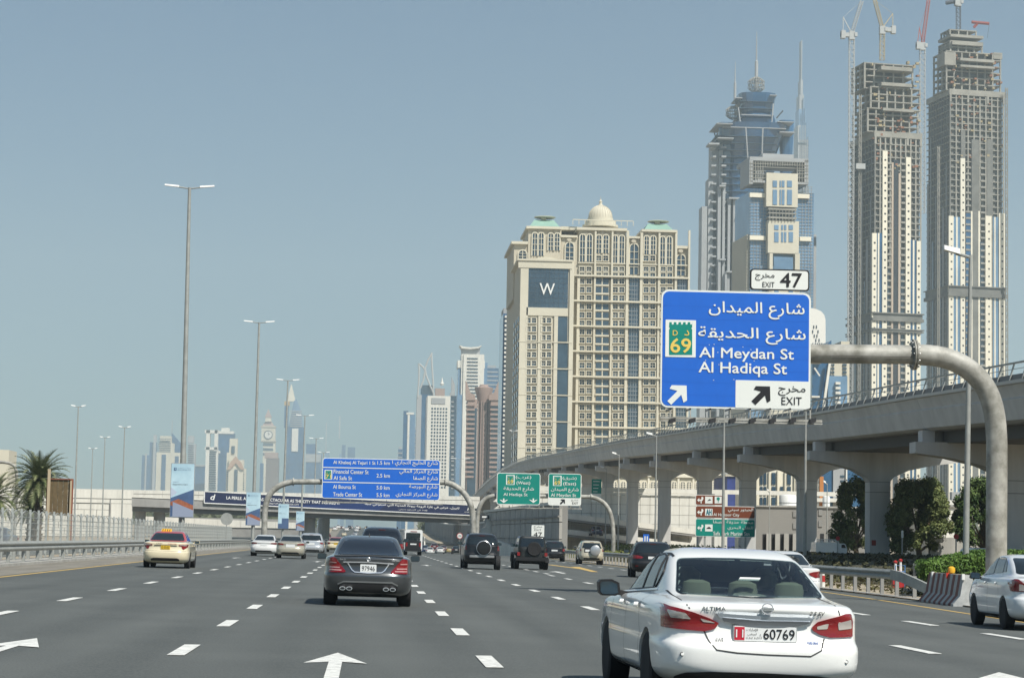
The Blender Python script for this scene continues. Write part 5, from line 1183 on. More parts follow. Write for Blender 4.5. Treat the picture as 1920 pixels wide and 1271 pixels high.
# ramp barrier on the far rising road
fb = thing('road_barrier', 'long white concrete barrier on the rising road beyond the bridge', 'barrier', (P(795, 1012, 520).x, 520, 0))
for k in range(12):
    y = 12*k; part(fb, 'barrier_unit', M_WHITEC, lambda b: b.hexa([(.35*12*k/14, y, gz(13, 520+y)-.3), (.35*12*k/14+.5, y, gz(13, 520+y)-.3), (.35*12*(k+1)/14+.5, y+11.9, gz(13, 532+y)-.3), (.35*12*(k+1)/14, y+11.9, gz(13, 532+y)-.3), (.35*12*k/14, y, gz(13, 520+y)+1.3), (.35*12*k/14+.3, y, gz(13, 520+y)+1.3), (.35*12*(k+1)/14+.3, y+11.9, gz(13, 532+y)+1.3), (.35*12*(k+1)/14, y+11.9, gz(13, 532+y)+1.3)]))

# ------------------------------------------------------------------ lamp masts
def mast(px, Y, X, zt, double=True, label='', r=.26, name='street_lamp', arm=2.0, head=1.0, group=None, lean=0):
    zb = gz(X, Y); t = thing(name, label, 'street lamp', (X, Y, zb), group=group)
    h = zt-zb
    part(t, 'pole', M_STEELM, lambda b: b.tube([(0, 0, 0), (lean*.5, 0, h*.5), (lean, 0, h)], [r, r*.78, r*.5], 10), True)
    part(t, 'base', M_CONC, lambda b: b.box(-r*1.6, r*1.6, -r*1.6, r*1.6, -.1, .25))
    for s in ((-1, 1) if double else (-1,)):
        part(t, 'arm', M_STEELM, lambda b: b.tube([(lean, 0, h-.1), (lean+s*arm*.55, 0, h+.02+.02*arm)], .06, 6))
        part(t, 'lamp_head', M_WHITE, lambda b: b.hexa([(lean+s*arm*.42, -.16, h+.0), (lean+s*arm, -.14, h+.12*head), (lean+s*arm, .14, h+.12*head), (lean+s*arm*.42, .16, h+.0), (lean+s*arm*.42, -.12, h+.16*head), (lean+s*arm, -.10, h+.25*head), (lean+s*arm, .10, h+.25*head), (lean+s*arm*.42, .12, h+.16*head)]))
    return t
bannerspecs = []
for k, (Y, ptop) in enumerate(((186, (355.5, 352)), (301, (486, 604.5)), (405, (540, 713)), (515, (572, 779)), (638, (593, 822)), (752, (607, 848)))):
    X = -15.25; pt = P(*ptop, Y)
    mast(0, Y, X, pt.z, True, ['tallest nearest twin-arm lamp mast on the left, carrying the largest banner', 'second nearest twin-arm lamp mast, left of the curved blue gantry post', 'third twin-arm lamp mast, in front of the pointed far tower', 'fourth twin-arm lamp mast left of the blue distance sign', 'fifth twin-arm lamp mast just left of the blue distance sign', 'smallest twin-arm lamp mast at the top left corner of the blue distance sign'][k], group='twin-arm lamp masts along the median', lean=pt.x-X, arm=2.05, head=1.0)
    if k < 4: bannerspecs.append((X, Y, k))
M_SKYB = mat('pale blue banner print', (.36, .55, .66), .6, var=.12, scale=.35, rgb2=(.55, .72, .78)); M_BNAVY = mat('dusk blue print', (.06, .11, .22), .6, var=.2, scale=1); M_BRUST = mat('rust print', (.30, .10, .05), .6, var=.3, scale=3); M_BGREY = mat('grey violet print', (.26, .30, .40), .6)
for X, Y, k in bannerspecs:
    w, h = 1.86, 4.35; zt = zpx(343, 869.5, 186)
    t = thing('lamp_banner', ['largest pale blue vertical advertising banner on the nearest twin-arm mast', 'pale blue banner on the second mast, right beside the gantry post', 'pale banner with stepped blue corner on the third mast', 'smallest pale banner on the fourth mast in front of the bridge column'][k], 'banner', (P([343, 476.5, 533.5, 565][k], 900, Y).x, Y-.35, zt-h), group='vertical banners on the lamp masts')
    part(t, 'banner_face', M_SKYB, lambda b: b.box(-w/2, w/2, 0, .08, 0, h)); part(t, 'banner_frame', M_STEEL, lambda b: b.box(-w/2-.04, w/2+.04, .02, .1, -.05, 0).box(-w/2-.04, w/2+.04, .02, .1, h, h+.05).box(-w/2-.04, -w/2, .02, .1, 0, h).box(w/2, w/2+.04, .02, .1, 0, h))
    part(t, 'bracket', M_DARK, lambda b: b.box(-.1, .1, .08, .4, h*.5-.05, h*.5+.05).box(-.12, .05, .0, .3, -.35, -.05))
    f = lambda pts, m, y=-.006: part(t, 'printed_shape', m, lambda b: b.prism([((u-.5)*w, v*h) for u, v in pts], y, y+.004))
    if k != 2:
        f([(0, .355), (1, .52), (1, .08), (0, .0)], M_BNAVY); f([(0, .28), (.35, .34), (1, .22), (1, .10), (.5, .12), (0, .22)], M_BRUST, -.011); f([(.10, .28), (1, .13), (1, 0), (.10, .0)], M_BGREY, -.016)
        f([(0, .56), (.28, .46), (0, .36)], mat('pale violet print', (.45, .50, .60), .6))
    else: f([(.35, .42), (1, .42), (1, .0), (0, 0), (0, .20), (.35, .20)], M_BNAVY)
    yy = -.022
    text(t, 'Foundation in', -.78, -.30, h*.65, h*.67, M_BGREY, yy); text(t, 'Respiratory Care', -.78, .42, h*.595, h*.625, M_INK, yy, .01)
    text(t, 'مدينة دبي الطبية', -.42, .66, h*.905, h*.925, M_BNAVY, yy, ar=True); text(t, 'HEALTHCARE CITY', -.42, .66, h*.88, h*.892, M_BNAVY, yy)
    part(t, 'logo', M_BNAVY, lambda b: b.box(-.72, -.52, yy, yy+.004, h*.875, h*.925)); part(t, 'logo_cross', M_SKYB, lambda b: b.box(-.65, -.59, yy-.004, yy-.001, h*.885, h*.915))
# single-arm lamps on the right
for px, pyt, Y, lb, r, arm in ((1820, 478, 80, 'nearest single-arm street lamp rising behind the striped barrier', .125, 1.0), (1511, 752, 160, 'street lamp pole standing below the right end of the big blue sign', .13, 1.4), (1358, 765, 164, 'street lamp pole crossing the brown and green direction board', .13, 1.4),
                           (1231, 816, 218, 'single-arm street lamp just right of the hotel base', .11, 1.0), (1161, 852, 267, 'short single-arm street lamp right of the green signs', .10, .85), (1137, 877.5, 318, 'farthest single-arm street lamp beside the curved gantry post', .10, .85),
                           (1683, 891, 202, 'thin street lamp under the viaduct between the trees', .075, .35), (1551, 906, 231, 'thin street lamp in front of the grey building and lorry', .075, .4), (1443, 921, 262, 'thin lamp pole in front of the grey building near the white tanks', .07, .3)):
    p = P(px, pyt, Y); X = p.x-(.20 if px == 1820 else 0); lm = mast(px, Y, X, p.z, False, lb, r, arm=arm, group='single-arm street lamps on the right', lean=p.x-X, head=1.3)
for px, pyt, Y, lb in ((147, 762, 347, 'thin distant lamp mast left of the palm clearing, above the abutment'), (234, 801, 414, 'thin distant lamp mast left of the far skyline'), (174, 841, 560, 'thin distant twin lamp above the white abutment wall'), (197, 820, 480, 'plain thin distant pole between two lamp masts'), (963, 808, 588, 'thin mast in front of the hotel corner'), (863, 860, 700, 'thin twin lamp in front of the brown tower')):
    p = P(px, pyt, Y); mast(px, Y, p.x, p.z, True, lb, .16, arm=1.1 if px != 863 else 3, group='distant lamp masts')

# ------------------------------------------------------------------ direction signs
M_SB = mat('sign blue', (.012, .125, .56), .45, var=.04, scale=2); M_SG = mat('sign green', (.0, .22, .17), .45, var=.04, scale=2); M_SBR = mat('sign brown', (.17, .045, .018), .45); M_SW = mat('sign white', (.74, .76, .72), .45); M_SY = mat('sign yellow lettering', (.75, .55, .12), .45)
M_PIPE = mat('weathered gantry paint', (.22, .215, .18), .6, .1, var=.22, scale=1.6, rgb2=(.46, .45, .41), bump=.1)
class Board:
    def __init__(s, t, Y, y0=0): s.t = t; s.Y = Y; s.y = y0
    def q(s, px, py): v = P(px, py, s.Y); return (v.x-s.t.location.x, v.z-s.t.location.z)
    def rect(s, name, m, x0, y0, x1, y1, r=.1, off=0, th=.05, parent=None):
        a = s.q(x0, (y0+y1)/2)[0]; c = s.q(x1, (y0+y1)/2)[0]; zt = s.q((x0+x1)/2, y0)[1]; zb = s.q((x0+x1)/2, y1)[1]
        return part(parent or s.t, name, m, lambda b: b.prism(rrect(a, c, zb, zt, min(r, (c-a)*.4, (zt-zb)*.4), 4), s.y-off, s.y-off+th))
    def txt(s, body, x0, y0, x1, y1, m, bold=.0, ar=False, off=.02, parent=None):
        a = s.q(x0, (y0+y1)/2)[0]; c = s.q(x1, (y0+y1)/2)[0]; zt = s.q((x0+x1)/2, y0)[1]; zb = s.q((x0+x1)/2, y1)[1]
        return text(parent or s.t, body, a, c, zb, zt, m, s.y-off, bold, ar=ar)
    def poly(s, name, m, pts, off=.02, parent=None, th=.006):
        return part(parent or s.t, name, m, lambda b: b.prism([s.q(*p) for p in pts], s.y-off, s.y-off+th))
def arrow_poly(cx, cy, L_, ang, wd=.20, hd=.52):
    """arrow in photo space; ang = direction, degrees from right, upwards"""
    u = Vector((math.cos(rad(ang)), -math.sin(rad(ang)))); n = Vector((-u.y, u.x)); c = Vector((cx, cy)); w = L_*wd/2
    tip = c+u*L_/2; tail = c-u*L_/2; k = tip-u*L_*hd
    pts = [tail+n*w, c+u*L_*.10+n*w, k+n*L_*.42-u*L_*.02, k+n*L_*.30+u*0, tip-u*0]
    pts = [tail+n*w, tip-u*L_*.42+n*w, tip-u*L_*.58+n*L_*.40, tip-u*L_*.42+n*L_*.44, tip, tip-u*L_*.42-n*L_*.44, tip-u*L_*.58-n*L_*.40, tip-u*L_*.42-n*w, tail-n*w]
    return [tuple(p) for p in pts]
def shield(B_, x0, y0, x1, y1, num, col=None):
    g = B_.rect('route_shield', M_SW, x0, y0, x1, y1, .01, .02, .01); w, h = x1-x0, y1-y0; M_F = col or M_SG
    pts = [(x0+w*.12, y1-h*.06), (x0+w*.12, y0+h*.26), (x0+w*.15, y0+h*.22), (x0+w*.12, y0+h*.20)]
    for k in range(5):
        a = x0+w*(.12+.76*k/5); pts += [(a+w*.01, y0+h*.06), (a+w*.09, y0+h*.06), (a+w*.09, y0+h*.12), (a+w*.15, y0+h*.12)]
    pts += [(x0+w*.88, y0+h*.06), (x0+w*.88, y0+h*.20), (x0+w*.85, y0+h*.22), (x0+w*.88, y0+h*.26), (x0+w*.88, y1-h*.06)]
    B_.poly('castle_field', M_F, pts, .026, g)
    B_.txt('D', x0+w*.24, y0+h*.28, x0+w*.40, y0+h*.42, M_SY, .02, off=.032, parent=g); B_.txt('د', x0+w*.62, y0+h*.28, x0+w*.78, y0+h*.42, M_SY, .02, True, .032, g)
    B_.txt(num, x0+w*.17, y0+h*.50, x0+w*.83, y0+h*.88, M_SY, .045, off=.032, parent=g)
# --- big blue exit sign on the cantilever gantry at Y=65
YS1 = 65.
gX = P(1868, 1000, YS1+.6).x
g1 = thing('cantilever_gantry', 'thick curved weathered pipe gantry on the right carrying the big blue sign', 'sign gantry', (gX, YS1+.6, gz(gX, YS1)))
gzz = g1.location.z
def gp(px, py): v = P(px, py, YS1+.6); return (v.x-gX, 0, v.z-gzz)
curve = [gp(1716, 665), gp(1755, 666), gp(1790, 676), gp(1818, 692), gp(1842, 716), gp(1858, 745), gp(1867, 785), gp(1869, 830)]
cv = []
for i in range(len(curve)-1):
    for k in range(3): cv.append(Vector(curve[i]).lerp(Vector(curve[i+1]), k/3))
cv.append(Vector(curve[-1]))
sm_ = cv[:]
for _ in range(3): sm_ = [sm_[0]]+[(sm_[i-1]+sm_[i]*2+sm_[i+1])/4 for i in range(1, len(sm_)-1)]+[sm_[-1]]
part(g1, 'post', M_PIPE, lambda b: b.tube(sm_+[Vector(gp(1869, 900)), Vector((gp(1867, 1000)[0], 0, -.3))], .315, 20), True)
part(g1, 'arm', M_PIPE, lambda b: b.tube([Vector(gp(1716, 665)), Vector(gp(1520, 663)), Vector(gp(1260, 659))], .285, 20), True)
part(g1, 'flange', M_PIPE, lambda b: b.lathe([(.46, -.06), (.46, -.01)], gp(1714, 665), 20, 'x').lathe([(.46, .01), (.46, .06)], gp(1714, 665), 20, 'x'))
for k in range(12):
    a = 6.2832*k/12; c_ = gp(1714, 665); part(g1, 'flange_bolt', M_STEEL, lambda b: b.lathe([(.025, -.1), (.025, .1)], (c_[0], .39*math.cos(a), c_[2]+.39*math.sin(a)), 6, 'x'))
part(g1, 'weld_seam', M_DARK, lambda b: b.bar((gp(1522, 668)[0], -.29, gp(1522, 668)[2]), (gp(1706, 671)[0], -.29, gp(1706, 671)[2]), .012))
s1 = thing('direction_sign', 'large blue exit sign for Al Meydan St and Al Hadiqa St with route 69 shield', 'road sign', (P(1380, 765, YS1).x, YS1, P(1380, 765, YS1).z))
B1 = Board(s1, YS1)
B1.rect('sign_panel', M_SW, 1239, 546, 1520, 766.5, .22, .0, .06); B1.rect('sign_face', M_SB, 1242, 549.5, 1516.5, 763, .18, .008, .02)
for k in range(1, 9):   # extruded plank joints of the back plates show as fine lines
    y = 549.5+213.5*k/9; a, c = B1.q(1243, y), B1.q(1516, y); part(s1, 'plank_joint', mat('sign blue seam', (.010, .105, .48), .5), lambda b: b.box(a[0], c[0], -.0105, -.008, a[1]-.004, a[1]+.004))
B1.rect('exit_panel', M_SW, 1379, 714, 1519, 766, .02, .014, .008)
B1.txt('شارع الميدان', 1329, 567, 1508, 598, M_SW, .018, True); B1.txt('شارع الحديقة', 1309, 614.5, 1510, 645, M_SW, .018, True)
B1.txt('Al Meydan St', 1311, 653, 1488, 678, M_SW, .028); B1.txt('Al Hadiqa St', 1310, 680, 1475, 706, M_SW, .028)
shield(B1, 1247.5, 600, 1304.5, 669.5, '69')
B1.poly('arrow', M_SW, arrow_poly(1271, 739, 46, 45, .22)); B1.poly('arrow', M_INK, arrow_poly(1428, 740, 44, 45, .24), .026)
B1.txt('EXIT', 1465, 744.5, 1503, 759, M_INK, .0, off=.026); B1.txt('مخرج', 1459, 724, 1510, 742, M_INK, .006, True, .026)
for (x, y) in ((1329, 646), (1338, 645), (1392, 650), (1407, 655), (1345, 660), (1322, 675), (1413, 676), (1417, 686), (1347, 683), (1337, 712), (1375, 711)): B1.rect('reflective_chip', M_SW, x, y, x+1.6, y+1.3, .003, .018, .004)
ep = thing('exit_number_sign', 'small white exit 47 plate with black border on top of the blue sign', 'road sign', (P(1462, 545, YS1).x, YS1, P(1462, 545, YS1).z)); BE = Board(ep, YS1)
BE.rect('plate_border', M_INK, 1406.5, 505, 1517.5, 545, .10, .0, .05); BE.rect('plate_face', M_SW, 1409, 507.5, 1515, 542.5, .08, .008, .02)
BE.txt('47', 1463, 512.5, 1503, 538.5, M_INK, .035); BE.txt('EXIT', 1429.5, 529, 1452, 538.5, M_INK, .0); BE.txt('مخرج', 1416, 512.5, 1452, 526, M_INK, .005, True)
wk = thing('sign_walkway', 'lamp bracket rail with eight floodlights under the big blue sign', 'sign lighting', (P(1390, 786, YS1).x, YS1-.9, P(1390, 786, YS1).z))
BW = Board(wk, YS1-.9)
a, c = BW.q(1238, 784), BW.q(1541, 784); part(wk, 'rail', M_PIPE, lambda b: b.box(a[0], c[0], -.05, .05, -.02+a[1], a[1]+.05).box(a[0], c[0], -.1, .0, a[1]-.09, a[1]-.05))
for k in range(8):
    q = BW.q(1257+37.5*k, 790); q2 = BW.q(1257+37.5*k, 765)
    fl = part(wk, 'floodlight', M_DARK, lambda b: b.hexa([(q[0]-.05, -.3, q[1]-.08), (q[0]+.11, -.3, q[1]-.02), (q[0]+.11, .05, q[1]-.02), (q[0]-.05, .05, q[1]-.08), (q[0]-.05, -.3, q[1]+.06), (q[0]+.11, -.3, q[1]+.10), (q[0]+.11, .05, q[1]+.10), (q[0]-.05, .05, q[1]+.06)]))
    part(wk, 'bracket', M_PIPE, lambda b: b.box(q2[0]-.02, q2[0]+.02, 0, .9, q2[1]-.05, q2[1]).box(q2[0]-.02, q2[0]+.02, 0, .04, q[1]+.05, q2[1]))
# --- blue distance sign on the portal gantry
YS2 = 205.
def portal(label, Y, pts_l, pts_r, beam, r, m=M_PIPE, name='portal_gantry'):
    c0 = P(pts_l[-1][0], 1000, Y); t = thing(name, label, 'sign gantry', (c0.x, Y, 0))
    L2 = lambda pts: [Vector((P(a, b_, Y).x-c0.x, 0, P(a, b_, Y).z)) for a, b_ in pts]
    def smooth(v):
        o = []
        for i in range(len(v)-1):
            for k in range(3): o.append(v[i].lerp(v[i+1], k/3))
        o.append(v[-1])
        for _ in range(3): o = [o[0]]+[(o[i-1]+o[i]*2+o[i+1])/4 for i in range(1, len(o)-1)]+[o[-1]]
        return o
    for pts in (pts_l, pts_r):
        v = smooth(L2(pts)); e = v[-1].copy(); e.z = gz(e.x+c0.x, Y)-.3; part(t, 'post', m, lambda b: b.tube(v+[e], r, 14), True)
    part(t, 'beam', m, lambda b: b.tube(L2(beam), r*.92, 14), True)
    for p in (beam[0], beam[-1]):
        q = L2([p])[0]; part(t, 'flange', m, lambda b: b.lathe([(r*1.4, -.05), (r*1.4, .05)], tuple(q), 14, 'x'))
    return t
portal('grey pipe portal gantry spanning the highway behind the blue distance sign', YS2+.5, [(550, 903), (532, 906), (515, 915), (503, 929), (497, 948), (496, 975)], [(835, 904), (850, 908), (866, 919), (878, 934), (886, 955), (887.5, 985)], [(550, 903), (700, 903), (835, 904)], .27)
# feet of the left post (planked box around it)
s2 = thing('direction_sign', 'blue distance sign listing five street names above the grey saloon', 'road sign', (P(715, 937, YS2).x, YS2, P(715, 937, YS2).z)); B2 = Board(s2, YS2)
B2.rect('sign_panel', M_SW, 604, 860, 825, 936, .25, 0, .08); B2.rect('sign_face', M_SB, 605.3, 861.3, 823.7, 934.7, .2, .012, .02)
for y0 in (877.2, 904.6): B2.rect('divider', M_SW, 605, y0, 824, y0+1.6, .01, .03, .01)
for s_, x0, y0, x1, y1 in (('Al Khaleej Al Tejari 1 St', 625, 864, 704, 872), ('1.5 km', 707.5, 864.5, 731, 871), ('Financial Center St', 625.5, 880.5, 691, 888), ('Al Safa St', 625.5, 892.5, 660, 899.5), ('2.5 km', 706, 888, 731, 895), ('Al Boursa St', 624.5, 909, 667, 916), ('5.0 km', 706, 910.5, 730.5, 917.5), ('Trade Center St', 624.5, 923, 679, 930.5), ('5.5 km', 706, 924.5, 730, 931.5)):
    B2.txt(s_, x0, y0, x1, y1, M_SW, .02, off=.035)
for s_, x0, y0, x1, y1 in (('شارع الخليج التجاري ١', 735, 863.5, 821, 874), ('شارع المركز المالي', 749, 880, 821, 890), ('شارع الصفا', 775, 892.5, 821, 903), ('شارع البورصة', 767, 908.5, 820, 918), ('شارع المركز التجاري', 742, 923, 820, 933)):
    B2.txt(s_, x0, y0, x1, y1, M_SW, .012, True, .035)
shield(B2, 608.5, 880.5, 623, 898.5, '71')
a, c = B2.q(604, 940.5), B2.q(830, 940.5); part(s2, 'light_rail', M_PIPE, lambda b: b.box(a[0], c[0], -.7, -.6, a[1]-.08, a[1]+.04))
for k in range(10): q = B2.q(612+22.5*k, 938); part(s2, 'light_bracket', M_PIPE, lambda b: b.box(q[0]-.04, q[0]+.04, -.7, 0, q[1]-.05, q[1]+.02))
# --- green signs
YS3 = 232.
portal('grey pipe portal gantry over the exit ramp behind the two green signs', YS3+.5, [(930, 928.5), (918, 930.5), (906, 937), (898, 950), (895, 970), (894.5, 990)], [(1108, 931), (1122, 935), (1135, 944), (1144, 958), (1149, 980), (1150, 1005)], [(930, 928.5), (1010, 930), (1108, 931)], .23)
s3 = thing('direction_sign', 'green sign for Al Hadiqa St west with two down arrows', 'road sign', (P(972, 945, YS3).x, YS3, P(972, 945, YS3).z)); B3 = Board(s3, YS3)
B3.rect('sign_panel', M_SW, 931.5, 886.5, 1013, 946, .25, 0, .08); B3.rect('sign_face', M_SG, 932.8, 887.8, 1011.8, 944.7, .2, .012, .02)
shield(B3, 949, 890, 965, 908.5, '69'); B3.txt('(غرب)', 967, 891, 996, 898.5, M_SW, .012, True, .035); B3.txt('(West)', 968.5, 902, 994, 909.5, M_SW, .02, off=.035)
B3.txt('شارع الحديقة', 944, 912.5, 1001, 921.5, M_SW, .015, True, .035); B3.txt('Al Hadiqa St', 944, 924, 989, 931, M_SW, .02, off=.035)
for cx in (944.5, 1000): B3.poly('arrow', M_SW, [(cx-8, 936.5), (cx-5.5, 936.5), (cx-1.5, 938.5), (cx-1.2, 934), (cx+1.2, 934), (cx+1.5, 938.5), (cx+5.5, 936.5), (cx+8, 936.5), (cx, 942.5)], .035)
s4 = thing('direction_sign', 'green and white sign for Al Meydan St east with exit arrow', 'road sign', (P(1059, 947, YS3).x, YS3, P(1059, 947, YS3).z)); B4 = Board(s4, YS3)
B4.rect('sign_panel', M_SW, 1028, 887.5, 1090, 947.5, .25, 0, .08); B4.rect('sign_face', M_SG, 1029.2, 888.7, 1088.8, 933, .15, .012, .02)
shield(B4, 1037, 891.5, 1053, 910.5, '69'); B4.txt('(شرق)', 1055, 893.5, 1081, 900, M_SW, .012, True, .035); B4.txt('(East)', 1056, 903.5, 1080, 911, M_SW, .02, off=.035)
B4.txt('شارع الميدان', 1033, 914, 1085, 923, M_SW, .015, True, .035); B4.txt('Al Meydan St', 1033, 925, 1080, 932.5, M_SW, .02, off=.035)
B4.poly('arrow', M_INK, arrow_poly(1055, 940, 12, 45, .26), .03); B4.txt('مخرج', 1071, 936, 1084, 939.5, M_INK, .0, True, .03); B4.txt('EXIT', 1073, 941, 1084, 945, M_INK, .0, off=.03)
for bb, x0, x1, y in ((B3, 932, 1014, 951), (B4, 1014, 1090, 952)):
    a, c = bb.q(x0, y), bb.q(x1, y); part(bb.t, 'light_rail', M_PIPE, lambda b: b.box(a[0], c[0], -.7, -.6, a[1]-.06, a[1]+.04))
    for k in range(5): q = bb.q(x0+4+(x1-x0-8)*k/4, 947.5); part(bb.t, 'light_bracket', M_PIPE, lambda b: b.box(q[0]-.04, q[0]+.04, -.7, 0, q[1]-.25, q[1]))
# --- brown and green board
YS5 = 178.
s5 = thing('tourist_sign', 'brown and green stacked direction board behind the lamp pole near the foreground saloon', 'road sign', (P(1360, 1006, YS5).x, YS5, P(1360, 1030, YS5).z)); B5 = Board(s5, YS5)
for x in (1322, 1357, 1398): a = B5.q(x, 1006); part(s5, 'post', M_STEELM, lambda b: b.box(a[0]-.07, a[0]+.07, .05, .2, -1.2, B5.q(x, 930)[1] if x < 1380 else B5.q(x, 952)[1]))
for x0, y0, x1, y1, m in ((1304, 927.5, 1356, 946.8, M_SBR), (1304, 948.5, 1415.8, 971.3, M_SBR), (1304, 972.5, 1415.8, 1006, M_SG)):
    B5.rect('board', M_SW, x0, y0, x1, y1, .12, 0, .05); B5.rect('board_face', m, x0+1, y0+1, x1-1, y1-1, .1, .012, .02)
    cy_ = (y0+y1)/2; B5.poly('turn_arrow', M_SW, [(1307, cy_), (1311, cy_-4), (1311, cy_-1.2), (1315, cy_-1.2), (1315, cy_-6), (1318, cy_-6), (1319, cy_-3), (1317, cy_+1.2), (1315.5, cy_+1.5), (1315.5, cy_+6), (1313.5, cy_+6), (1313.5, cy_+1.2), (1311, cy_+1.2), (1311, cy_+4)], .03)
    B5.rect('pictogram', M_SW, 1322, cy_-6.5, 1336, cy_+6.5, .02, .025, .01)
B5.rect('pictogram', M_SW, 1340, 930.5, 1353, 943.5, .02, .025, .01); B5.poly('tree_symbol', M_SG, [(1346, 941.5), (1346, 938), (1343.5, 936), (1344, 932.5), (1347, 931.5), (1349.5, 933), (1349.5, 936.5), (1347.2, 938), (1347.2, 941.5)], .035)
B5.poly('mountain_symbol', M_INK, [(1326, 939), (1334, 937), (1330, 935)], .035); B5.txt('AH', 1324, 954.5, 1334, 965, mat('teal print', (.0, .15, .2), .5), .06, off=.035); B5.poly('boat_symbol', M_INK, [(1324, 991), (1334, 991), (1330, 987), (1327, 988)], .035)
B5.txt('الحبتور سيتي', 1365, 952, 1412, 960.5, M_SW, .012, True, .03); B5.txt('Al Habtoor City', 1337.5, 962, 1386, 969, M_SW, .018, off=.03)
B5.txt('محطة حديقة الصفا', 1337, 975, 1412, 982.5, M_SW, .01, True, .03); B5.txt('للنقل البحري', 1364, 986, 1412, 994, M_SW, .01, True, .03); B5.txt('Safa Park Marine Stn', 1337.5, 996.5, 1405, 1003.5, M_SW, .018, off=.03)
# --- smaller signs
def small_sign(name, label, px, py0, py1, Y, w, m, kind='rect', posth=None, face=None, cat='road sign', post_x=0):
    c = P(px, (py0+py1)/2, Y); t = thing(name, label, cat, (c.x, Y, gz(c.x, Y))); h = P(px, py0, Y).z-P(px, py1, Y).z; z = c.z-t.location.z
    part(t, 'post', M_STEELM, lambda b: b.tube([(post_x, .06, -.2), (post_x, .06, z)], .05, 8))
    if kind == 'disc': part(t, 'sign_plate', m, lambda b: b.lathe([(w/2, 0), (w/2, .04)], (0, 0, z), 24, 'y'))
    else: part(t, 'sign_plate', m, lambda b: b.prism(rrect(-w/2, w/2, z-h/2, z+h/2, .06, 3), 0, .04))
    return t, z, h
t, z, h = small_sign('exit_sign', 'small white exit 47 sign above the boxy black jeep', 1008.5, 984, 1010, 190, 1.08, M_SW)
text(t, '47', -.36, .36, z-.42, z-.02, M_INK, -.005, .03); text(t, 'EXIT', -.3, .3, z+.10, z+.24, M_INK, -.005); text(t, 'مخرج', -.36, .36, z+.30, z+.52, M_INK, -.005, ar=True)
t, z, h = small_sign('speed_limit_sign', 'round white speed limit sign with red rim beyond the dip', 862, 998.5, 1010, 425, 1.15, mat('sign red', (.35, .02, .02), .5), 'disc')
part(t, 'sign_face', M_SW, lambda b: b.lathe([(.46, -.01), (.46, 0)], (0, 0, z), 20, 'y')); text(t, '100', -.3, .3, z-.16, z+.16, M_INK, -.02, .02)
t, z, h = small_sign('round_sign', 'back of a round grey sign standing in the left median fence', 425, 961, 984, 222, 1.2, M_STEELM, 'disc')
t, z, h = small_sign('bus_sign', 'small blue and white lane sign above the black coupe SUV', 1211.5, 1001, 1018, 225, .62, M_SB); part(t, 'symbol', M_SW, lambda b: b.box(-.18, -.06, -.01, 0, z-.35, z+.25).box(.06, .18, -.01, 0, z-.35, z+.25))
t, z, h = small_sign('direction_sign', 'shaded dark green direction sign seen between two viaduct piers', 1118.5, 898, 925, 330, 1.45, M_SG); part(t, 'white_panel', M_SW, lambda b: b.box(-.72, .72, 0, .04, z-h/2-1.2, z-h/2-.02))
for k in range(4): part(t, 'text_line', M_SW, lambda b: b.box(-.5, .45-.1*k, -.008, 0, z+h*.32-.5*k, z+h*.32-.5*k+.09))
small_sign('no_entry_sign', 'small red round sign above the white lorry cab', 1571, 1005, 1013, 160, .30, mat('sign red', (.35, .02, .02), .5), 'disc'); 
small_sign('no_entry_sign', 'small red round sign beside the right hand tree and white building', 1793, 1001, 1010, 150, .36, mat('sign red', (.35, .02, .02), .5), 'disc')
for px, pt, pb, Y, lb in ((1692, 994, 1008, 158, 'narrow white panel sign on a pole beside the thin street lamp'),): small_sign('panel_sign', lb, px, pt, pb, Y, .16, M_SW)
# sign gantry of the opposite road, cut off by the left edge
t = thing('cantilever_gantry', 'small curved gantry of the opposite road cut off by the left edge', 'sign gantry', (P(31, 900, 240).x, 240, 0))
vv = [P(-60, 866, 240), P(5, 866, 240), P(18, 868, 240), P(27, 873, 240), P(31, 884, 240), P(32, 900, 240)]
part(t, 'post', M_PIPE, lambda b: b.tube([v-t.location for v in vv]+[Vector((0, 0, 0))], .17, 10), True)
for k in range(3): part(t, 'sign_back', M_STEELM, lambda b: b.box(-4.6+1.0*k, -3.7+1.0*k-.2, -.3, -.2, 7.7, 8.7).box(-4.6+1.0*k, -3.8+1.0*k, -.5, -.3, 7.1, 7.3))
# rear of a billboard on the left
t = thing('billboard', 'rear of a brown wooden billboard standing beside the palm', 'billboard', (P(112, 960, 165).x, 165, gz(-23, 165)))
z0, z1 = zpx(112, 966, 165)-t.location.z, zpx(112, 899, 165)-t.location.z; w = 23*165/4200
M_WD = mat('weathered brown board', (.13, .092, .045), .85, var=.25, scale=3, bump=.3)
for k in range(5): part(t, 'board_panel', M_WD, lambda b: b.box(-w+2*w*k/5, -w+2*w*(k+1)/5-.02, 0, .08, z0, z1))
part(t, 'frame', mat('rust red frame', (.24, .08, .045), .8, var=.2), lambda b: b.box(-w-.1, -w, -.1, .15, z0, z1+.05).box(w-.12, w, -.1, .15, 0, z1).box(-w, w, -.1, .1, z1, z1+.08))
part(t, 'post', mat('pale timber post', (.45, .36, .24), .8), lambda b: b.box(-w-.02, -w+.18, -.25, -.1, 0, z1+.75).box(w-.2, w-.08, -.2, -.1, -.2, z1-.05))
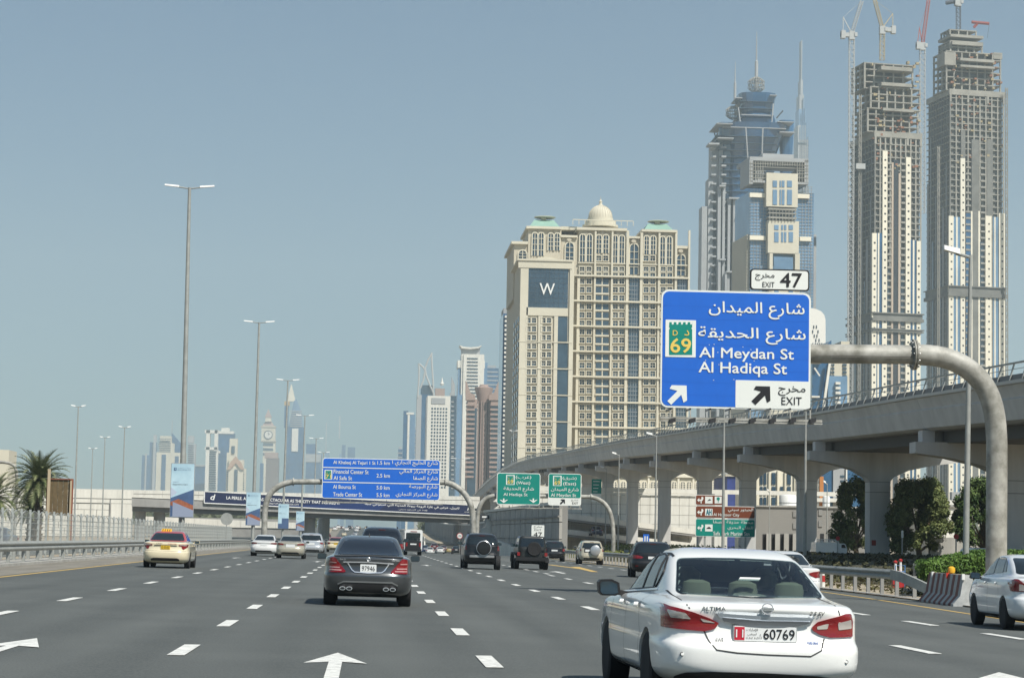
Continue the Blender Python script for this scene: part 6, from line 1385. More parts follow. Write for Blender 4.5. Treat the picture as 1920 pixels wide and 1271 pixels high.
# ------------------------------------------------------------------ buildings
M_BG = mat('facade glass', (.035, .065, .095), .12, spec=.9, var=.35, scale=.08, coat=.5); M_BG2 = mat('blue facade glass', (.025, .09, .19), .10, spec=.9, var=.3, scale=.05, coat=.5)
M_BGL = mat('pale blue facade glass', (.14, .24, .36), .12, spec=.8, var=.2, scale=.05); M_BDK = mat('dark opening', (.02, .02, .022), .8)
M_SAND1 = mat('cream stone cladding', (.58, .54, .43), .8, var=.07, scale=.06); M_SAND2 = mat('ochre stone cladding', (.48, .435, .34), .8, var=.07, scale=.06); M_CRM = mat('ivory cladding', (.74, .69, .56), .75, var=.06, scale=.05)
M_RAWC = mat('raw concrete', (.30, .288, .25), .9, var=.2, scale=.12); M_RAWD = mat('dark concrete', (.17, .17, .155), .9, var=.25, scale=.1); M_TEAL = mat('verdigris roof', (.25, .40, .33), .6, var=.08, scale=.1)
M_GREYB = mat('grey cladding', (.34, .35, .35), .7, var=.08, scale=.05); M_PINK = mat('dusty rose stone', (.34, .25, .21), .8, var=.08, scale=.05); M_BRN = mat('brown cladding', (.17, .135, .115), .7, var=.1, scale=.05)
M_STL = mat('crane yellow grey', (.40, .34, .22), .6); M_CRR = mat('crane red', (.38, .10, .08), .6); M_CRW = mat('crane white', (.42, .43, .42), .6)
class Fr:
    """a building frame: front left corner seen at column px at distance Y; local x along the front, y into depth"""
    def __init__(s, name, label, px, Y, yaw=0, group=None, cat='building', zb=None):
        p = P(px, 1000, Y); s.o = Vector((p.x, Y, gz(p.x, Y)-1 if zb is None else zb)); s.yaw = rad(yaw); s.Y = Y
        s.t = thing(name, label, cat, s.o, s.yaw, group)
        s.ex = Vector((math.cos(s.yaw), math.sin(s.yaw), 0)); s.ey = Vector((-math.sin(s.yaw), math.cos(s.yaw), 0))
    def l(s, px, py, y=0):
        d = ray(px, py); c = Vector((0, 0, H)); n = s.ey; q = s.o+n*y
        k = (q-c).dot(n)/d.dot(n); w = c+d*k-s.o
        return w.dot(s.ex), w.z
    def dep(s, px, py=900):
        """depth of the left face (x=0) seen at column px"""
        d = ray(px, py); k = (s.o-Vector((0, 0, H))).dot(s.ex)/d.dot(s.ex); return (Vector((0, 0, H))+d*k-s.o).dot(s.ey)
    def box(s, b, x0, x1, yt, yb, y0=0, y1=1.):
        m = (x0+x1)/2; a = s.l(x0, (yt+yb)/2, y0)[0]; c = s.l(x1, (yt+yb)/2, y0)[0]; zt = s.l(m, yt, y0)[1]; zb = 0 if yb is None or yb > 995 else s.l(m, yb, y0)[1]
        return b.box(a, c, y0, y1, zb, zt)
    def part(s, name, m, lst, parent=None, **kw):
        b = MB()
        for q in lst:
            if q[3] is None: q = (q[0], q[1], q[2], 999)+tuple(q[4:])
            s.box(b, *q)
        return b.build(name, m, parent or s.t, **kw)
def arch_mesh(w, h, d, m, name='arched_window', n=8):
    pts = [(-w/2, 0), (w/2, 0)]+[(w/2*math.cos(math.pi*k/n), h-w/2+w/2*math.sin(math.pi*k/n)) for k in range(n+1)]
    return MB().prism(pts, 0, d).mesh(name, m)
def arch_frame(w, h, t, d, m, name='arch_frame', n=8):
    vs = []
    o = [(-w/2-t, 0)]+[((w/2+t)*math.cos(math.pi-math.pi*k/n), h-w/2+(w/2+t)*math.sin(math.pi*k/n)) for k in range(n+1)]+[(w/2+t, 0)]
    i = [(-w/2, 0)]+[(w/2*math.cos(math.pi-math.pi*k/n), h-w/2+w/2*math.sin(math.pi*k/n)) for k in range(n+1)]+[(w/2, 0)]
    b = MB(); N = len(o)
    for y in (0, d): vs += [(x, y, z) for x, z in o]+[(x, y, z) for x, z in i]
    f = []
    for k in range(N-1): f += [(k, k+1, N+k+1, N+k), (2*N+k, 3*N+k, 3*N+k+1, 2*N+k+1), (k, 2*N+k, 2*N+k+1, k+1), (N+k, N+k+1, 3*N+k+1, 3*N+k)]
    b.add(vs, f); b.box(-.12, .12, -.05, d, 0, h)
    for q in (.25, .5, .75): b.box(-w/2, w/2, -.03, d, h*q-.09, h*q+.09)
    return b.mesh(name, m)

# ---- the domed hotel with the W tower
f = Fr('hotel', 'huge cream stone hotel with dome, green roofs and a tower lettered W', 1072, 870)
ht = f.t; xr = f.l(1291, 700)[0]; DL = 62.
f.part('wall', M_SAND2, [(1080, 1291, 520, None, 1.2, DL), (1085, 1173, 430, 525, 1.2, 30), (1205, 1267, 434, 525, 1.2, 30), (1173, 1205, 446, 525, 1.6, 28), (1052, 1085, 444, 530, 1.6, 28), (1267, 1292, 466, 525, 2, 40), (990, 1052, 428, 520, 1.2, 34), (963, 990, 457, 560, 2, 46), (964, 1080, 520, None, 3, DL)])
f.part('cornice', M_SAND1, [(1082, 1176, 427, 432, -.2, 31), (1203, 1269, 430.5, 435, -.2, 31), (1175, 1205, 443, 447, .4, 29), (1051, 1083, 441, 445, .4, 29), (1267, 1294, 461, 466, .5, 41), (987, 1053, 424.5, 429, -.2, 35), (959, 990, 452.5, 457.5, .5, 47), (1084, 1292, 494, 496, .5, 1.3), (1052, 1083, 425, 431, 6, 22)])
for k in range(8):
    y = 517+47.2*k
    f.part('cornice', M_SAND1, [(1072, 1292, y, y+3.2, -.5, 1.3)])
f.part('pilaster', M_SAND1, [(x, x+w, 432 if x > 1080 else 520, None, .1, 1.3) for x, w in ((1079, 5), (1111, 3.4), (1143, 3.4), (1171, 5), (1197.5, 5), (1231.5, 3.6), (1263, 4), (1288, 3.5))])
# windows: frame + panes + sill, one unit per room
def win_unit(w, h, gm):
    g = MB().box(0, w, .0, .12, 0, h).mesh('window', gm); fr_ = MB()
    t = .28; fr_.box(-t, 0, -.5, .15, -t, h+t).box(w, w+t, -.5, .15, -t, h+t).box(0, w, -.5, .15, -t, 0).box(0, w, -.5, .15, h, h+t).box(w*.47, w*.53, -.12, .1, 0, h).box(0, w, -.12, .1, h*.55, h*.61)
    vs_ = [g]
    for mm in (mat('curtained glass', (.12, .14, .15), .25, spec=.7), mat('dark room glass', (.014, .022, .032), .1, spec=.9), M_BG): q = g.copy(); q.materials.clear(); q.materials.append(mm); vs_.append(q)
    return vs_, fr_.mesh('window_frame', M_SAND1)
pxm = 870/4200
gw, fw = win_unit(9.2*pxm, 9.8*pxm, M_BG)
fl = 47.2/3
for px in (1086.5, 1099.5, 1149, 1161, 1206.5, 1219, 1238.5, 1251):
    for k in range(24):
        y = 520.5+fl*k+2.2
        if y > 880: break
        a, zt = f.l(px, y+9.8, 1.1)
        o = link('window', rnd.choice(gw), ht, (a, 1.08, zt)); link('window_frame', fw, o)
# upper rows below the arches
for px in (1086.5, 1099.5, 1118, 1131, 1149, 1161, 1206.5, 1219, 1238.5, 1251):
    for y in (479.5, 500.5, 509.5) if px in (1118, 1131, 1206.5, 1219) else (500.5, 509.5):
        a, zt = f.l(px, y+9.8, 1.1); o = link('window', rnd.choice(gw), ht, (a, 1.08, zt)); link('window_frame', fw, o)
bal = MB().box(0, 26*pxm, -.3, .1, 0, 3.0*pxm).box(12*pxm, 14*pxm, -.1, .15, 0, fl*pxm); balm = bal.mesh('balcony', M_SAND1)
balg = MB().box(1*pxm, 25*pxm, .05, .2, 3*pxm, (fl-2.2)*pxm).mesh('window', M_BG)
for k in range(24):
    a, z = f.l(1116, 520.5+fl*(k+1), 1.1); o = link('balcony', balm, ht, (a, .9, z)); link('window', balg, o)
f.part('glass_strip', M_BG, [(1177.5, 1196, 520, None, .9, 1.25)]); f.part('glass_strip', M_BG, [(1268, 1286, 520, None, .9, 1.25)])
gr_ = MB()
for x0, x1 in ((1177.5, 1196), (1268, 1286)):
    for k in range(76): f.box(gr_, x0, x1, 520+fl*k/2, 520.9+fl*k/2, .7, .9)
    for q in range(1, 4): f.box(gr_, x0+(x1-x0)*q/4-.3, x0+(x1-x0)*q/4+.3, 520, 999, .7, .9)
gr_.build('mullion_grid', mat('pale mullion', (.30, .33, .35), .5), ht, kind='stuff')
def arches(lst):
    for x0, x1, yt, yb, y in lst:
        xm = (x0+x1)/2; a, zb = f.l(xm, yb, y); zt = f.l(xm, yt, y)[1]; w = (x1-x0)*pxm
        o = link('arched_window', arch_mesh(w, zt-zb, .1, M_BG), ht, (a, y-.1, zb)); link('arch_frame', arch_frame(w, zt-zb, .45, .5, M_SAND1), o, (0, -.45, 0))
arches([(998, 1006.5, 437, 480, 1.2), (1010, 1018.5, 437, 480, 1.2), (1028, 1036.5, 438, 470, 1.2), (1040, 1048.5, 438, 470, 1.2), (1087, 1096, 440, 491, 1.2), (1100, 1109, 440, 491, 1.2), (1118, 1127, 441, 475, 1.2), (1131, 1140, 441, 475, 1.2), (1148.5, 1157, 442, 494, 1.2), (1161, 1169.5, 442, 494, 1.2),
        (1208, 1216, 443, 477, 1.2), (1220, 1228.5, 443, 477, 1.2), (1237.5, 1246, 444, 496, 1.2), (1250, 1258.5, 444, 496, 1.2), (1060, 1075, 455, 492, 1.6), (1180.5, 1196, 458, 515, 1.6), (972, 987, 470, 492, 2.0), (1268.5, 1284, 478, 517, 2.0)])
for xs_ in ((1012, 434), (1042, 434), (1098, 437), (1129.5, 437), (1159, 438), (1218, 439), (1248, 440), (1067, 449), (1188, 452), (1276, 470)):
    a, z = f.l(xs_[0], xs_[1]+0, 1.1); part(ht, 'roundel', M_SAND2, lambda b: b.lathe([(.75, -.35), (.75, .1)], (a, 1.1, z), 14, 'y').lathe([(1.05, -.15), (1.05, .1)], (a, 1.1, z), 14, 'y'))
# roofs
def pyr(x0, x1, yb, x2, x3, yt, y0, y1):
    a, zb = f.l(x0, yb, y0); c = f.l(x1, yb, y0)[0]; d, zt = f.l(x2, yt, y0); e = f.l(x3, yt, y0)[0]; i = (y1-y0)*.22
    part(ht, 'roof', M_TEAL, lambda b: b.hexa([(a, y0, zb), (c, y0, zb), (c, y1, zb), (a, y1, zb), (d, y0+i, zt), (e, y0+i, zt), (e, y1-i, zt), (d, y1-i, zt)]))
    part(ht, 'satellite_mast', M_SAND1, lambda b: b.box((a+c)/2-1, (a+c)/2+1, y0+6, y0+8, zt, zt+.9).lathe([(.4, 0), (3.9, .1), (4.4, .35), (4.0, .5), (.6, .8)], ((a+c)/2+.6, y0+8, zt+.9), 18))
pyr(993, 1050, 424.5, 1004, 1041, 408, 2, 30); pyr(1208, 1264, 431, 1218, 1254, 416, 2, 28)
a, zb = f.l(1125.5, 427, 14)
part(ht, 'dome_drum', M_SAND1, lambda b: b.lathe([(7.2, 0), (7.2, .8), (6.3, .9), (6.3, 2.3), (5.2, 2.5), (5.2, 3.6), (5.0, 3.6)], (a, 14, zb), 28))
dm_ = [(4.75*math.cos(t_)*(1+.03*math.sin(2*t_)), 3.6+5.4*math.sin(t_)) for t_ in [math.pi/2*k/10 for k in range(9)]]
part(ht, 'dome', M_SAND1, lambda b: b.lathe(dm_+[(.85, 9.0)], (a, 14, zb), 28), True)
part(ht, 'lantern', M_SAND1, lambda b: b.lathe([(1.05, 8.8), (1.0, 9.2), (.6, 9.4), (.6, 10.3), (.8, 10.4), (.35, 10.9), (.12, 11.6), (.05, 12.6)], (a, 14, zb), 12))
for k in range(14):
    t_ = math.pi+math.pi*k/13; part(ht, 'dome_rib', M_SAND2, lambda b: b.tube([(a+(r+.05)*math.cos(t_), 14+(r+.05)*math.sin(t_), zb+z) for r, z in dm_], .09, 4))
part(ht, 'roof_screen', M_SAND1, lambda b: [b.box(a-12, a+12, 4, 4.3, zb+1.4, zb+1.7)]+[b.box(a-12+2.4*k, a-11.8+2.4*k, 4, 4.2, zb-.5, zb+1.5) for k in range(11)])
# W tower
f2o = P(972, 1000, 832)
wy = -38.
f.part('tower_wall', M_SAND2, [(973, 1072, 490, None, wy+.6, 4)])
f.part('tower_frame', M_SAND1, [(972, 987, 489, None, wy, wy+1), (1065, 1073, 489, None, wy, wy+1), (972, 1073, 489, 503, wy-.2, wy+1), (987, 1065, 577, 592, wy, wy+1), (1036, 1043, 592, None, wy, wy+1), (1006, 1014, 592, None, wy+.1, wy+1)])
f.part('tower_parapet', M_SAND1, [(970, 1074, 486, 489.5, wy-.6, 3)])
a0, z0 = f.l(1000, 486, wy); a1 = f.l(1050, 486, wy)[0]
part(ht, 'curved_pediment', M_SAND1, lambda b: b.prism([(a0, z0-.2), (a1, z0-.2)]+[(a1+(a0-a1)*k/10, z0+1.2*math.sin(math.pi*k/10)) for k in range(1, 10)], wy+1, wy+10))
f.part('sign_glass', M_BG, [(987, 1065, 503, 577, wy+.35, wy+.6)])
g_ = MB()
for k in range(1, 8): f.box(g_, 987, 1065, 503+74*k/8-.3, 503+74*k/8+.3, wy+.28, wy+.35)
for k in range(1, 9): f.box(g_, 987+78*k/9-.25, 987+78*k/9+.25, 503, 577, wy+.28, wy+.35)
g_.build('mullion_grid', mat('dark mullion', (.05, .07, .09), .4), ht, kind='stuff')
a, zt = f.l(1012, 531, wy); c, zb = f.l(1040, 553, wy); text(ht, 'W', a, c, zb, zt, M_WHITE, wy+.2, .012, depth=.25)
gw2, fw2 = win_unit(7.6*pxm*.95, 9.4*pxm*.95, M_BG)
for px in (986.5, 996.7, 1014.5, 1024.7):
    for k in range(18):
        y = 596+fl*1.02*k
        if y > 880: break
        a, z = f.l(px+.6, y+9.4, wy+.4); o = link('window', rnd.choice(gw2), ht, (a, wy+.42, z)); link('window_frame', fw2, o)
for k in range(7):
    y0 = 593+49.6*k; f.part('glass_strip', M_BG, [(1044, 1064, y0+1, y0+47, wy+.3, wy+.6)]); f.part('cornice', M_SAND1, [(972, 1073, y0+47.4, y0+49, wy-.12, wy+.8)])
for k in range(20):   # side windows of the shaded left face
    for yy in (wy+6, wy+18, wy+30):
        z = f.l(968, 600+fl*k, wy)[1]; part(ht, 'side_window', M_BG, lambda b: b.box(f.l(972.6, 700, wy)[0]-.06, f.l(972.6, 700, wy)[0]+.2, yy, yy+4, z, z+2))

# ---- construction towers
def ctower(name, label, pxc, Y, yaw, pxl, pxr, ytop, yfront, strips, cols, bands, floor, ups, openings):
    f = Fr(name, label, pxc, Y, yaw, group='unfinished concrete towers'); t = f.t
    w = f.l(pxr, 600)[0]; D = f.dep(pxl); zF = f.l((pxc+pxr)/2, yfront)[1]; zT = f.l((pxc+pxr)/2, ytop)[1]
    fh = floor*Y/4200
    part(t, 'core', M_RAWD, lambda b: b.box(1.6, w-1.0, 1.8, D-1.5, 0, zF-fh))
    sl = MB().box(0, w, 1.3, D, 0, .5).mesh('floor_slab', M_RAWC); su = MB().box(0, w, .3, D, 0, .55).mesh('floor_slab', M_RAWC)
    n = int(zF/fh)
    for k in range(2, n): link('floor_slab', su if k > n*.66 else sl, t, (0, 0, k*fh))
    part(t, 'dark_glazing', M_BG, lambda b: b.box(.6, w-.6, 1.15, 1.7, 0, zF*.66))
    ncol = 9; cm_ = MB().box(-.4, .4, .2, .9, zF*.66, zF-fh).mesh('front_column', M_RAWC)
    for k in range(ncol+1): link('front_column', cm_, t, (.5+(w-1)*k/ncol, 0, 0))
    part(t, 'crown_beam', M_RAWC, lambda b: b.box(-.2, w+.2, -.1, D, zF-fh*.9, zF))
    for a in (0, .32, .68, 1.0): part(t, 'crown_pier', M_RAWC, lambda b: b.box(w*a-(1.2 if a == 1 else 0), w*a+(1.2 if a < 1 else 0), -.12, .8, zF-fh*2, zF-fh*.9))
    # left shaded face: alternating bands; darker columns put its shade into the colour
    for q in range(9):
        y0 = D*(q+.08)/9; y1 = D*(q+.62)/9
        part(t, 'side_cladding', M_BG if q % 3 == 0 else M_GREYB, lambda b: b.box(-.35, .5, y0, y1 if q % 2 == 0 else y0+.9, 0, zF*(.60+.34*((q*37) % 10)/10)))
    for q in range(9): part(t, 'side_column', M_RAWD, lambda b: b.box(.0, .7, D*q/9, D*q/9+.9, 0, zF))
    for nm, m, x0, x1, yt, y0 in strips:
        f.part(nm, m, [(x0, x1, yt, None, y0, 1.2)])
    dots = MB()
    for x0, x1, yt in openings:
        a, _ = f.l((x0+x1)/2, 600); z = f.l((x0+x1)/2, yt)[1]-fh
        while z > 20: dots.box(a-.55, a+.55, -.42, -.2, z, z+1.0); z -= fh*1.18
    dots.build('vent_openings', M_BDK, t, kind='stuff')
    for x0, x1, yt in cols:      # balcony stacks: parapets each floor
        pm_ = MB(); a = f.l(x0, 600)[0]; c = f.l(x1, 600)[0]; pm_.box(0, c-a, -.25, .3, 0, 1.1); me = pm_.mesh('balcony_front', M_RAWC); z = f.l(x0, yt)[1]; k = int(z/fh)
        for j in range(3, k): link('balcony_front', me, t, (a, 0, j*fh))
    for y0, y1 in bands:
        za, zb = f.l(pxc+20, y0)[1], f.l(pxc+20, y1)[1]
        part(t, 'plant_floor_band', M_RAWD, lambda b: b.box(-1.3, w+.9, -1.3, D+1, zb, zb+(za-zb)*.35).box(-.6, w+.3, -.6, D, zb+(za-zb)*.35, za-.6).box(-1.5, w+1.1, -1.5, D+1, za-.6, za))
    for x0, x1, yt, yb, y0, y1, kind in ups:
        y1 = min(y1, D*.62)
        a = f.l(x0, (yt+yb)/2)[0]; c = f.l(x1, (yt+yb)/2)[0]; za, zb = f.l((x0+x1)/2, yt)[1], f.l((x0+x1)/2, yb)[1]
        if kind == 'solid': part(t, 'upper_block', M_RAWC, lambda b: b.box(a, c, y0, y1, zb, za))
        else:
            part(t, 'upper_core', M_RAWD, lambda b: b.box(a+(c-a)*.22, c-(c-a)*.22, y0+3.5, y1-2, zb, za-.5))
            nf = max(1, int(round((za-zb)/fh)))
            for k in range(nf+1): part(t, 'upper_slab', M_RAWC, lambda b: b.box(a, c, y0, y1, zb+(za-zb)*k/nf-.35, zb+(za-zb)*k/nf+.25))
            nc = max(3, int((c-a)/5))
            for k in range(nc+1): part(t, 'upper_column', M_RAWC, lambda b: b.box(a+(c-a-.9)*k/nc, a+(c-a-.9)*k/nc+.9, y0+.15, y0+1.1, zb, za))
            for k in range(4): part(t, 'upper_column', M_RAWC, lambda b: b.box(a+.1, a+1, y0+(y1-y0-1)*k/3, y0+(y1-y0-1)*k/3+.9, zb, za))
    # debris netting, hoists
    return f, w, D, fh
I_, O_ = M_CRM, M_RAWC
f1, w1, D1_, fh1 = ctower('tower_under_construction', 'left one of two unfinished towers, wrapped in ivory strips, with yellow crane', 1637, 1225, 9, 1589, 1728, 115, 248,
    [('cladding_strip', I_, 1634.5, 1643, 437, -.4), ('cladding_strip', M_CRM, 1645, 1648, 437, -.1), ('cladding_strip', M_BG2, 1643, 1653.5, 437, .1), ('cladding_strip', I_, 1654, 1663, 283, -.4), ('cladding_strip', mat('pink beige cladding', (.45, .37, .29), .8), 1671, 1674.5, 305, -.3), ('dark_strip', mat('dark glazing shaft', (.04, .045, .05), .3), 1674.5, 1684, 300, .15), ('cladding_strip', mat('pink beige cladding', (.45, .37, .29), .8), 1684, 1688, 325, -.3), ('cladding_strip', I_, 1698, 1707, 295, -.4), ('cladding_strip', M_BG2, 1707, 1717, 450, .1), ('cladding_strip', M_CRM, 1711, 1714, 450, -.1), ('cladding_strip', I_, 1718.5, 1726, 452, -.4)],
    [(1663.5, 1670.5, 290), (1689, 1697, 290)], [(586, 602), (616, 622)], 12.6,
    [(1627, 1724, 205, 248, 1, 46, 'open'), (1632, 1727, 165, 205, .5, 40, 'open'), (1625, 1718, 118, 165, 4, 38, 'open'), (1650, 1708, 127, 134, -2, 6, 'solid'), (1651, 1708, 157, 163, -1.5, 5, 'solid'), (1654, 1712, 205, 210, -1.5, 5, 'solid')],
    [(1655, 1662, 290), (1699, 1706, 300), (1636, 1642, 445), (1719, 1725, 460)])
f2, w2_, D2_, fh2 = ctower('tower_under_construction', 'right one of two unfinished towers, taller, with stepped pyramid top of bare slabs', 1780, 1340, 9, 1736, 1884, 60, 170,
    [('cladding_strip', I_, 1779, 1788, 405, -.4), ('cladding_strip', M_BGL, 1788, 1801, 407, .1), ('cladding_strip', M_CRM, 1792.5, 1795.5, 407, -.1), ('cladding_strip', mat('bright ivory cladding', (.70, .66, .55), .7), 1801, 1809.5, 297, -.4), ('cladding_strip', M_BG2, 1811, 1820, 400, .15), ('cladding_strip', M_BGL, 1824, 1834, 400, .1), ('cladding_strip', M_CRM, 1820.5, 1823.5, 396, -.2), ('cladding_strip', M_CRM, 1834.5, 1837.5, 396, -.2), ('cladding_strip', I_, 1848, 1859.5, 405, -.4), ('cladding_strip', M_BGL, 1860, 1872, 407, .1), ('cladding_strip', M_CRM, 1864.5, 1867, 407, -.1), ('cladding_strip', I_, 1873.5, 1884.5, 400, -.4), ('netting_strip', M_RAWD, 1802, 1810, 245, -.2), ('netting_strip', M_RAWD, 1822, 1836, 262, -.1), ('netting_strip', M_RAWD, 1851, 1862, 262, -.15)],
    [(1811, 1820, 300), (1839, 1847, 300)], [(536, 556)], 12.3,
    [(1776, 1880, 98, 170, 2, 44, 'open'), (1772, 1793, 98, 122, .5, 12, 'solid'), (1798, 1862, 112, 117, -2, 40, 'solid'), (1798, 1862, 125, 129, -2.5, 40, 'solid'), (1866, 1882, 98, 110, 2, 30, 'solid'), (1786, 1848, 76, 98, 4, 34, 'open'), (1788, 1846, 78, 84, 2, 36, 'solid'), (1786, 1848, 64, 69, 3, 34, 'solid'), (1790, 1842, 52, 64, 8, 30, 'open')],
    [(1780, 1787, 410), (1802, 1809, 300), (1849, 1859, 410), (1875, 1883, 410)])
# debris on the working floors
def clutter(f, x0, x1, y0, y1, n, seed):
    r = random.Random(seed); b = MB(); c = MB()
    for _ in range(n):
        px, py = r.uniform(x0, x1), r.uniform(y0, y1); a, z = f.l(px, py, .6); w = r.uniform(.6, 2.2); (b if r.random() < .6 else c).box(a, a+w, r.uniform(-.3, 1), 2.2, z, z+r.uniform(.5, 1.6))
    b.build('stored_material', mat('rust stacks', (.25, .12, .07), .8, var=.4, scale=.5), f.t, kind='stuff'); c.build('formwork', mat('formwork timber', (.33, .27, .16), .8, var=.3, scale=.5), f.t, kind='stuff')
clutter(f1, 1632, 1722, 120, 320, 90, 1); clutter(f2, 1780, 1878, 100, 320, 90, 2)
# hoists and cranes
def lattice(b, p, q, w, n, m=.12):
    p, q = Vector(p), Vector(q); d = (q-p).normalized(); u = d.orthogonal().normalized()
    if abs(d.z) > .9: u = Vector((1, 0, 0))
    v = d.cross(u).normalized(); u = v.cross(d)
    C4 = [u*w/2+v*w/2, u*w/2-v*w/2, -u*w/2-v*w/2, -u*w/2+v*w/2]
    for c in C4: b.bar(p+c, q+c, m*1.6, m*1.6)
    for k in range(n):
        a = p.lerp(q, k/n); e = p.lerp(q, (k+1)/n)
        for j in range(4): b.bar(a+C4[j], e+C4[(j+1) % 4], m, m); b.bar(a+C4[j], a+C4[(j+1) % 4], m, m)
def crane(label, px, Y, ybase, ycab, jib, cj, m, mj, apex, zb=None, w=2.4):
    base = P(px, ybase, Y); z0 = base.z if zb is None else zb; o = Vector((base.x, Y, z0))
    t = thing('tower_crane', label, 'crane', o, group='luffing cranes on the unfinished towers'); R_ = lambda a, b_, dy=0: P(a, b_, Y+dy)-o
    top = R_(px, ycab); part(t, 'mast', m, lambda b: lattice(b, (0, 0, 0), (top.x*0, 0, top.z), w, max(6, int(top.z/3.5)), .19))
    part(t, 'machinery_deck', M_CRW, lambda b: b.box(R_(cj[0], 0).x, R_(cj[1], 0).x, -1.5, 1.5, top.z, top.z+2.2).box(-1.6, 1.6, -1.6, 1.6, top.z-1.5, top.z+3))
    part(t, 'counterweight', M_CRW, lambda b: b.box(R_(cj[0], 0).x if abs(cj[0]-px) > abs(cj[1]-px) else R_(cj[1], 0).x-2.4, (R_(cj[0], 0).x+2.4) if abs(cj[0]-px) > abs(cj[1]-px) else R_(cj[1], 0).x, -1.7, 1.7, top.z-1.0, top.z+3.4))
    j0 = Vector((0, 0, top.z+2)); j1 = R_(*jib); part(t, 'jib', mj, lambda b: lattice(b, j0, j1, 1.7, 16, .15))
    ap = R_(*apex); part(t, 'a_frame', mj, lambda b: b.bar(j0, ap, .5).bar(Vector((R_(cj[0] if abs(cj[0]-px) > abs(cj[1]-px) else cj[1], 0).x*.8, 0, top.z+2)), ap, .4).bar(ap, j1, .14))
    part(t, 'cab', M_CRW, lambda b: b.box(1.2, 2.8, -2, -.2, top.z+.2, top.z+2.4))
    return t
crane('white luffing crane standing along the left side of the left unfinished tower', 1593, 1215, 900, 70, (1616, 2), (1577, 1604), M_CRW, M_CRW, (1581, 33), zb=0, w=2.7)
crane('yellow luffing crane on the roof of the left unfinished tower', 1654, 1240, 113, 60, (1640, 0), (1650, 1679), M_STL, M_STL, (1674, 26))
crane('red and white crane climbing between the two unfinished towers', 1729, 1330, 400, 90, (1741, 0), (1718, 1735), M_CRW, M_CRR, (1724, 53), w=3.0)
crane('dark crane cut off by the top edge above the stepped pyramid top', 1797, 1358, 55, 8, (1773, 6), (1790, 1803), mat('crane dark', (.10, .11, .13), .6), mat('crane dark', (.10, .11, .13), .6), (1800, -30))
t = thing('derrick_crane', 'small red derrick boom on top of the stepped unfinished tower', 'crane', P(1826, 52, 1353))
o = t.location; R_ = lambda a, b_: P(a, b_, 1353)-Vector(o)
part(t, 'boom', M_CRR, lambda b: lattice(b, R_(1822, 42), R_(1855, 45), 1.1, 9, .2)); part(t, 'mast', M_CRR, lambda b: lattice(b, (0, 0, 0), R_(1833, 44), 1.0, 3, .2)); part(t, 'hoist_rope', M_DARK, lambda b: b.bar(R_(1855, 45), R_(1851, 72), .15))
for px, y0, y1, Y, hx in ((1613, 178, 640, 1217, 308), (1887, 165, 690, 1342, None), (1760, 275, 560, 1342, None)):
    p = P(px, y0, Y); t = thing('builders_hoist', {1613: 'hoist mast with white cage on the left shaded face of the left unfinished tower', 1887: 'thin hoist mast along the right edge of the right unfinished tower', 1760: 'hoist mast on the shaded face of the right unfinished tower'}[px], 'hoist', (p.x, Y, 0))
    part(t, 'mast', M_RAWC, lambda b: lattice(b, (0, 0, 0), (0, 0, p.z), 1.2, int(p.z/4), .16))
    if hx: part(t, 'cage', M_CRW, lambda b: b.box(-2.6, 2.6, -2.2, -.6, P(px, hx+10, Y).z, P(px, hx, Y).z))

# ---- twin tower with flared crown behind, left of the Burj
f = Fr('skyscraper', 'tall blue glass skyscraper with flared crown, lattice globe and tall spires', 1372, 1650); t = f.t; k_ = 1650/4200
def ring(xc, hw, py, yc=22, dep=None, n=16, cut=.62):
    a = f.l(xc, py, yc)[0]; z = f.l(xc, py, yc)[1]; h = hw*k_; d = dep or h
    return [(a+h*math.copysign(abs(math.cos(q))**cut, math.cos(q)), yc+d*math.copysign(abs(math.sin(q))**cut, math.sin(q)), z) for q in [6.2832*(j+.5)/n for j in range(n)]]
def loft(name, m, rings, parent=t):
    b = MB(); n = len(rings[0]); b.add([v for r in rings for v in r], [(i*n+j, i*n+(j+1) % n, (i+1)*n+(j+1) % n, (i+1)*n+j) for i in range(len(rings)-1) for j in range(n)]+[tuple(range(n-1, -1, -1)), tuple(range((len(rings)-1)*n, len(rings)*n))])
    return b.build(name, m, parent)
loft('tower_body', M_BG2, [ring(1400, 52, 990), ring(1400, 52, 420), ring(1400, 50, 330), ring(1403, 49, 300), ring(1408, 58, 262), ring(1412, 64, 240)])
loft('crown', M_BG2, [ring(1418, 36, 241), ring(1418, 36, 228), ring(1418, 31, 215), ring(1418, 37, 180)])
loft('left_turret', M_BG2, [ring(1362, 9, 990, 10), ring(1362, 9, 300, 10), ring(1360, 13, 256, 10), ring(1360, 15, 232, 10)])
loft('right_turret', M_BG2, [ring(1474, 12, 420, 20), ring(1474, 12, 290, 20), ring(1474, 15, 228, 20)])
f.part('ledge', M_GREYB, [(1356, 1474, 239, 240.5, -2, 40), (1390, 1448, 215, 217, 4, 36), (1346, 1376, 258, 260, -8, 30), (1344, 1374, 231, 232.5, -8, 30), (1462, 1490, 247, 249, -2, 30), (1458, 1489, 228, 229.5, -2, 30), (1380, 1392, 183, 184.5, 6, 30), (1444, 1457, 178, 179.5, 6, 30)])
bb = MB()
for y in range(190, 990, 13):
    hw = 66 if 245 > y > 238 else (38 if y < 232 else (54+(12*(1-(y-240)/60) if y < 300 else 0)))
    if 228 > y: f.box(bb, 1418-33, 1418+33, y, y+.9, 7.2, 36)
    elif y > 243: f.box(bb, 1402-hw*.93, 1402+hw*.93, y, y+.9, 22-hw*k_*.98, 40)
bb.build('floor_lines', mat('spandrel blue', (.05, .085, .12), .4), t, kind='stuff')
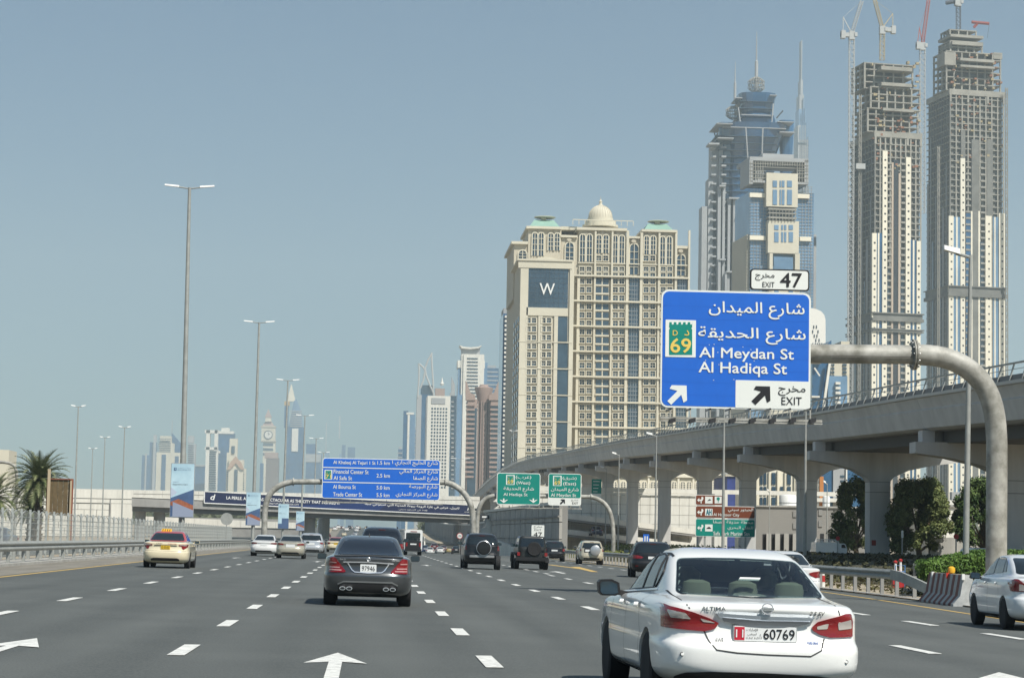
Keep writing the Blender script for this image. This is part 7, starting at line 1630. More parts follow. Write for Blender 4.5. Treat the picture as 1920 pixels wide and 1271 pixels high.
for x0, xt, yt in ((1388, 1384, 202), (1402, 1398, 240), (1428, 1430, 240), (1447, 1450, 195)):
    p, q = f.l(x0, 300 if yt > 210 else 232, -3 if yt > 210 else 4), f.l(xt, yt, -5 if yt > 210 else 3); part(t, 'crown_fin', M_GREYB, lambda b: b.bar((p[0], -4 if yt > 210 else 4, p[1]), (q[0], -6 if yt > 210 else 3, q[1]), .9))
for (x0, x1, yt, m, yy) in ((1331, 1343, 268, M_GREYB, 8), (1345, 1352, 262, M_GREYB, 4), (1325, 1334, 335, M_GREYB, 2), (1313, 1323, 387, M_GREYB, 2), (1312, 1322, 515, M_GREYB, 0), (1343, 1349, 350, M_GREYB, -2), (1352, 1357, 352, M_GREYB, -3), (1362, 1367, 372, M_GREYB, -4), (1372, 1377, 374, M_GREYB, -4), (1381, 1386, 405, M_GREYB, -5), (1390, 1394, 420, M_GREYB, -5), (1344, 1349, 486, M_GREYB, -6), (1357, 1361, 510, M_GREYB, -6), (1370, 1374, 512, M_GREYB, -6)):
    f.part('vertical_fin', m, [(x0, x1, yt, None, yy, yy+16)])
for x0, x1, yt in ((1349, 1361, 347), (1367, 1387, 370), (1382, 1394, 402), (1349, 1361, 485), (1362, 1384, 508), (1329, 1349, 268)): f.part('fin_cap', M_GREYB, [(x0, x1, yt, yt+3, -7, 8)])
sp = MB()
for y in range(275, 990, 17):
    for x0, x1 in ((1334, 1343), (1353, 1362)): f.box(sp, x0, x1, y, y+3, -1, 10)
sp.build('balcony_bands', M_GREYB, t, kind='stuff')
for px, yt, yb, r in ((1418, 60, 172, .9), (1378, 116, 195, .7)):
    a, zb = f.l(px, yb, 20); z = f.l(px, yt, 20)[1]; part(t, 'spire', M_GREYB, lambda b: b.lathe([(r*1.5, 0), (r*1.4, (z-zb)*.5), (r*.7, (z-zb)*.52), (r*.25, z-zb)], (a, 20, zb), 10))
for px, yc, r in ((1418, 160, 6.0), (1374, 212, 5.0)):
    a, z = f.l(px, yc, 20); b = MB()
    for j in range(9):
        q = math.pi*j/9; b.tube([(a+r*math.sin(u)*math.cos(q)*(1+.18*math.sin(4*u)), 20+r*math.sin(u)*math.sin(q), z+r*1.05*math.cos(u)) for u in [6.2832*i/16 for i in range(17)]], .26, 4, False)
    for u in (.6, 1.1, 1.57, 2.1, 2.6): b.tube([(a+r*math.sin(u)*math.cos(i*.3927), 20+r*math.sin(u)*math.sin(i*.3927), z+r*math.cos(u)) for i in range(17)], .26, 4, False)
    b.build('lattice_globe', M_RAWC, t)
part(t, 'crane_arm', M_DARK, lambda b: b.bar((f.l(1456, 222, 5)[0], 5, f.l(1456, 222, 5)[1]), (f.l(1468, 208, 5)[0], 5, f.l(1468, 208, 5)[1]), 1.0).bar((f.l(1345, 268, 0)[0], 0, f.l(1345, 268)[1]), (f.l(1339, 248)[0], 0, f.l(1339, 248)[1]), .8))
# ---- Burj
f = Fr('supertall_tower', 'slender hazy supertall tower with needle spire behind the crown of the beige panelled tower', 1495, 3720); t = f.t
for i, (x0, x1, yt, yb, m) in enumerate(((1502.6, 1504.2, 76, 150, M_GREYB), (1501.2, 1505.6, 150, 178, M_GREYB), (1499, 1507.5, 178, 225, M_GREYB), (1497.8, 1509, 205, 250, M_BGL), (1496, 1511, 235, 290, M_GREYB), (1494, 1513.5, 262, 999, M_GREYB))):
    f.part('tower_tier', m, [(x0, x1, yt, yb, 10-i, 30+i*3)])
f.part('vertical_fin', M_BGL, [(x, x+1.3, 180+abs(x-1503.5)*9, None, 6-1, 12) for x in (1497, 1500, 1503, 1506, 1509, 1512)])
for k in range(10): f.part('floor_band', M_BG, [(1494.6, 1513, 268+30*k, 269+30*k, 3.2, 6)])
# ---- beige panelled tower in front
f = Fr('apartment_tower', 'tower with blue glass sides, ivory window panels and a grey lattice crown', 1405, 1230, 4); t = f.t
f.part('glass_body', M_BGL, [(1405, 1524, 360, None, 2, 40)]); f.part('side_slab', M_SAND2, [(1398, 1408, 440, None, 4, 40)])
f.part('crown_frame', M_GREYB, [(1406, 1516, 296, 303, -2, 30), (1405, 1412, 300, 345, -2, 20), (1509, 1516, 300, 345, -2, 20), (1415, 1432, 318, 340, 2, 20), (1494, 1508, 318, 336, 2, 20), (1406, 1516, 340, 344, -2, 20), (1430, 1488, 289, 297, 4, 24)])
b = MB()
for k in range(24): x = 1407+4.6*k; f.box(b, x, x+1, 303, 342 if k < 6 or k > 18 else 312, -2.2, -1.6)
for y in (308, 314, 320, 326, 333): f.box(b, 1406, 1436 if y > 314 else 1516, y, y+1, -2.3, -1.6)
for y in (320, 326, 333): f.box(b, 1494, 1516, y, y+1, -2.3, -1.6)
b.build('lattice', M_RAWC, t, kind='stuff')
f.part('pale_panel', M_SAND1, [(1437, 1496, 325, 388, -3, 4)]); f.part('pale_panel', M_SAND1, [(1440, 1498, 414, 475, -3, 4)]); f.part('pale_panel', M_SAND1, [(1441, 1447, 475, None, -3, 4), (1489, 1498, 475, None, -3, 4), (1441, 1498, 530, None, -3, 4)])
def wins(lst):
    for x0, x1, y0, y1 in lst: f.part('window', M_BGL, [(x0, x1, y0, y1, -3.3, -2.8)])
for y0, y1 in ((339, 351), (356, 384)): wins([(1449, 1457, y0, y1), (1462, 1464.5, y0, y1), (1466, 1471, y0, y1), (1476, 1485, y0, y1)])
for y0, y1 in ((422, 431), (435, 454)): wins([(1452, 1460, y0, y1), (1465, 1468.5, y0, y1), (1470.5, 1474.5, y0, y1), (1479, 1487, y0, y1)])
wins([(1451, 1487, 482, 505), (1452, 1460, 540, 560), (1479, 1487, 540, 560)])
f.part('balcony_band', M_RAWC, [(1441, 1494, 391, 394, -4, 2), (1441, 1494, 399, 401, -4, 2), (1441, 1494, 407, 410, -4, 2)])
for x in range(1443, 1494, 6): f.part('balcony_post', M_RAWC, [(x, x+1, 391, 414, -4, -3.4)])
for x0, x1, y in ((1406, 1436, 370), (1496, 1518, 372), (1406, 1436, 450), (1500, 1521, 452)): f.part('ledge', M_CRM, [(x0, x1, y-8, y, 0, 2.4)])
b = MB()
for y in range(350, 760, 6): f.box(b, 1405.5, 1437, y, y+.7, 1.7, 2.1); f.box(b, 1497, 1524, y, y+.7, 1.7, 2.1)
for x in (1411, 1417, 1423, 1429, 1502, 1508, 1514, 1519): f.box(b, x, x+.6, 350, 999, 1.7, 2.1)
b.build('mullion_grid', M_GREYB, t, kind='stuff')
f.part('narrow_wing', M_GREYB, [(1524, 1529, 440, None, 10, 30)])
# ---- right of the sign: white rounded block, leaning glass blocks
f = Fr('apartment_block', 'white apartment block with one rounded shoulder beside the big blue sign', 1512, 960); t = f.t
pts = [f.l(1512, 999), f.l(1548, 999), f.l(1548, 600), f.l(1546, 591), f.l(1540, 584), f.l(1532, 580), f.l(1524, 578), f.l(1512, 577)]; pts = [(x, max(0, z)) for x, z in pts]
part(t, 'wall', mat('bright white wall', (.72, .71, .66), .7), lambda b: b.prism(pts, 0, 20))
for px, py in ((1526, 610), (1531, 610), (1524, 619), (1534, 619), (1527, 627), (1532, 627), (1530, 635), (1536, 635), (1524, 643), (1529, 643), (1533, 643), (1537, 643), (1541, 643), (1525, 680), (1530, 680), (1535, 680), (1525, 688), (1530, 688), (1535, 688)): f.part('window', M_BG, [(px-.7, px+.9, py, py+5.5, -.3, .1)])
f = Fr('office_block', 'glass office block with leaning white frame under the gantry arm', 1522, 840); t = f.t
f.part('glass_wall', M_BG2, [(1522, 1566, 676, None, 2, 30)]); f.part('glass_wall', M_BGL, [(1552, 1588, 705, None, 0, 30)]); f.part('pale_wall', M_SAND1, [(1556, 1590, 676, 705, .5, 30), (1576, 1592, 640, None, 3, 30)])
p, q = f.l(1543, 765), f.l(1556, 672); part(t, 'leaning_fin', M_WHITEC, lambda b: b.bar((p[0], -1, p[1]), (q[0], -1, q[1]), .9).bar((f.l(1526, 690)[0], -1, f.l(1526, 690)[1]), (f.l(1536, 705)[0], -1, f.l(1536, 705)[1]), .5))
f.part('ledge', M_WHITEC, [(1522, 1537, 742, 745, -2, 3), (1522, 1540, 676, 681, -1, 3)])
for py in range(716, 770, 9): f.part('balcony', M_WHITEC, [(1567, 1576, py, py+4.5, -1.5, 1)])
for py in range(682, 704, 7):
    for px in (1556, 1561, 1580, 1584): f.part('window', M_BG, [(px, px+3.5, py, py+4, .1, .6)])
p = [f.l(1547, 655), f.l(1561, 655), f.l(1561, 637)]; part(t, 'sloped_crown', M_BG2, lambda b: b.prism([(x, z) for x, z in p]+[(f.l(1547, 650)[0], f.l(1547, 650)[1])], 2, 20))
# ---- low palace and blocks behind the viaduct
f = Fr('palace_block', 'low cream palace style block with arched windows seen between viaduct piers', 1125, 560); t = f.t; k_ = 560/4200
f.part('wall', M_SAND1, [(1125, 1352, 893, None, 0, 30)]); f.part('cornice', M_CRM, [(1123, 1354, 889, 894, -.6, 31), (1123, 1354, 944, 947, -.5, 1)])
for px in range(1140, 1350, 28):
    for dx in (0, 11.5):
        a, zb = f.l(px+dx, 918, 0); o = link('arched_window', arch_mesh(8.5*k_, 15*k_, .2, M_BG), t, (a, -.12, zb)); link('arch_frame', arch_frame(8.5*k_, 15*k_, .22, .4, M_CRM), o, (0, -.3, 0))
        f.part('window', M_BG, [(px+dx-4, px+dx+4, 926, 935, -.15, .1)]); f.part('window', M_BG, [(px+dx-4, px+dx+4, 950, 962, -.15, .1)])
    f.part('pilaster', M_CRM, [(px-10, px-6.5, 894, None, -.35, .1)]); a, z = f.l(px+6, 893); part(t, 'pediment', M_CRM, lambda b: b.prism([(a-1.6, z), (a+1.6, z), (a+1.0, z+1.0), (a, z+1.5), (a-1.0, z+1.0)], -.3, 3))
f = Fr('draped_building', 'building under deep blue sheeting between two viaduct piers', 1363, 520); t = f.t
f.part('sheeted_wall', mat('blue sheeting', (.03, .05, .20), .6, var=.35, scale=.3), [(1363, 1386, 893, None, 0, 20)]); f.part('parapet', M_SAND2, [(1360, 1386, 889, 893, -.4, 20)]); f.part('shed', M_WHITEC, [(1340, 1364, 925, None, -3, 6)])
f = Fr('cream_building', 'cream building with tall narrow windows above the grey block with white tanks', 1414, 480); t = f.t
f.part('wall', M_CRM, [(1414, 1497, 882, None, 0, 25)])
for x0, x1 in ((1425, 1430), (1432, 1437), (1447, 1454), (1463, 1468), (1476, 1483)):
    for y0, y1 in ((886, 908), (912, 928), (932, 948)):
        if not (x0 == 1463 and y0 == 886): f.part('window', M_BG, [(x0, x1, y0, y1, -.25, .1)])
f.part('pilaster', M_SAND1, [(x, x+2, 882, None, -.5, .1) for x in (1418, 1441, 1457, 1471, 1489)])
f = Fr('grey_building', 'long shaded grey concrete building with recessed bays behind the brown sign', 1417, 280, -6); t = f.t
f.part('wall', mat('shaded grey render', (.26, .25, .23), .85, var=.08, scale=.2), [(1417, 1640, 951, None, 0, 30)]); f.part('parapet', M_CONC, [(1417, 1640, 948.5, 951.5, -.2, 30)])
for k in range(5): f.part('recess', M_BDK, [(1430+16.5*k, 1436+16.5*k, 1001, 1036, -.05, .1)]); f.part('bay_pier', M_CONC, [(1437+16.5*k, 1446+16.5*k, 1000, 1037, -.5, .1)])
for x, y in ((1487, 958), (1487, 980), (1535, 955), (1535, 976)): f.part('wall_motif', M_CONC_D, [(x, x+7, y, y+11, -.12, .05)])
f.part('small_window', M_BDK, [(x, x+7, 1000, 1008, -.05, .1) for x in (1538, 1552, 1568)])
for x0, x1, yt in ((1463, 1496, 927), (1545, 1559, 930)): 
    a = f.l(x0, 950, 4)[0]; c = f.l(x1, 950, 4)[0]; z0, z1 = f.l(x0, 950, 4)[1], f.l(x0, yt, 4)[1]; r = (c-a)/2
    tk = thing('water_tank', 'white cylindrical water tank on the grey roof' if x0 == 1463 else 'small white roof tank beside the blue glass building', 'tank', f.o+f.ex*(a+r)+f.ey*6+Vector((0, 0, z0)))
    part(tk, 'tank_body', M_WHITE, lambda b: b.lathe([(r, 0), (r, z1-z0-.15), (r*.9, z1-z0), (.2, z1-z0+.1)], (0, 0, 0), 24), True); part(tk, 'tank_band', M_GREYB, lambda b: b.lathe([(r+.03, .5), (r+.03, .62)], (0, 0, 0), 24))
f = Fr('glass_building', 'blue glass building with sloping white edge behind the right trees', 1537, 430); t = f.t
f.part('glass_wall', M_BG2, [(1537, 1628, 868, None, 0, 25)]); f.part('orange_strip', mat('orange hoarding', (.45, .18, .05), .7), [(1537, 1544, 893, None, -.6, .1)]); f.part('grey_wall', M_GREYB, [(1562, 1586, 878, None, -.4, .1)]); f.part('white_edge', M_WHITEC, [(1586, 1588.5, 875, None, -.8, .2)])
for y in (891, 900, 910, 919): f.part('window', M_BG, [(1576, 1583, y, y+3.5, -.55, -.35)])
f.part('walkway', M_WHITEC, [(1532, 1600, 934, 941, -3, .1)])
f = Fr('white_building', 'low white building with roof plant behind the right hand trees', 1744, 235); t = f.t
f.part('wall', M_WHITEC, [(1744, 1800, 950, None, 0, 14)]); f.part('cornice', M_CONC_D, [(1742, 1802, 946, 950, -.25, 14)]); f.part('roof_plant', M_WHITEC, [(1760, 1774, 936, 947, 2, 6), (1776, 1792, 937, 947, 2, 7), (1748, 1758, 942, 947, 3, 5)]); f.part('screen', M_GREYB, [(1785, 1799, 922, 947, 4, 5)])
f = Fr('boundary_wall', 'grey shaded boundary wall below the white building beside the hedge', 1745, 172, cat='wall'); f.part('wall', M_CONC_D, [(1745, 1990, 1011, None, 0, .4)]); f.part('capping', M_CONC, [(1744, 1990, 1009, 1011.5, -.08, .48)])
# bus roof behind the hedge
t = thing('coach', 'white coach roof showing above the hedge at the right edge', 'coach', (P(1822, 1035, 118).x, 118, gz(40, 118)))
z1 = P(1845, 1027, 118).z-t.location.z; part(t, 'body', M_WHITE, lambda b: b.prism(rrect(0, 5.6, .4, z1, .25, 4), 0, 2.4)); part(t, 'side_window', M_GLASS, lambda b: b.box(3.2, 5.4, -.03, .02, z1-.75, z1-.35)); 
for x in (1, 4.5): part(t, 'wheel', M_TYRE, lambda b: b.lathe([(.1, -.1), (.42, -.1), (.42, .1), (.1, .1)], (x, .1, .42), 16, 'y'))
# ---- cluster left of the hotel
f = Fr('banded_tower', 'narrow tower with white and blue balcony bands just left of the hotel', 940, 1050); f.part('wall', M_BG2, [(940, 954, 588, None, .5, 30)]); f.part('shaded_side', M_GREYB, [(952, 972, 590, None, 1.5, 30)]); f.part('roof_plant', M_GREYB, [(944, 960, 578, 590, 3, 20)])
sl = MB().box(0, f.l(956, 700)[0]-0, -.9, .6, 0, 1.1).mesh('balcony', M_WHITEC)
for k in range(36): link('balcony', sl, f.t, (-.3, 0, f.l(948, 596+8.4*k)[1]))
f = Fr('round_tower', 'brown tower with a flared round capital and balconied rose wings', 873, 1700); t = f.t; k_ = 1700/4200
f.part('wing', M_PINK, [(875, 893, 748, None, 3, 30), (918, 934, 745, None, 3, 30)]); f.part('shaded_wall', M_BG, [(876, 892, 765, None, 2.6, 3), (919, 933, 760, None, 2.6, 3)])
a = f.l(904, 900, 12)[0]; z0 = f.l(904, 745, 12)[1]; z1 = f.l(904, 727, 12)[1]
part(t, 'round_shaft', M_BRN, lambda b: b.lathe([(11*k_, 0), (11*k_, z0-2)], (a, 12, 0), 20), True); part(t, 'capital', M_PINK, lambda b: b.lathe([(11.5*k_, z0-4), (13*k_, z0), (17*k_, z1-2), (17.5*k_, z1), (9*k_, z1+1), (7*k_, z1+2.5)], (a, 12, 0), 24), True)
for k in range(5): part(t, 'shaft_rib', M_PINK, lambda b: b.box(a-10*k_+5*k_*k-.3, a-10*k_+5*k_*k+.3, 12-11.4*k_, 12-10*k_+1, 0, z0-3))
for s, x0, x1 in ((1, 873, 891), (-1, 917, 936)):
    pts = [f.l(x0, 750, 2), f.l(x1, 750, 2), f.l(x1, 741, 2), f.l((x0+x1)/2, 736, 2), f.l(x0+2 if s > 0 else x1-2, 716, 2), f.l(x0 if s > 0 else x1, 714, 2)]
    if s < 0: pts = [pts[0], pts[1], pts[5], pts[4], pts[3], f.l(x0, 741, 2)]
    part(t, 'curved_parapet', M_PINK, lambda b: b.prism(pts, 2, 6))
for x0, x1 in ((874, 890), (919, 934)):
    me = MB().box(0, f.l(x1, 800)[0]-f.l(x0, 800)[0], 1.4, 3, 0, 1.5).mesh('balcony', M_PINK)
    for k in range(16): link('balcony', me, t, (f.l(x0, 800)[0], 0, f.l(x0, 760+9*k)[1]))
f = Fr('white_crowned_tower', 'pale tower with boat shaped roof canopy behind the round brown tower', 857, 2200); t = f.t
f.part('wall', M_WHITEC, [(862, 905, 664, None, 2, 30), (858, 909, 676, 690, 3, 26), (866, 872, 664, None, .5, 2)]); f.part('glass_side', M_BGL, [(856, 866, 680, None, 4, 28), (899, 911, 680, None, 4, 28), (855, 864, 740, None, 0, 28)]); f.part('penthouse', M_GREYB, [(866, 900, 652, 665, 6, 24)])
pts = [f.l(x, y, 2) for x, y in ((862, 647), (868, 649.5), (882, 651), (896, 650), (904, 647), (898, 652.5), (882, 654.5), (866, 653))]; part(t, 'canopy', M_WHITEC, lambda b: b.prism(pts, 2, 26))
for k in range(16): f.part('window_band', M_BG, [(869, 896, 671+6.4*k, 673+6.4*k, 1.4, 2.1)])
f = Fr('slim_tower', 'slim dark glass tower with pointed sail between the white grid tower and canopy tower', 842, 2350); f.part('wall', M_BG, [(843, 858, 742, None, 0, 24)]); pts = [f.l(846, 742), f.l(853, 742), f.l(853, 720), f.l(847, 706)]; part(f.t, 'sail', M_GREYB, lambda b: b.prism(pts, 2, 8)); f.part('roof_box', M_GREYB, [(844, 850, 736, 742, 0, 10)])
for k in range(20): f.part('balcony', M_GREYB, [(846, 851, 752+8.5*k, 754.5+8.5*k, -.8, .1)])
f = Fr('grid_tower', 'white tower pierced by a regular grid of small square windows', 797, 2000); t = f.t
f.part('wall', M_WHITEC, [(799, 842, 742, None, 0, 26)]); f.part('shaded_side', M_GREYB, [(797, 800, 744, None, .5, 26)]); f.part('louvre', M_GREYB, [(809, 835, 746, 757, -.5, .1)])
me = MB().box(0, 3.0*2000/4200, -.3, .1, 0, 3.2*2000/4200).mesh('window', M_BG)
pieces(t, 'window', me, [(f.l(810.5+5.3*i, 700)[0], 0, f.l(820, 767.5+6.4*j)[1]) for j in range(24) for i in range(6)])
f = Fr('finned_tower', 'blue tower topped with two curved silver fins', 784, 2550); t = f.t
f.part('wall', M_BG2, [(786, 812, 728, None, 2, 26)]); f.part('grey_shoulder', M_GREYB, [(779, 788, 740, None, 0, 20)]); f.part('crown_glass', M_BG, [(790, 811, 722, 738, 1.5, 20)])
for pts in (((783, 745), (785, 720), (786, 695), (785, 681)), ((813, 745), (812, 715), (810, 685), (809, 661)), ((788, 728), (794, 712), (797, 695), (793, 688), (786, 682)), ((814, 740), (806, 722), (799, 704), (797, 690), (802, 676), (809, 664))):
    part(t, 'fin', M_CRW, lambda b: b.tube([(f.l(x, y)[0], 0, f.l(x, y)[1]) for x, y in pts], 1.05, 6))
part(t, 'lantern', M_WHITEC, lambda b: b.lathe([(1.6, 0), (2.4, 2), (1.4, 3.5), (.3, 9)], (f.l(829, 722)[0], 5, f.l(829, 722)[1]), 10)); f.part('low_crown', M_PINK, [(816, 834, 728, 742, 4, 14)])
f = Fr('slab_tower', 'pair of thin blue and white slabs left of the finned tower', 752, 2700); f.part('slab', M_BG2, [(754, 763, 770, None, 0, 20)]); f.part('white_frame', M_WHITEC, [(762, 766, 776, None, -.5, 20), (762, 776, 773, 777, -.5, 20)]); f.part('glass', M_BGL, [(766, 776, 777, None, 0, 20)])
for i_, (x0, x1, yt, Y, m) in enumerate(((908, 934, 690, 3100, M_BG2), (812, 828, 768, 3300, M_GREYB), (770, 784, 805, 3400, M_BGL), (838, 848, 770, 3000, M_BG2), (928, 941, 765, 2600, M_GREYB), (745, 757, 842, 3600, M_BG2))):
    f = Fr('infill_tower', ['blue-grey tower behind the round brown tower', 'pale tower between finned tower and white grid tower', 'short pale blue block at the foot of the finned tower', 'dark narrow block beside the white grid tower', 'grey block squeezed between rose wing and banded tower', 'lowest hazy block left of the thin slabs'][i_], x0, Y)
    f.part('wall', m, [(x0, x1, yt, None, 0, 30)]); f.part('roof_plant', M_GREYB, [(x0+3, x1-4, yt-5, yt, 4, 20)]); b = MB()
    for y in range(yt+6, 900, 8): f.box(b, x0, x1, y, y+2.2, -.5, .3)
    b.build('floor_lines', M_GREYB if m != M_GREYB else M_BG, f.t, kind='stuff')
# ---- far skyline on the left
def far_tower(name, label, px, Y, parts_):
    f = Fr(name, label, px, Y, group='hazy far skyline towers'); 
    for nm, m, lst in parts_: f.part(nm, m, lst)
    return f
def bandmb(f, nm, m, x0, x1, y0, y1, st, h, yy=-1.):
    b = MB(); y = y0
    while y < y1: f.box(b, x0, x1, y, y+h, yy, .5); y += st
    b.build(nm, m, f.t, kind='stuff')
f = far_tower('far_tower', 'dim blue stepped far towers at the left end of the skyline', 264, 5200, [('block', M_BG2, [(264, 279, 853, None, 0, 40)]), ('block', M_BG2, [(278, 292, 829, None, 5, 40)]), ('pale_strip', M_GREYB, [(270, 273, 850, None, -2, 5), (285, 290, 815, None, 0, 20)])])
f = far_tower('far_tower', 'stepped beige far tower beside the blue triangular roof', 291, 4600, [('block', M_SAND1, [(296, 322, 830, None, 0, 40), (300, 320, 817, 832, 4, 36), (291, 345, 848, None, -4, 30)]), ('glass', M_BG2, [(301, 309, 852, None, -5, 0), (326, 333, 855, None, -5, 0)])]); bandmb(f, 'floor_lines', M_BG, 297, 320, 822, 918, 3.4, 1.2)
f = far_tower('far_tower', 'blue far tower with sloping triangular roof and thin spire', 321, 4700, [('block', M_BG2, [(322, 345, 848, None, 0, 40)]), ('spire', M_GREYB, [(322, 323, 788, 815, 10, 14)])]); part(f.t, 'sloped_roof', M_BG2, lambda b: b.prism([f.l(322, 849), f.l(345, 849), f.l(345, 838), f.l(322, 811)], 0, 30))
f = far_tower('far_tower', 'grey far tower just right of the tallest lamp mast', 350, 4900, [('block', M_GREYB, [(351, 364, 832, None, 0, 30), (352, 363, 817, 830, 2, 25)])]); bandmb(f, 'floor_lines', M_BG, 352, 363, 834, 918, 4, 1.6)
far_tower('far_block', 'low blue far block left of the white framed tower', 364, 4500, [('block', M_BG2, [(364, 384, 873, None, 0, 30)]), ('roof', M_GREYB, [(364, 384, 871, 874, -2, 30)])])
f = far_tower('far_tower', 'white far tower with open rectangular portal at its top', 383, 4200, [('frame', M_WHITEC, [(384, 391, 806, None, 0, 20), (384, 408, 806, 812, 0, 20), (402, 408, 806, 845, 0, 20), (384, 408, 838, 843, 0, 20), (384, 406, 842, None, 3, 25)])]); bandmb(f, 'floor_lines', M_BG, 392, 405, 846, 918, 4.2, 2, 2)
far_tower('far_tower', 'blue far tower with white cap behind the pointed beige tower', 406, 4400, [('block', M_BG2, [(407, 438, 812, None, 0, 30)]), ('cap', M_WHITEC, [(407, 438, 808, 813, -2, 30), (415, 430, 802, 809, 2, 20), (405, 413, 845, 849, -4, 2)])])
f = far_tower('far_tower', 'beige stepped far tower with pointed gables and a dark arch', 421, 3900, [('block', M_SAND1, [(427, 455, 862, None, 0, 25), (424, 459, 878, None, 2, 25), (430, 445, 822, 862, 6, 20), (423, 431, 848, None, 4, 20)]), ('dark_arch', M_BG, [(438, 444, 880, None, -1.5, 0), (434, 440, 836, 850, 4, 6)])])
part(f.t, 'gable', mat('salmon stone', (.42, .28, .19), .8), lambda b: b.prism([f.l(426, 880), f.l(431, 868), f.l(442, 855), f.l(453, 868), f.l(458, 880), f.l(452, 880), f.l(442, 868), f.l(432, 880)], -3, 2)); bandmb(f, 'floor_lines', M_BG, 425, 434, 884, 918, 4, 1.6, 1.2); bandmb(f, 'floor_lines', M_BG, 448, 458, 884, 918, 4, 1.6, 1.2)
f = Fr('clock_tower', 'hazy far clock tower with pyramid spire', 489, 5300, group='hazy far skyline towers'); t = f.t
f.part('shaft', M_SAND1, [(491, 514, 826, None, 0, 28)]); f.part('clock_stage', M_SAND1, [(490, 516, 800, 827, -1.5, 30)]); f.part('cornice', M_SAND2, [(489, 517, 798, 801, -3, 31), (489, 517, 825, 827.5, -3, 31)])
a, z = f.l(503, 815, -2); part(t, 'clock_face', M_WHITEC, lambda b: b.lathe([(8.5, -1.2), (8.5, .3)], (a, -2, z), 24, 'y')); part(t, 'clock_hands', M_BDK, lambda b: b.bar((a, -3.6, z), (a, -3.6, z+6.5), .9).bar((a, -3.6, z), (a+3.6, -3.6, z+2), .9)); part(t, 'clock_ring', M_BG, lambda b: b.tube([(a+9.5*math.cos(q*.2618), -2.5, z+9.5*math.sin(q*.2618)) for q in range(25)], .9, 5, False))
def pyr2(f, x0, x1, yb, x2, x3, yt, m, nm='spire'):
    a, zb = f.l(x0, yb); c = f.l(x1, yb)[0]; d, zt = f.l(x2, yt); e = f.l(x3, yt)[0]; dp = c-a; i = (dp-(e-d))/2
    part(f.t, nm, m, lambda b: b.hexa([(a, 0, zb), (c, 0, zb), (c, dp, zb), (a, dp, zb), (d, i, zt), (e, i, zt), (e, dp-i, zt), (d, dp-i, zt)]))
pyr2(f, 491, 515, 799, 497, 509, 790, M_PINK); pyr2(f, 497, 509, 790, 498, 508, 782, M_SAND1, 'belfry'); pyr2(f, 496.5, 509.5, 782, 502.6, 503.4, 767, M_PINK)
bandmb(f, 'window_rows', M_BG, 493, 512, 831, 850, 9, 4.5)
far_tower('far_block', 'brownish far block in front of the clock tower', 496, 4800, [('block', M_BRN, [(497, 521, 858, None, 0, 30)]), ('roof_frame', M_PINK, [(496, 521, 848, 859, -1, 28)]), ('blue_block', M_BG2, [(486, 492, 868, None, 0, 20)])])
f = Fr('pointed_tower', 'far blue tower with golden lattice spire', 531, 4800, group='hazy far skyline towers'); t = f.t
f.part('wall', M_BG2, [(533, 568, 800, None, 0, 35), (533, 541, 758, 802, 0, 20)]); f.part('gold_corner', mat('gold cladding', (.55, .36, .14), .4, .3), [(533, 543, 752, 760, -1, 20)]); f.part('white_panel', M_WHITEC, [(547, 559, 803, 846, -2, 2)])
part(t, 'sail_roof', M_BGL, lambda b: b.prism([f.l(541, 800), f.l(568, 800), f.l(566, 775), f.l(556, 748), f.l(551, 752)], 0, 20)); pyr2(f, 538, 554, 752, 545.5, 546.8, 720, M_SAND1); bandmb(f, 'floor_lines', M_GREYB, 544, 566, 770, 800, 4, 1.6, -1.4)
far_tower('far_tower', 'rounded hazy far tower behind the lower twin-arm lamps', 571, 5600, [('block', M_BG2, [(572, 602, 850, None, 0, 30), (574, 592, 832, 852, 4, 26)]), ('pale_band', M_GREYB, [(572, 602, 851, 866, -1.5, 2)])])
far_tower('far_spire', 'very faint needle tower above the blue distance sign', 611, 6400, [('spire', M_GREYB, [(610.8, 612.2, 792, 850, 0, 6)]), ('tower', M_BGL, [(607, 616, 848, None, 0, 20)])]); far_tower('far_spire', 'faintest needle further right above the blue distance sign', 636, 6900, [('spire', M_GREYB, [(635.6, 638, 780, 822, 0, 6)]), ('tower', M_BGL, [(634, 640, 850, None, 0, 14)])])
far_tower('far_tower', 'faint ribbed far towers just above the blue distance sign', 638, 6300, [('block', M_BG2, [(639, 646, 834, None, 0, 20)]), ('block', M_BG2, [(650, 664, 838, None, 0, 20)])])
far_tower('far_block', 'low pale far block at the left edge behind the palm', -6, 900, [('block', M_SAND1, [(-6, 14, 843, None, 0, 20)])])
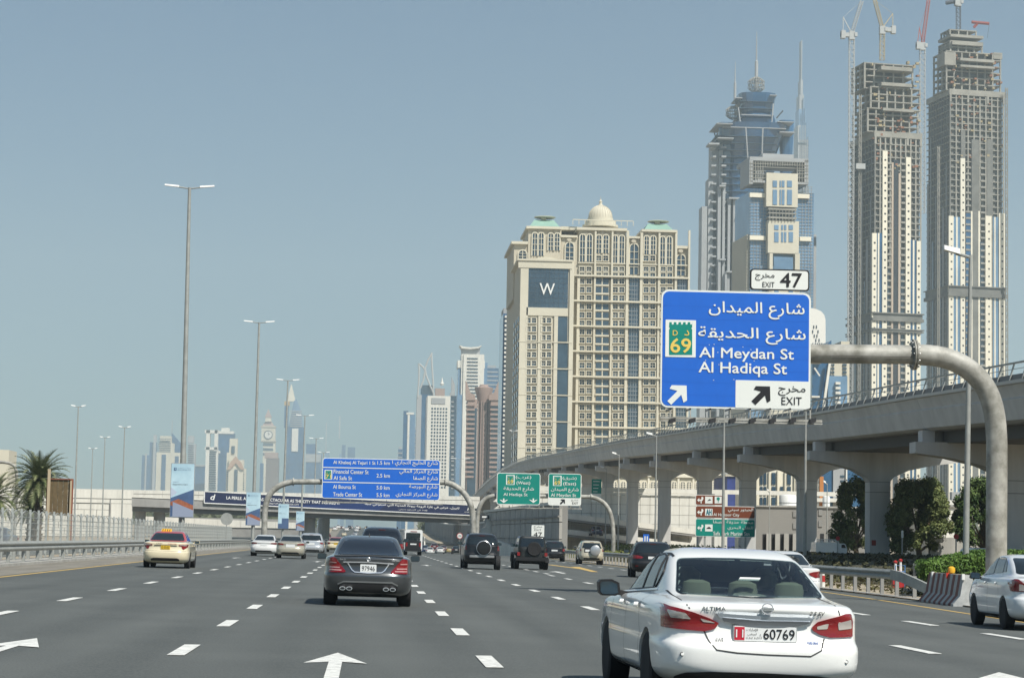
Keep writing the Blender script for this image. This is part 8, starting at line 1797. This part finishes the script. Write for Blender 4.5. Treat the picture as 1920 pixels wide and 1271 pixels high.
# ------------------------------------------------------------------ trees
def tree(label, px, pybase, Y, x0, x1, yt, yb, n=14000, seed=1, m=None, leaf=.11, dz=0):
    r = random.Random(seed); c = P(px, pybase, Y); base = Vector((c.x, Y, gz(c.x, Y)-.1)); t = thing('tree', label, 'tree', base, group='bushy trees by the viaduct')
    wl, wr = P(x0, 950, Y).x-c.x, P(x1, 950, Y).x-c.x; zt = P((x0+x1)/2, yt, Y).z-base.z; zb = P((x0+x1)/2, yb, Y).z-base.z
    tb = MB(); tb.tube([(0, 0, 0), (.1, 0, zb*.5), (.0, .1, zb+.5), (.1, .1, zb+(zt-zb)*.4)], [.30, .24, .2, .12], 9)
    cl = []
    for k in range(64):
        h = r.random()**.8; z = zb+(zt-zb)*(.04+.93*h); prof_ = math.sin(math.pi*min(1, .22+.72*h**.85))**.6
        x = (wl if r.random() < .5 else wr)*prof_*r.random()**.6*.86; y = (wr-wl)*.42*prof_*r.uniform(-1, 1)
        rr = math.sqrt((wr-wl)*(zt-zb))*r.uniform(.07, .16); cl.append((Vector((x, y, z)), rr))
        if k < 14: tb.tube([(0, 0, zb*.8+(z-zb)*.25), (x*.5, y*.5, (zb+z)/2+.2), (x*.95, y*.95, z)], [.11, .07, .025], 5)
    tb.build('trunk', M_BARK, t, True)
    def fn(q):
        c_, rr = cl[q.randrange(len(cl))]; d = Vector((q.gauss(0, 1), q.gauss(0, 1), q.gauss(0, .85))).normalized(); k = q.random()**.38*(1+.25*(q.random() < .12))
        return c_+d*rr*k, d+Vector((0, 0, .4))
    leaf_cloud(n, fn, leaf, seed).build('crown', m or M_LEAF, t); return t
tree('tall narrow bushy tree left of the thick viaduct pier, beside the lorry', 1604, 1035, 190, 1562, 1640, 898, 1030, 22000, 11)
tree('broad bushy tree right of the thick viaduct pier with dark trunk', 1722, 1035, 172, 1662, 1786, 903, 1034, 38000, 12)
tree('bushy tree top rising behind the broad tree', 1745, 1035, 200, 1715, 1775, 896, 1000, 11000, 13)
tree('dark green tree between the nearest lamp post and the thick gantry post', 1843, 1035, 165, 1780, 1880, 903, 1028, 28000, 14, leaf_mat('dark tree leaves', (.035, .070, .018), (.10, .15, .042)))
tree('bushy tree at the right edge behind the gantry post', 1925, 1035, 160, 1893, 1980, 915, 1025, 16000, 15)
# date palms on the left
def palm(label, px, py, Y, R_, n=58, seed=3, cut=None):
    r = random.Random(seed); c = P(px, py, Y); base = Vector((c.x, Y, gz(c.x, Y))); h = c.z-base.z; t = thing('palm_tree', label, 'palm tree', base, group='date palms on the left')
    tb = MB(); pts = [(0, 0, h*k/8) for k in range(9)]; tb.tube(pts, [.34-.08*k/8 for k in range(9)], 10)
    for k in range(int(h*9)):
        a = k*2.4; z = k/9.; tb.hexa([tuple(Vector((math.cos(a)*rr, math.sin(a)*rr, z+dz))+Vector((-math.sin(a), math.cos(a), 0))*w) for dz, rr, w in ((0, .2, -.1), (0, .2, .1), (0, .38, .06), (0, .38, -.06), (.16, .2, -.08), (.16, .2, .08), (.22, .46, .03), (.22, .46, -.03))])
    tb.build('trunk', M_BARK, t)
    mp_ = leaf_mat('palm leaflets', (.075, .10, .035), (.21, .22, .11), 1.5)
    for k in range(n):
        a = k*2.39996; e = rad(78-118*(k/n)**1.15); L_ = R_*r.uniform(.85, 1.08); b = MB(); p = Vector((0, 0, h)); d = Vector((math.cos(a)*math.cos(e), math.sin(a)*math.cos(e), math.sin(e))); seg = 14; pts = [p.copy()]
        for i in range(seg):
            p = p+d*L_/seg; d = (d+Vector((0, 0, -.085-.05*(i/seg)))).normalized(); pts.append(p.copy())
        b.tube(pts, [.035*(1-.8*i/seg) for i in range(seg+1)], 4)
        for i in range(2, seg+1):
            for sub in (0, .33, .66):
                q = pts[i-1].lerp(pts[i], sub); dd = (pts[i]-pts[i-1]).normalized(); sd_ = dd.cross(Vector((0, 0, 1))).normalized(); upv = sd_.cross(dd); fl_ = L_*.20*math.sin(math.pi*min(1, .12+.85*i/seg))+.06
                for s in (-1, 1):
                    tip = q+(sd_*s*.75+dd*.6+upv*r.uniform(.1, .42))*fl_; w = dd*.035; j = len(b.v); b.v += [tuple(q-w), tuple(q+w), tuple(tip)]; b.f.append((j, j+1, j+2))
        b.build('palm_frond', mp_, t)
    return t
palm('tall date palm with full round crown beside the brown billboard', 74, 902, 190, 3.2, 84)
palm('second date palm mostly cut off by the left edge', -12, 935, 178, 2.7, 44, 8)
palm('short young palm low between the two larger date palms', 58, 955, 196, 1.9, 34, 9)
t = palm('small palm glimpsed on the ramp between two viaduct piers', 1113, 950, 358, 1.6, 20, 4)
# planter box, red and white posts, blue frame, wall block in the sand area
po = G(1722, 1094); po = Vector((23.0, 88, gz(23, 88)))
bx = thing('gate_pillar', 'small white masonry pillar with flat cap at the left end of the hedge', 'pillar', (P(1728, 1080, 86).x, 86, gz(21, 86)))
z1 = P(1728, 1056, 86).z-bx.location.z; part(bx, 'shaft', M_WHITEC, lambda b: b.box(-.17, .17, -.2, .2, 0, z1-.08)); part(bx, 'cap', M_WHITEC, lambda b: b.box(-.26, .28, -.3, .3, z1-.08, z1)); part(bx, 'shaded_panel', M_CONC_D, lambda b: b.box(-.30, -.172, -.16, .16, 0, z1-.1))
for px, lb in ((1688.5, 'red and white traffic post with pointed top inside the blue frame'), (1679, 'slim red and white traffic post left of the pointed one')):
    p = P(px, 1075, 96); t = thing('traffic_post', lb, 'traffic post', (p.x, 96, gz(p.x, 96))); z1 = P(px, 1050 if px < 1685 else 1047, 96).z-t.location.z; rm = mat('traffic red', (.42, .03, .03), .5)
    part(t, 'base_block', rm, lambda b: b.box(-.13, .13, -.13, .13, 0, .72)); part(t, 'white_sleeve', M_WHITE, lambda b: b.lathe([(.065, .72), (.05, z1-.12)], (0, 0, 0), 12)); part(t, 'red_tip', rm, lambda b: b.lathe([(.075, z1-.12), (.09, z1-.05), (.02, z1)], (0, 0, 0), 12))
p = P(1688, 1075, 94); t = thing('blue_frame', 'small light blue tubular barrier frame standing behind the guard rail', 'barrier', (p.x, 94, gz(p.x, 94))); bm_ = mat('light blue paint', (.10, .24, .50), .5)
part(t, 'frame', bm_, lambda b: b.tube([(-.2, 0, 0), (-.2, 0, .98), (.2, 0, .98), (.2, 0, 0)], .022, 6).tube([(-.2, 0, .72), (.2, 0, .72)], .02, 6).tube([(-.2, 0, .45), (.2, 0, .45)], .02, 6))
p = P(1543, 1060, 90); t = thing('traffic_post', 'red and white traffic post right behind the half hidden white SUV', 'traffic post', (p.x, 90, gz(p.x, 90))); part(t, 'post', M_WHITE, lambda b: b.lathe([(.09, 0), (.06, .85)], (0, 0, 0), 12)); part(t, 'band', mat('traffic red', (.42, .03, .03), .5), lambda b: b.lathe([(.095, .25), (.085, .5)], (0, 0, 0), 12).lathe([(.08, .65), (.07, .85)], (0, 0, 0), 12))
# dark earth bank behind the rail under the viaduct
b = MB(); n = 40; m_ = 10; r = random.Random(4); vs = []
for i in range(n+1):
    y = 101+141*i/n
    for j in range(m_+1):
        x = 21.5+26*j/m_; u = j/m_; vs.append((x, y, gz(x, y)+(.26+.10*math.sin(y*.21)+.10*r.random())*math.sin(math.pi*min(1, u*1.15))**.7*sm(101, 116, y)*sm(242, 215, y) if 0 < j < m_ else gz(x, y)-.1))
b.add(vs, [(i*(m_+1)+j, i*(m_+1)+j+1, (i+1)*(m_+1)+j+1, (i+1)*(m_+1)+j) for i in range(n) for j in range(m_)])
b.build('earth_bank', mat('dark planted earth', (.055, .05, .032), .95, var=.5, scale=.8, rgb2=(.11, .10, .06), bump=.8, coords='World', bscale=6), None, True, kind='structure')
leaf_cloud(26000, lambda q: (lambda x, y: ((x, y, gz(x, y)+.2+.35*q.random()**2*math.sin(math.pi*min(1, (x-21.5)/26*1.15))**.7), (0, 0, 1)))(21.8+24*q.random(), 104+130*q.random()**1.3), .17, 21).build('bank_plants', leaf_mat('dull bank plants', (.03, .035, .015), (.085, .08, .035), 1.), None, kind='stuff', label='dull low plants covering the earth bank under the viaduct', cat='ground cover')
# low green planting at the foot of the retaining wall
leaf_cloud(7000, lambda q: (lambda x, y: ((x, y, gz(x, y)+.25+.6*q.random()), (0, -.5, 1)))(20+16*q.random()**1.5, 215+95*q.random()), .16, 23).build('verge_plants', leaf_mat('yellow green verge plants', (.06, .075, .015), (.17, .18, .04), 1.), None, kind='stuff', label='yellow green planting along the foot of the retaining wall', cat='ground cover')

# far planting and low roofs along the horizon beyond the overpass
leaf_cloud(9000, lambda q: (lambda x, y: ((x, y, gz(x, y)+9*q.random()**1.5*(.5+.5*abs(math.sin(x*.07)))), (0, -1, .4)))(q.choice((-1, 1))*(28+420*q.random()**1.4), 980+260*q.random()), 2.2, 31).build('far_trees', leaf_mat('far dusty trees', (.04, .05, .025), (.09, .10, .05), .05), None, kind='stuff', label='dusty band of far roadside trees beyond the overpass', cat='trees')
# ------------------------------------------------------------------ haze
hm = bpy.data.materials.new('haze'); hm.use_nodes = True; t = hm.node_tree; t.nodes.clear()
o_ = t.nodes.new('ShaderNodeOutputMaterial'); v_ = t.nodes.new('ShaderNodeVolumePrincipled')
v_.inputs['Color'].default_value = (.76, .91, .97, 1); v_.inputs['Density'].default_value = HAZE; v_.inputs['Anisotropy'].default_value = .25
t.links.new(v_.outputs[0], o_.inputs['Volume'])
MB().box(-4200, 4200, -650, 8200, -6, 1000).build('haze', hm, None, kind='stuff', label='pale dusty haze over the road and the skyline')
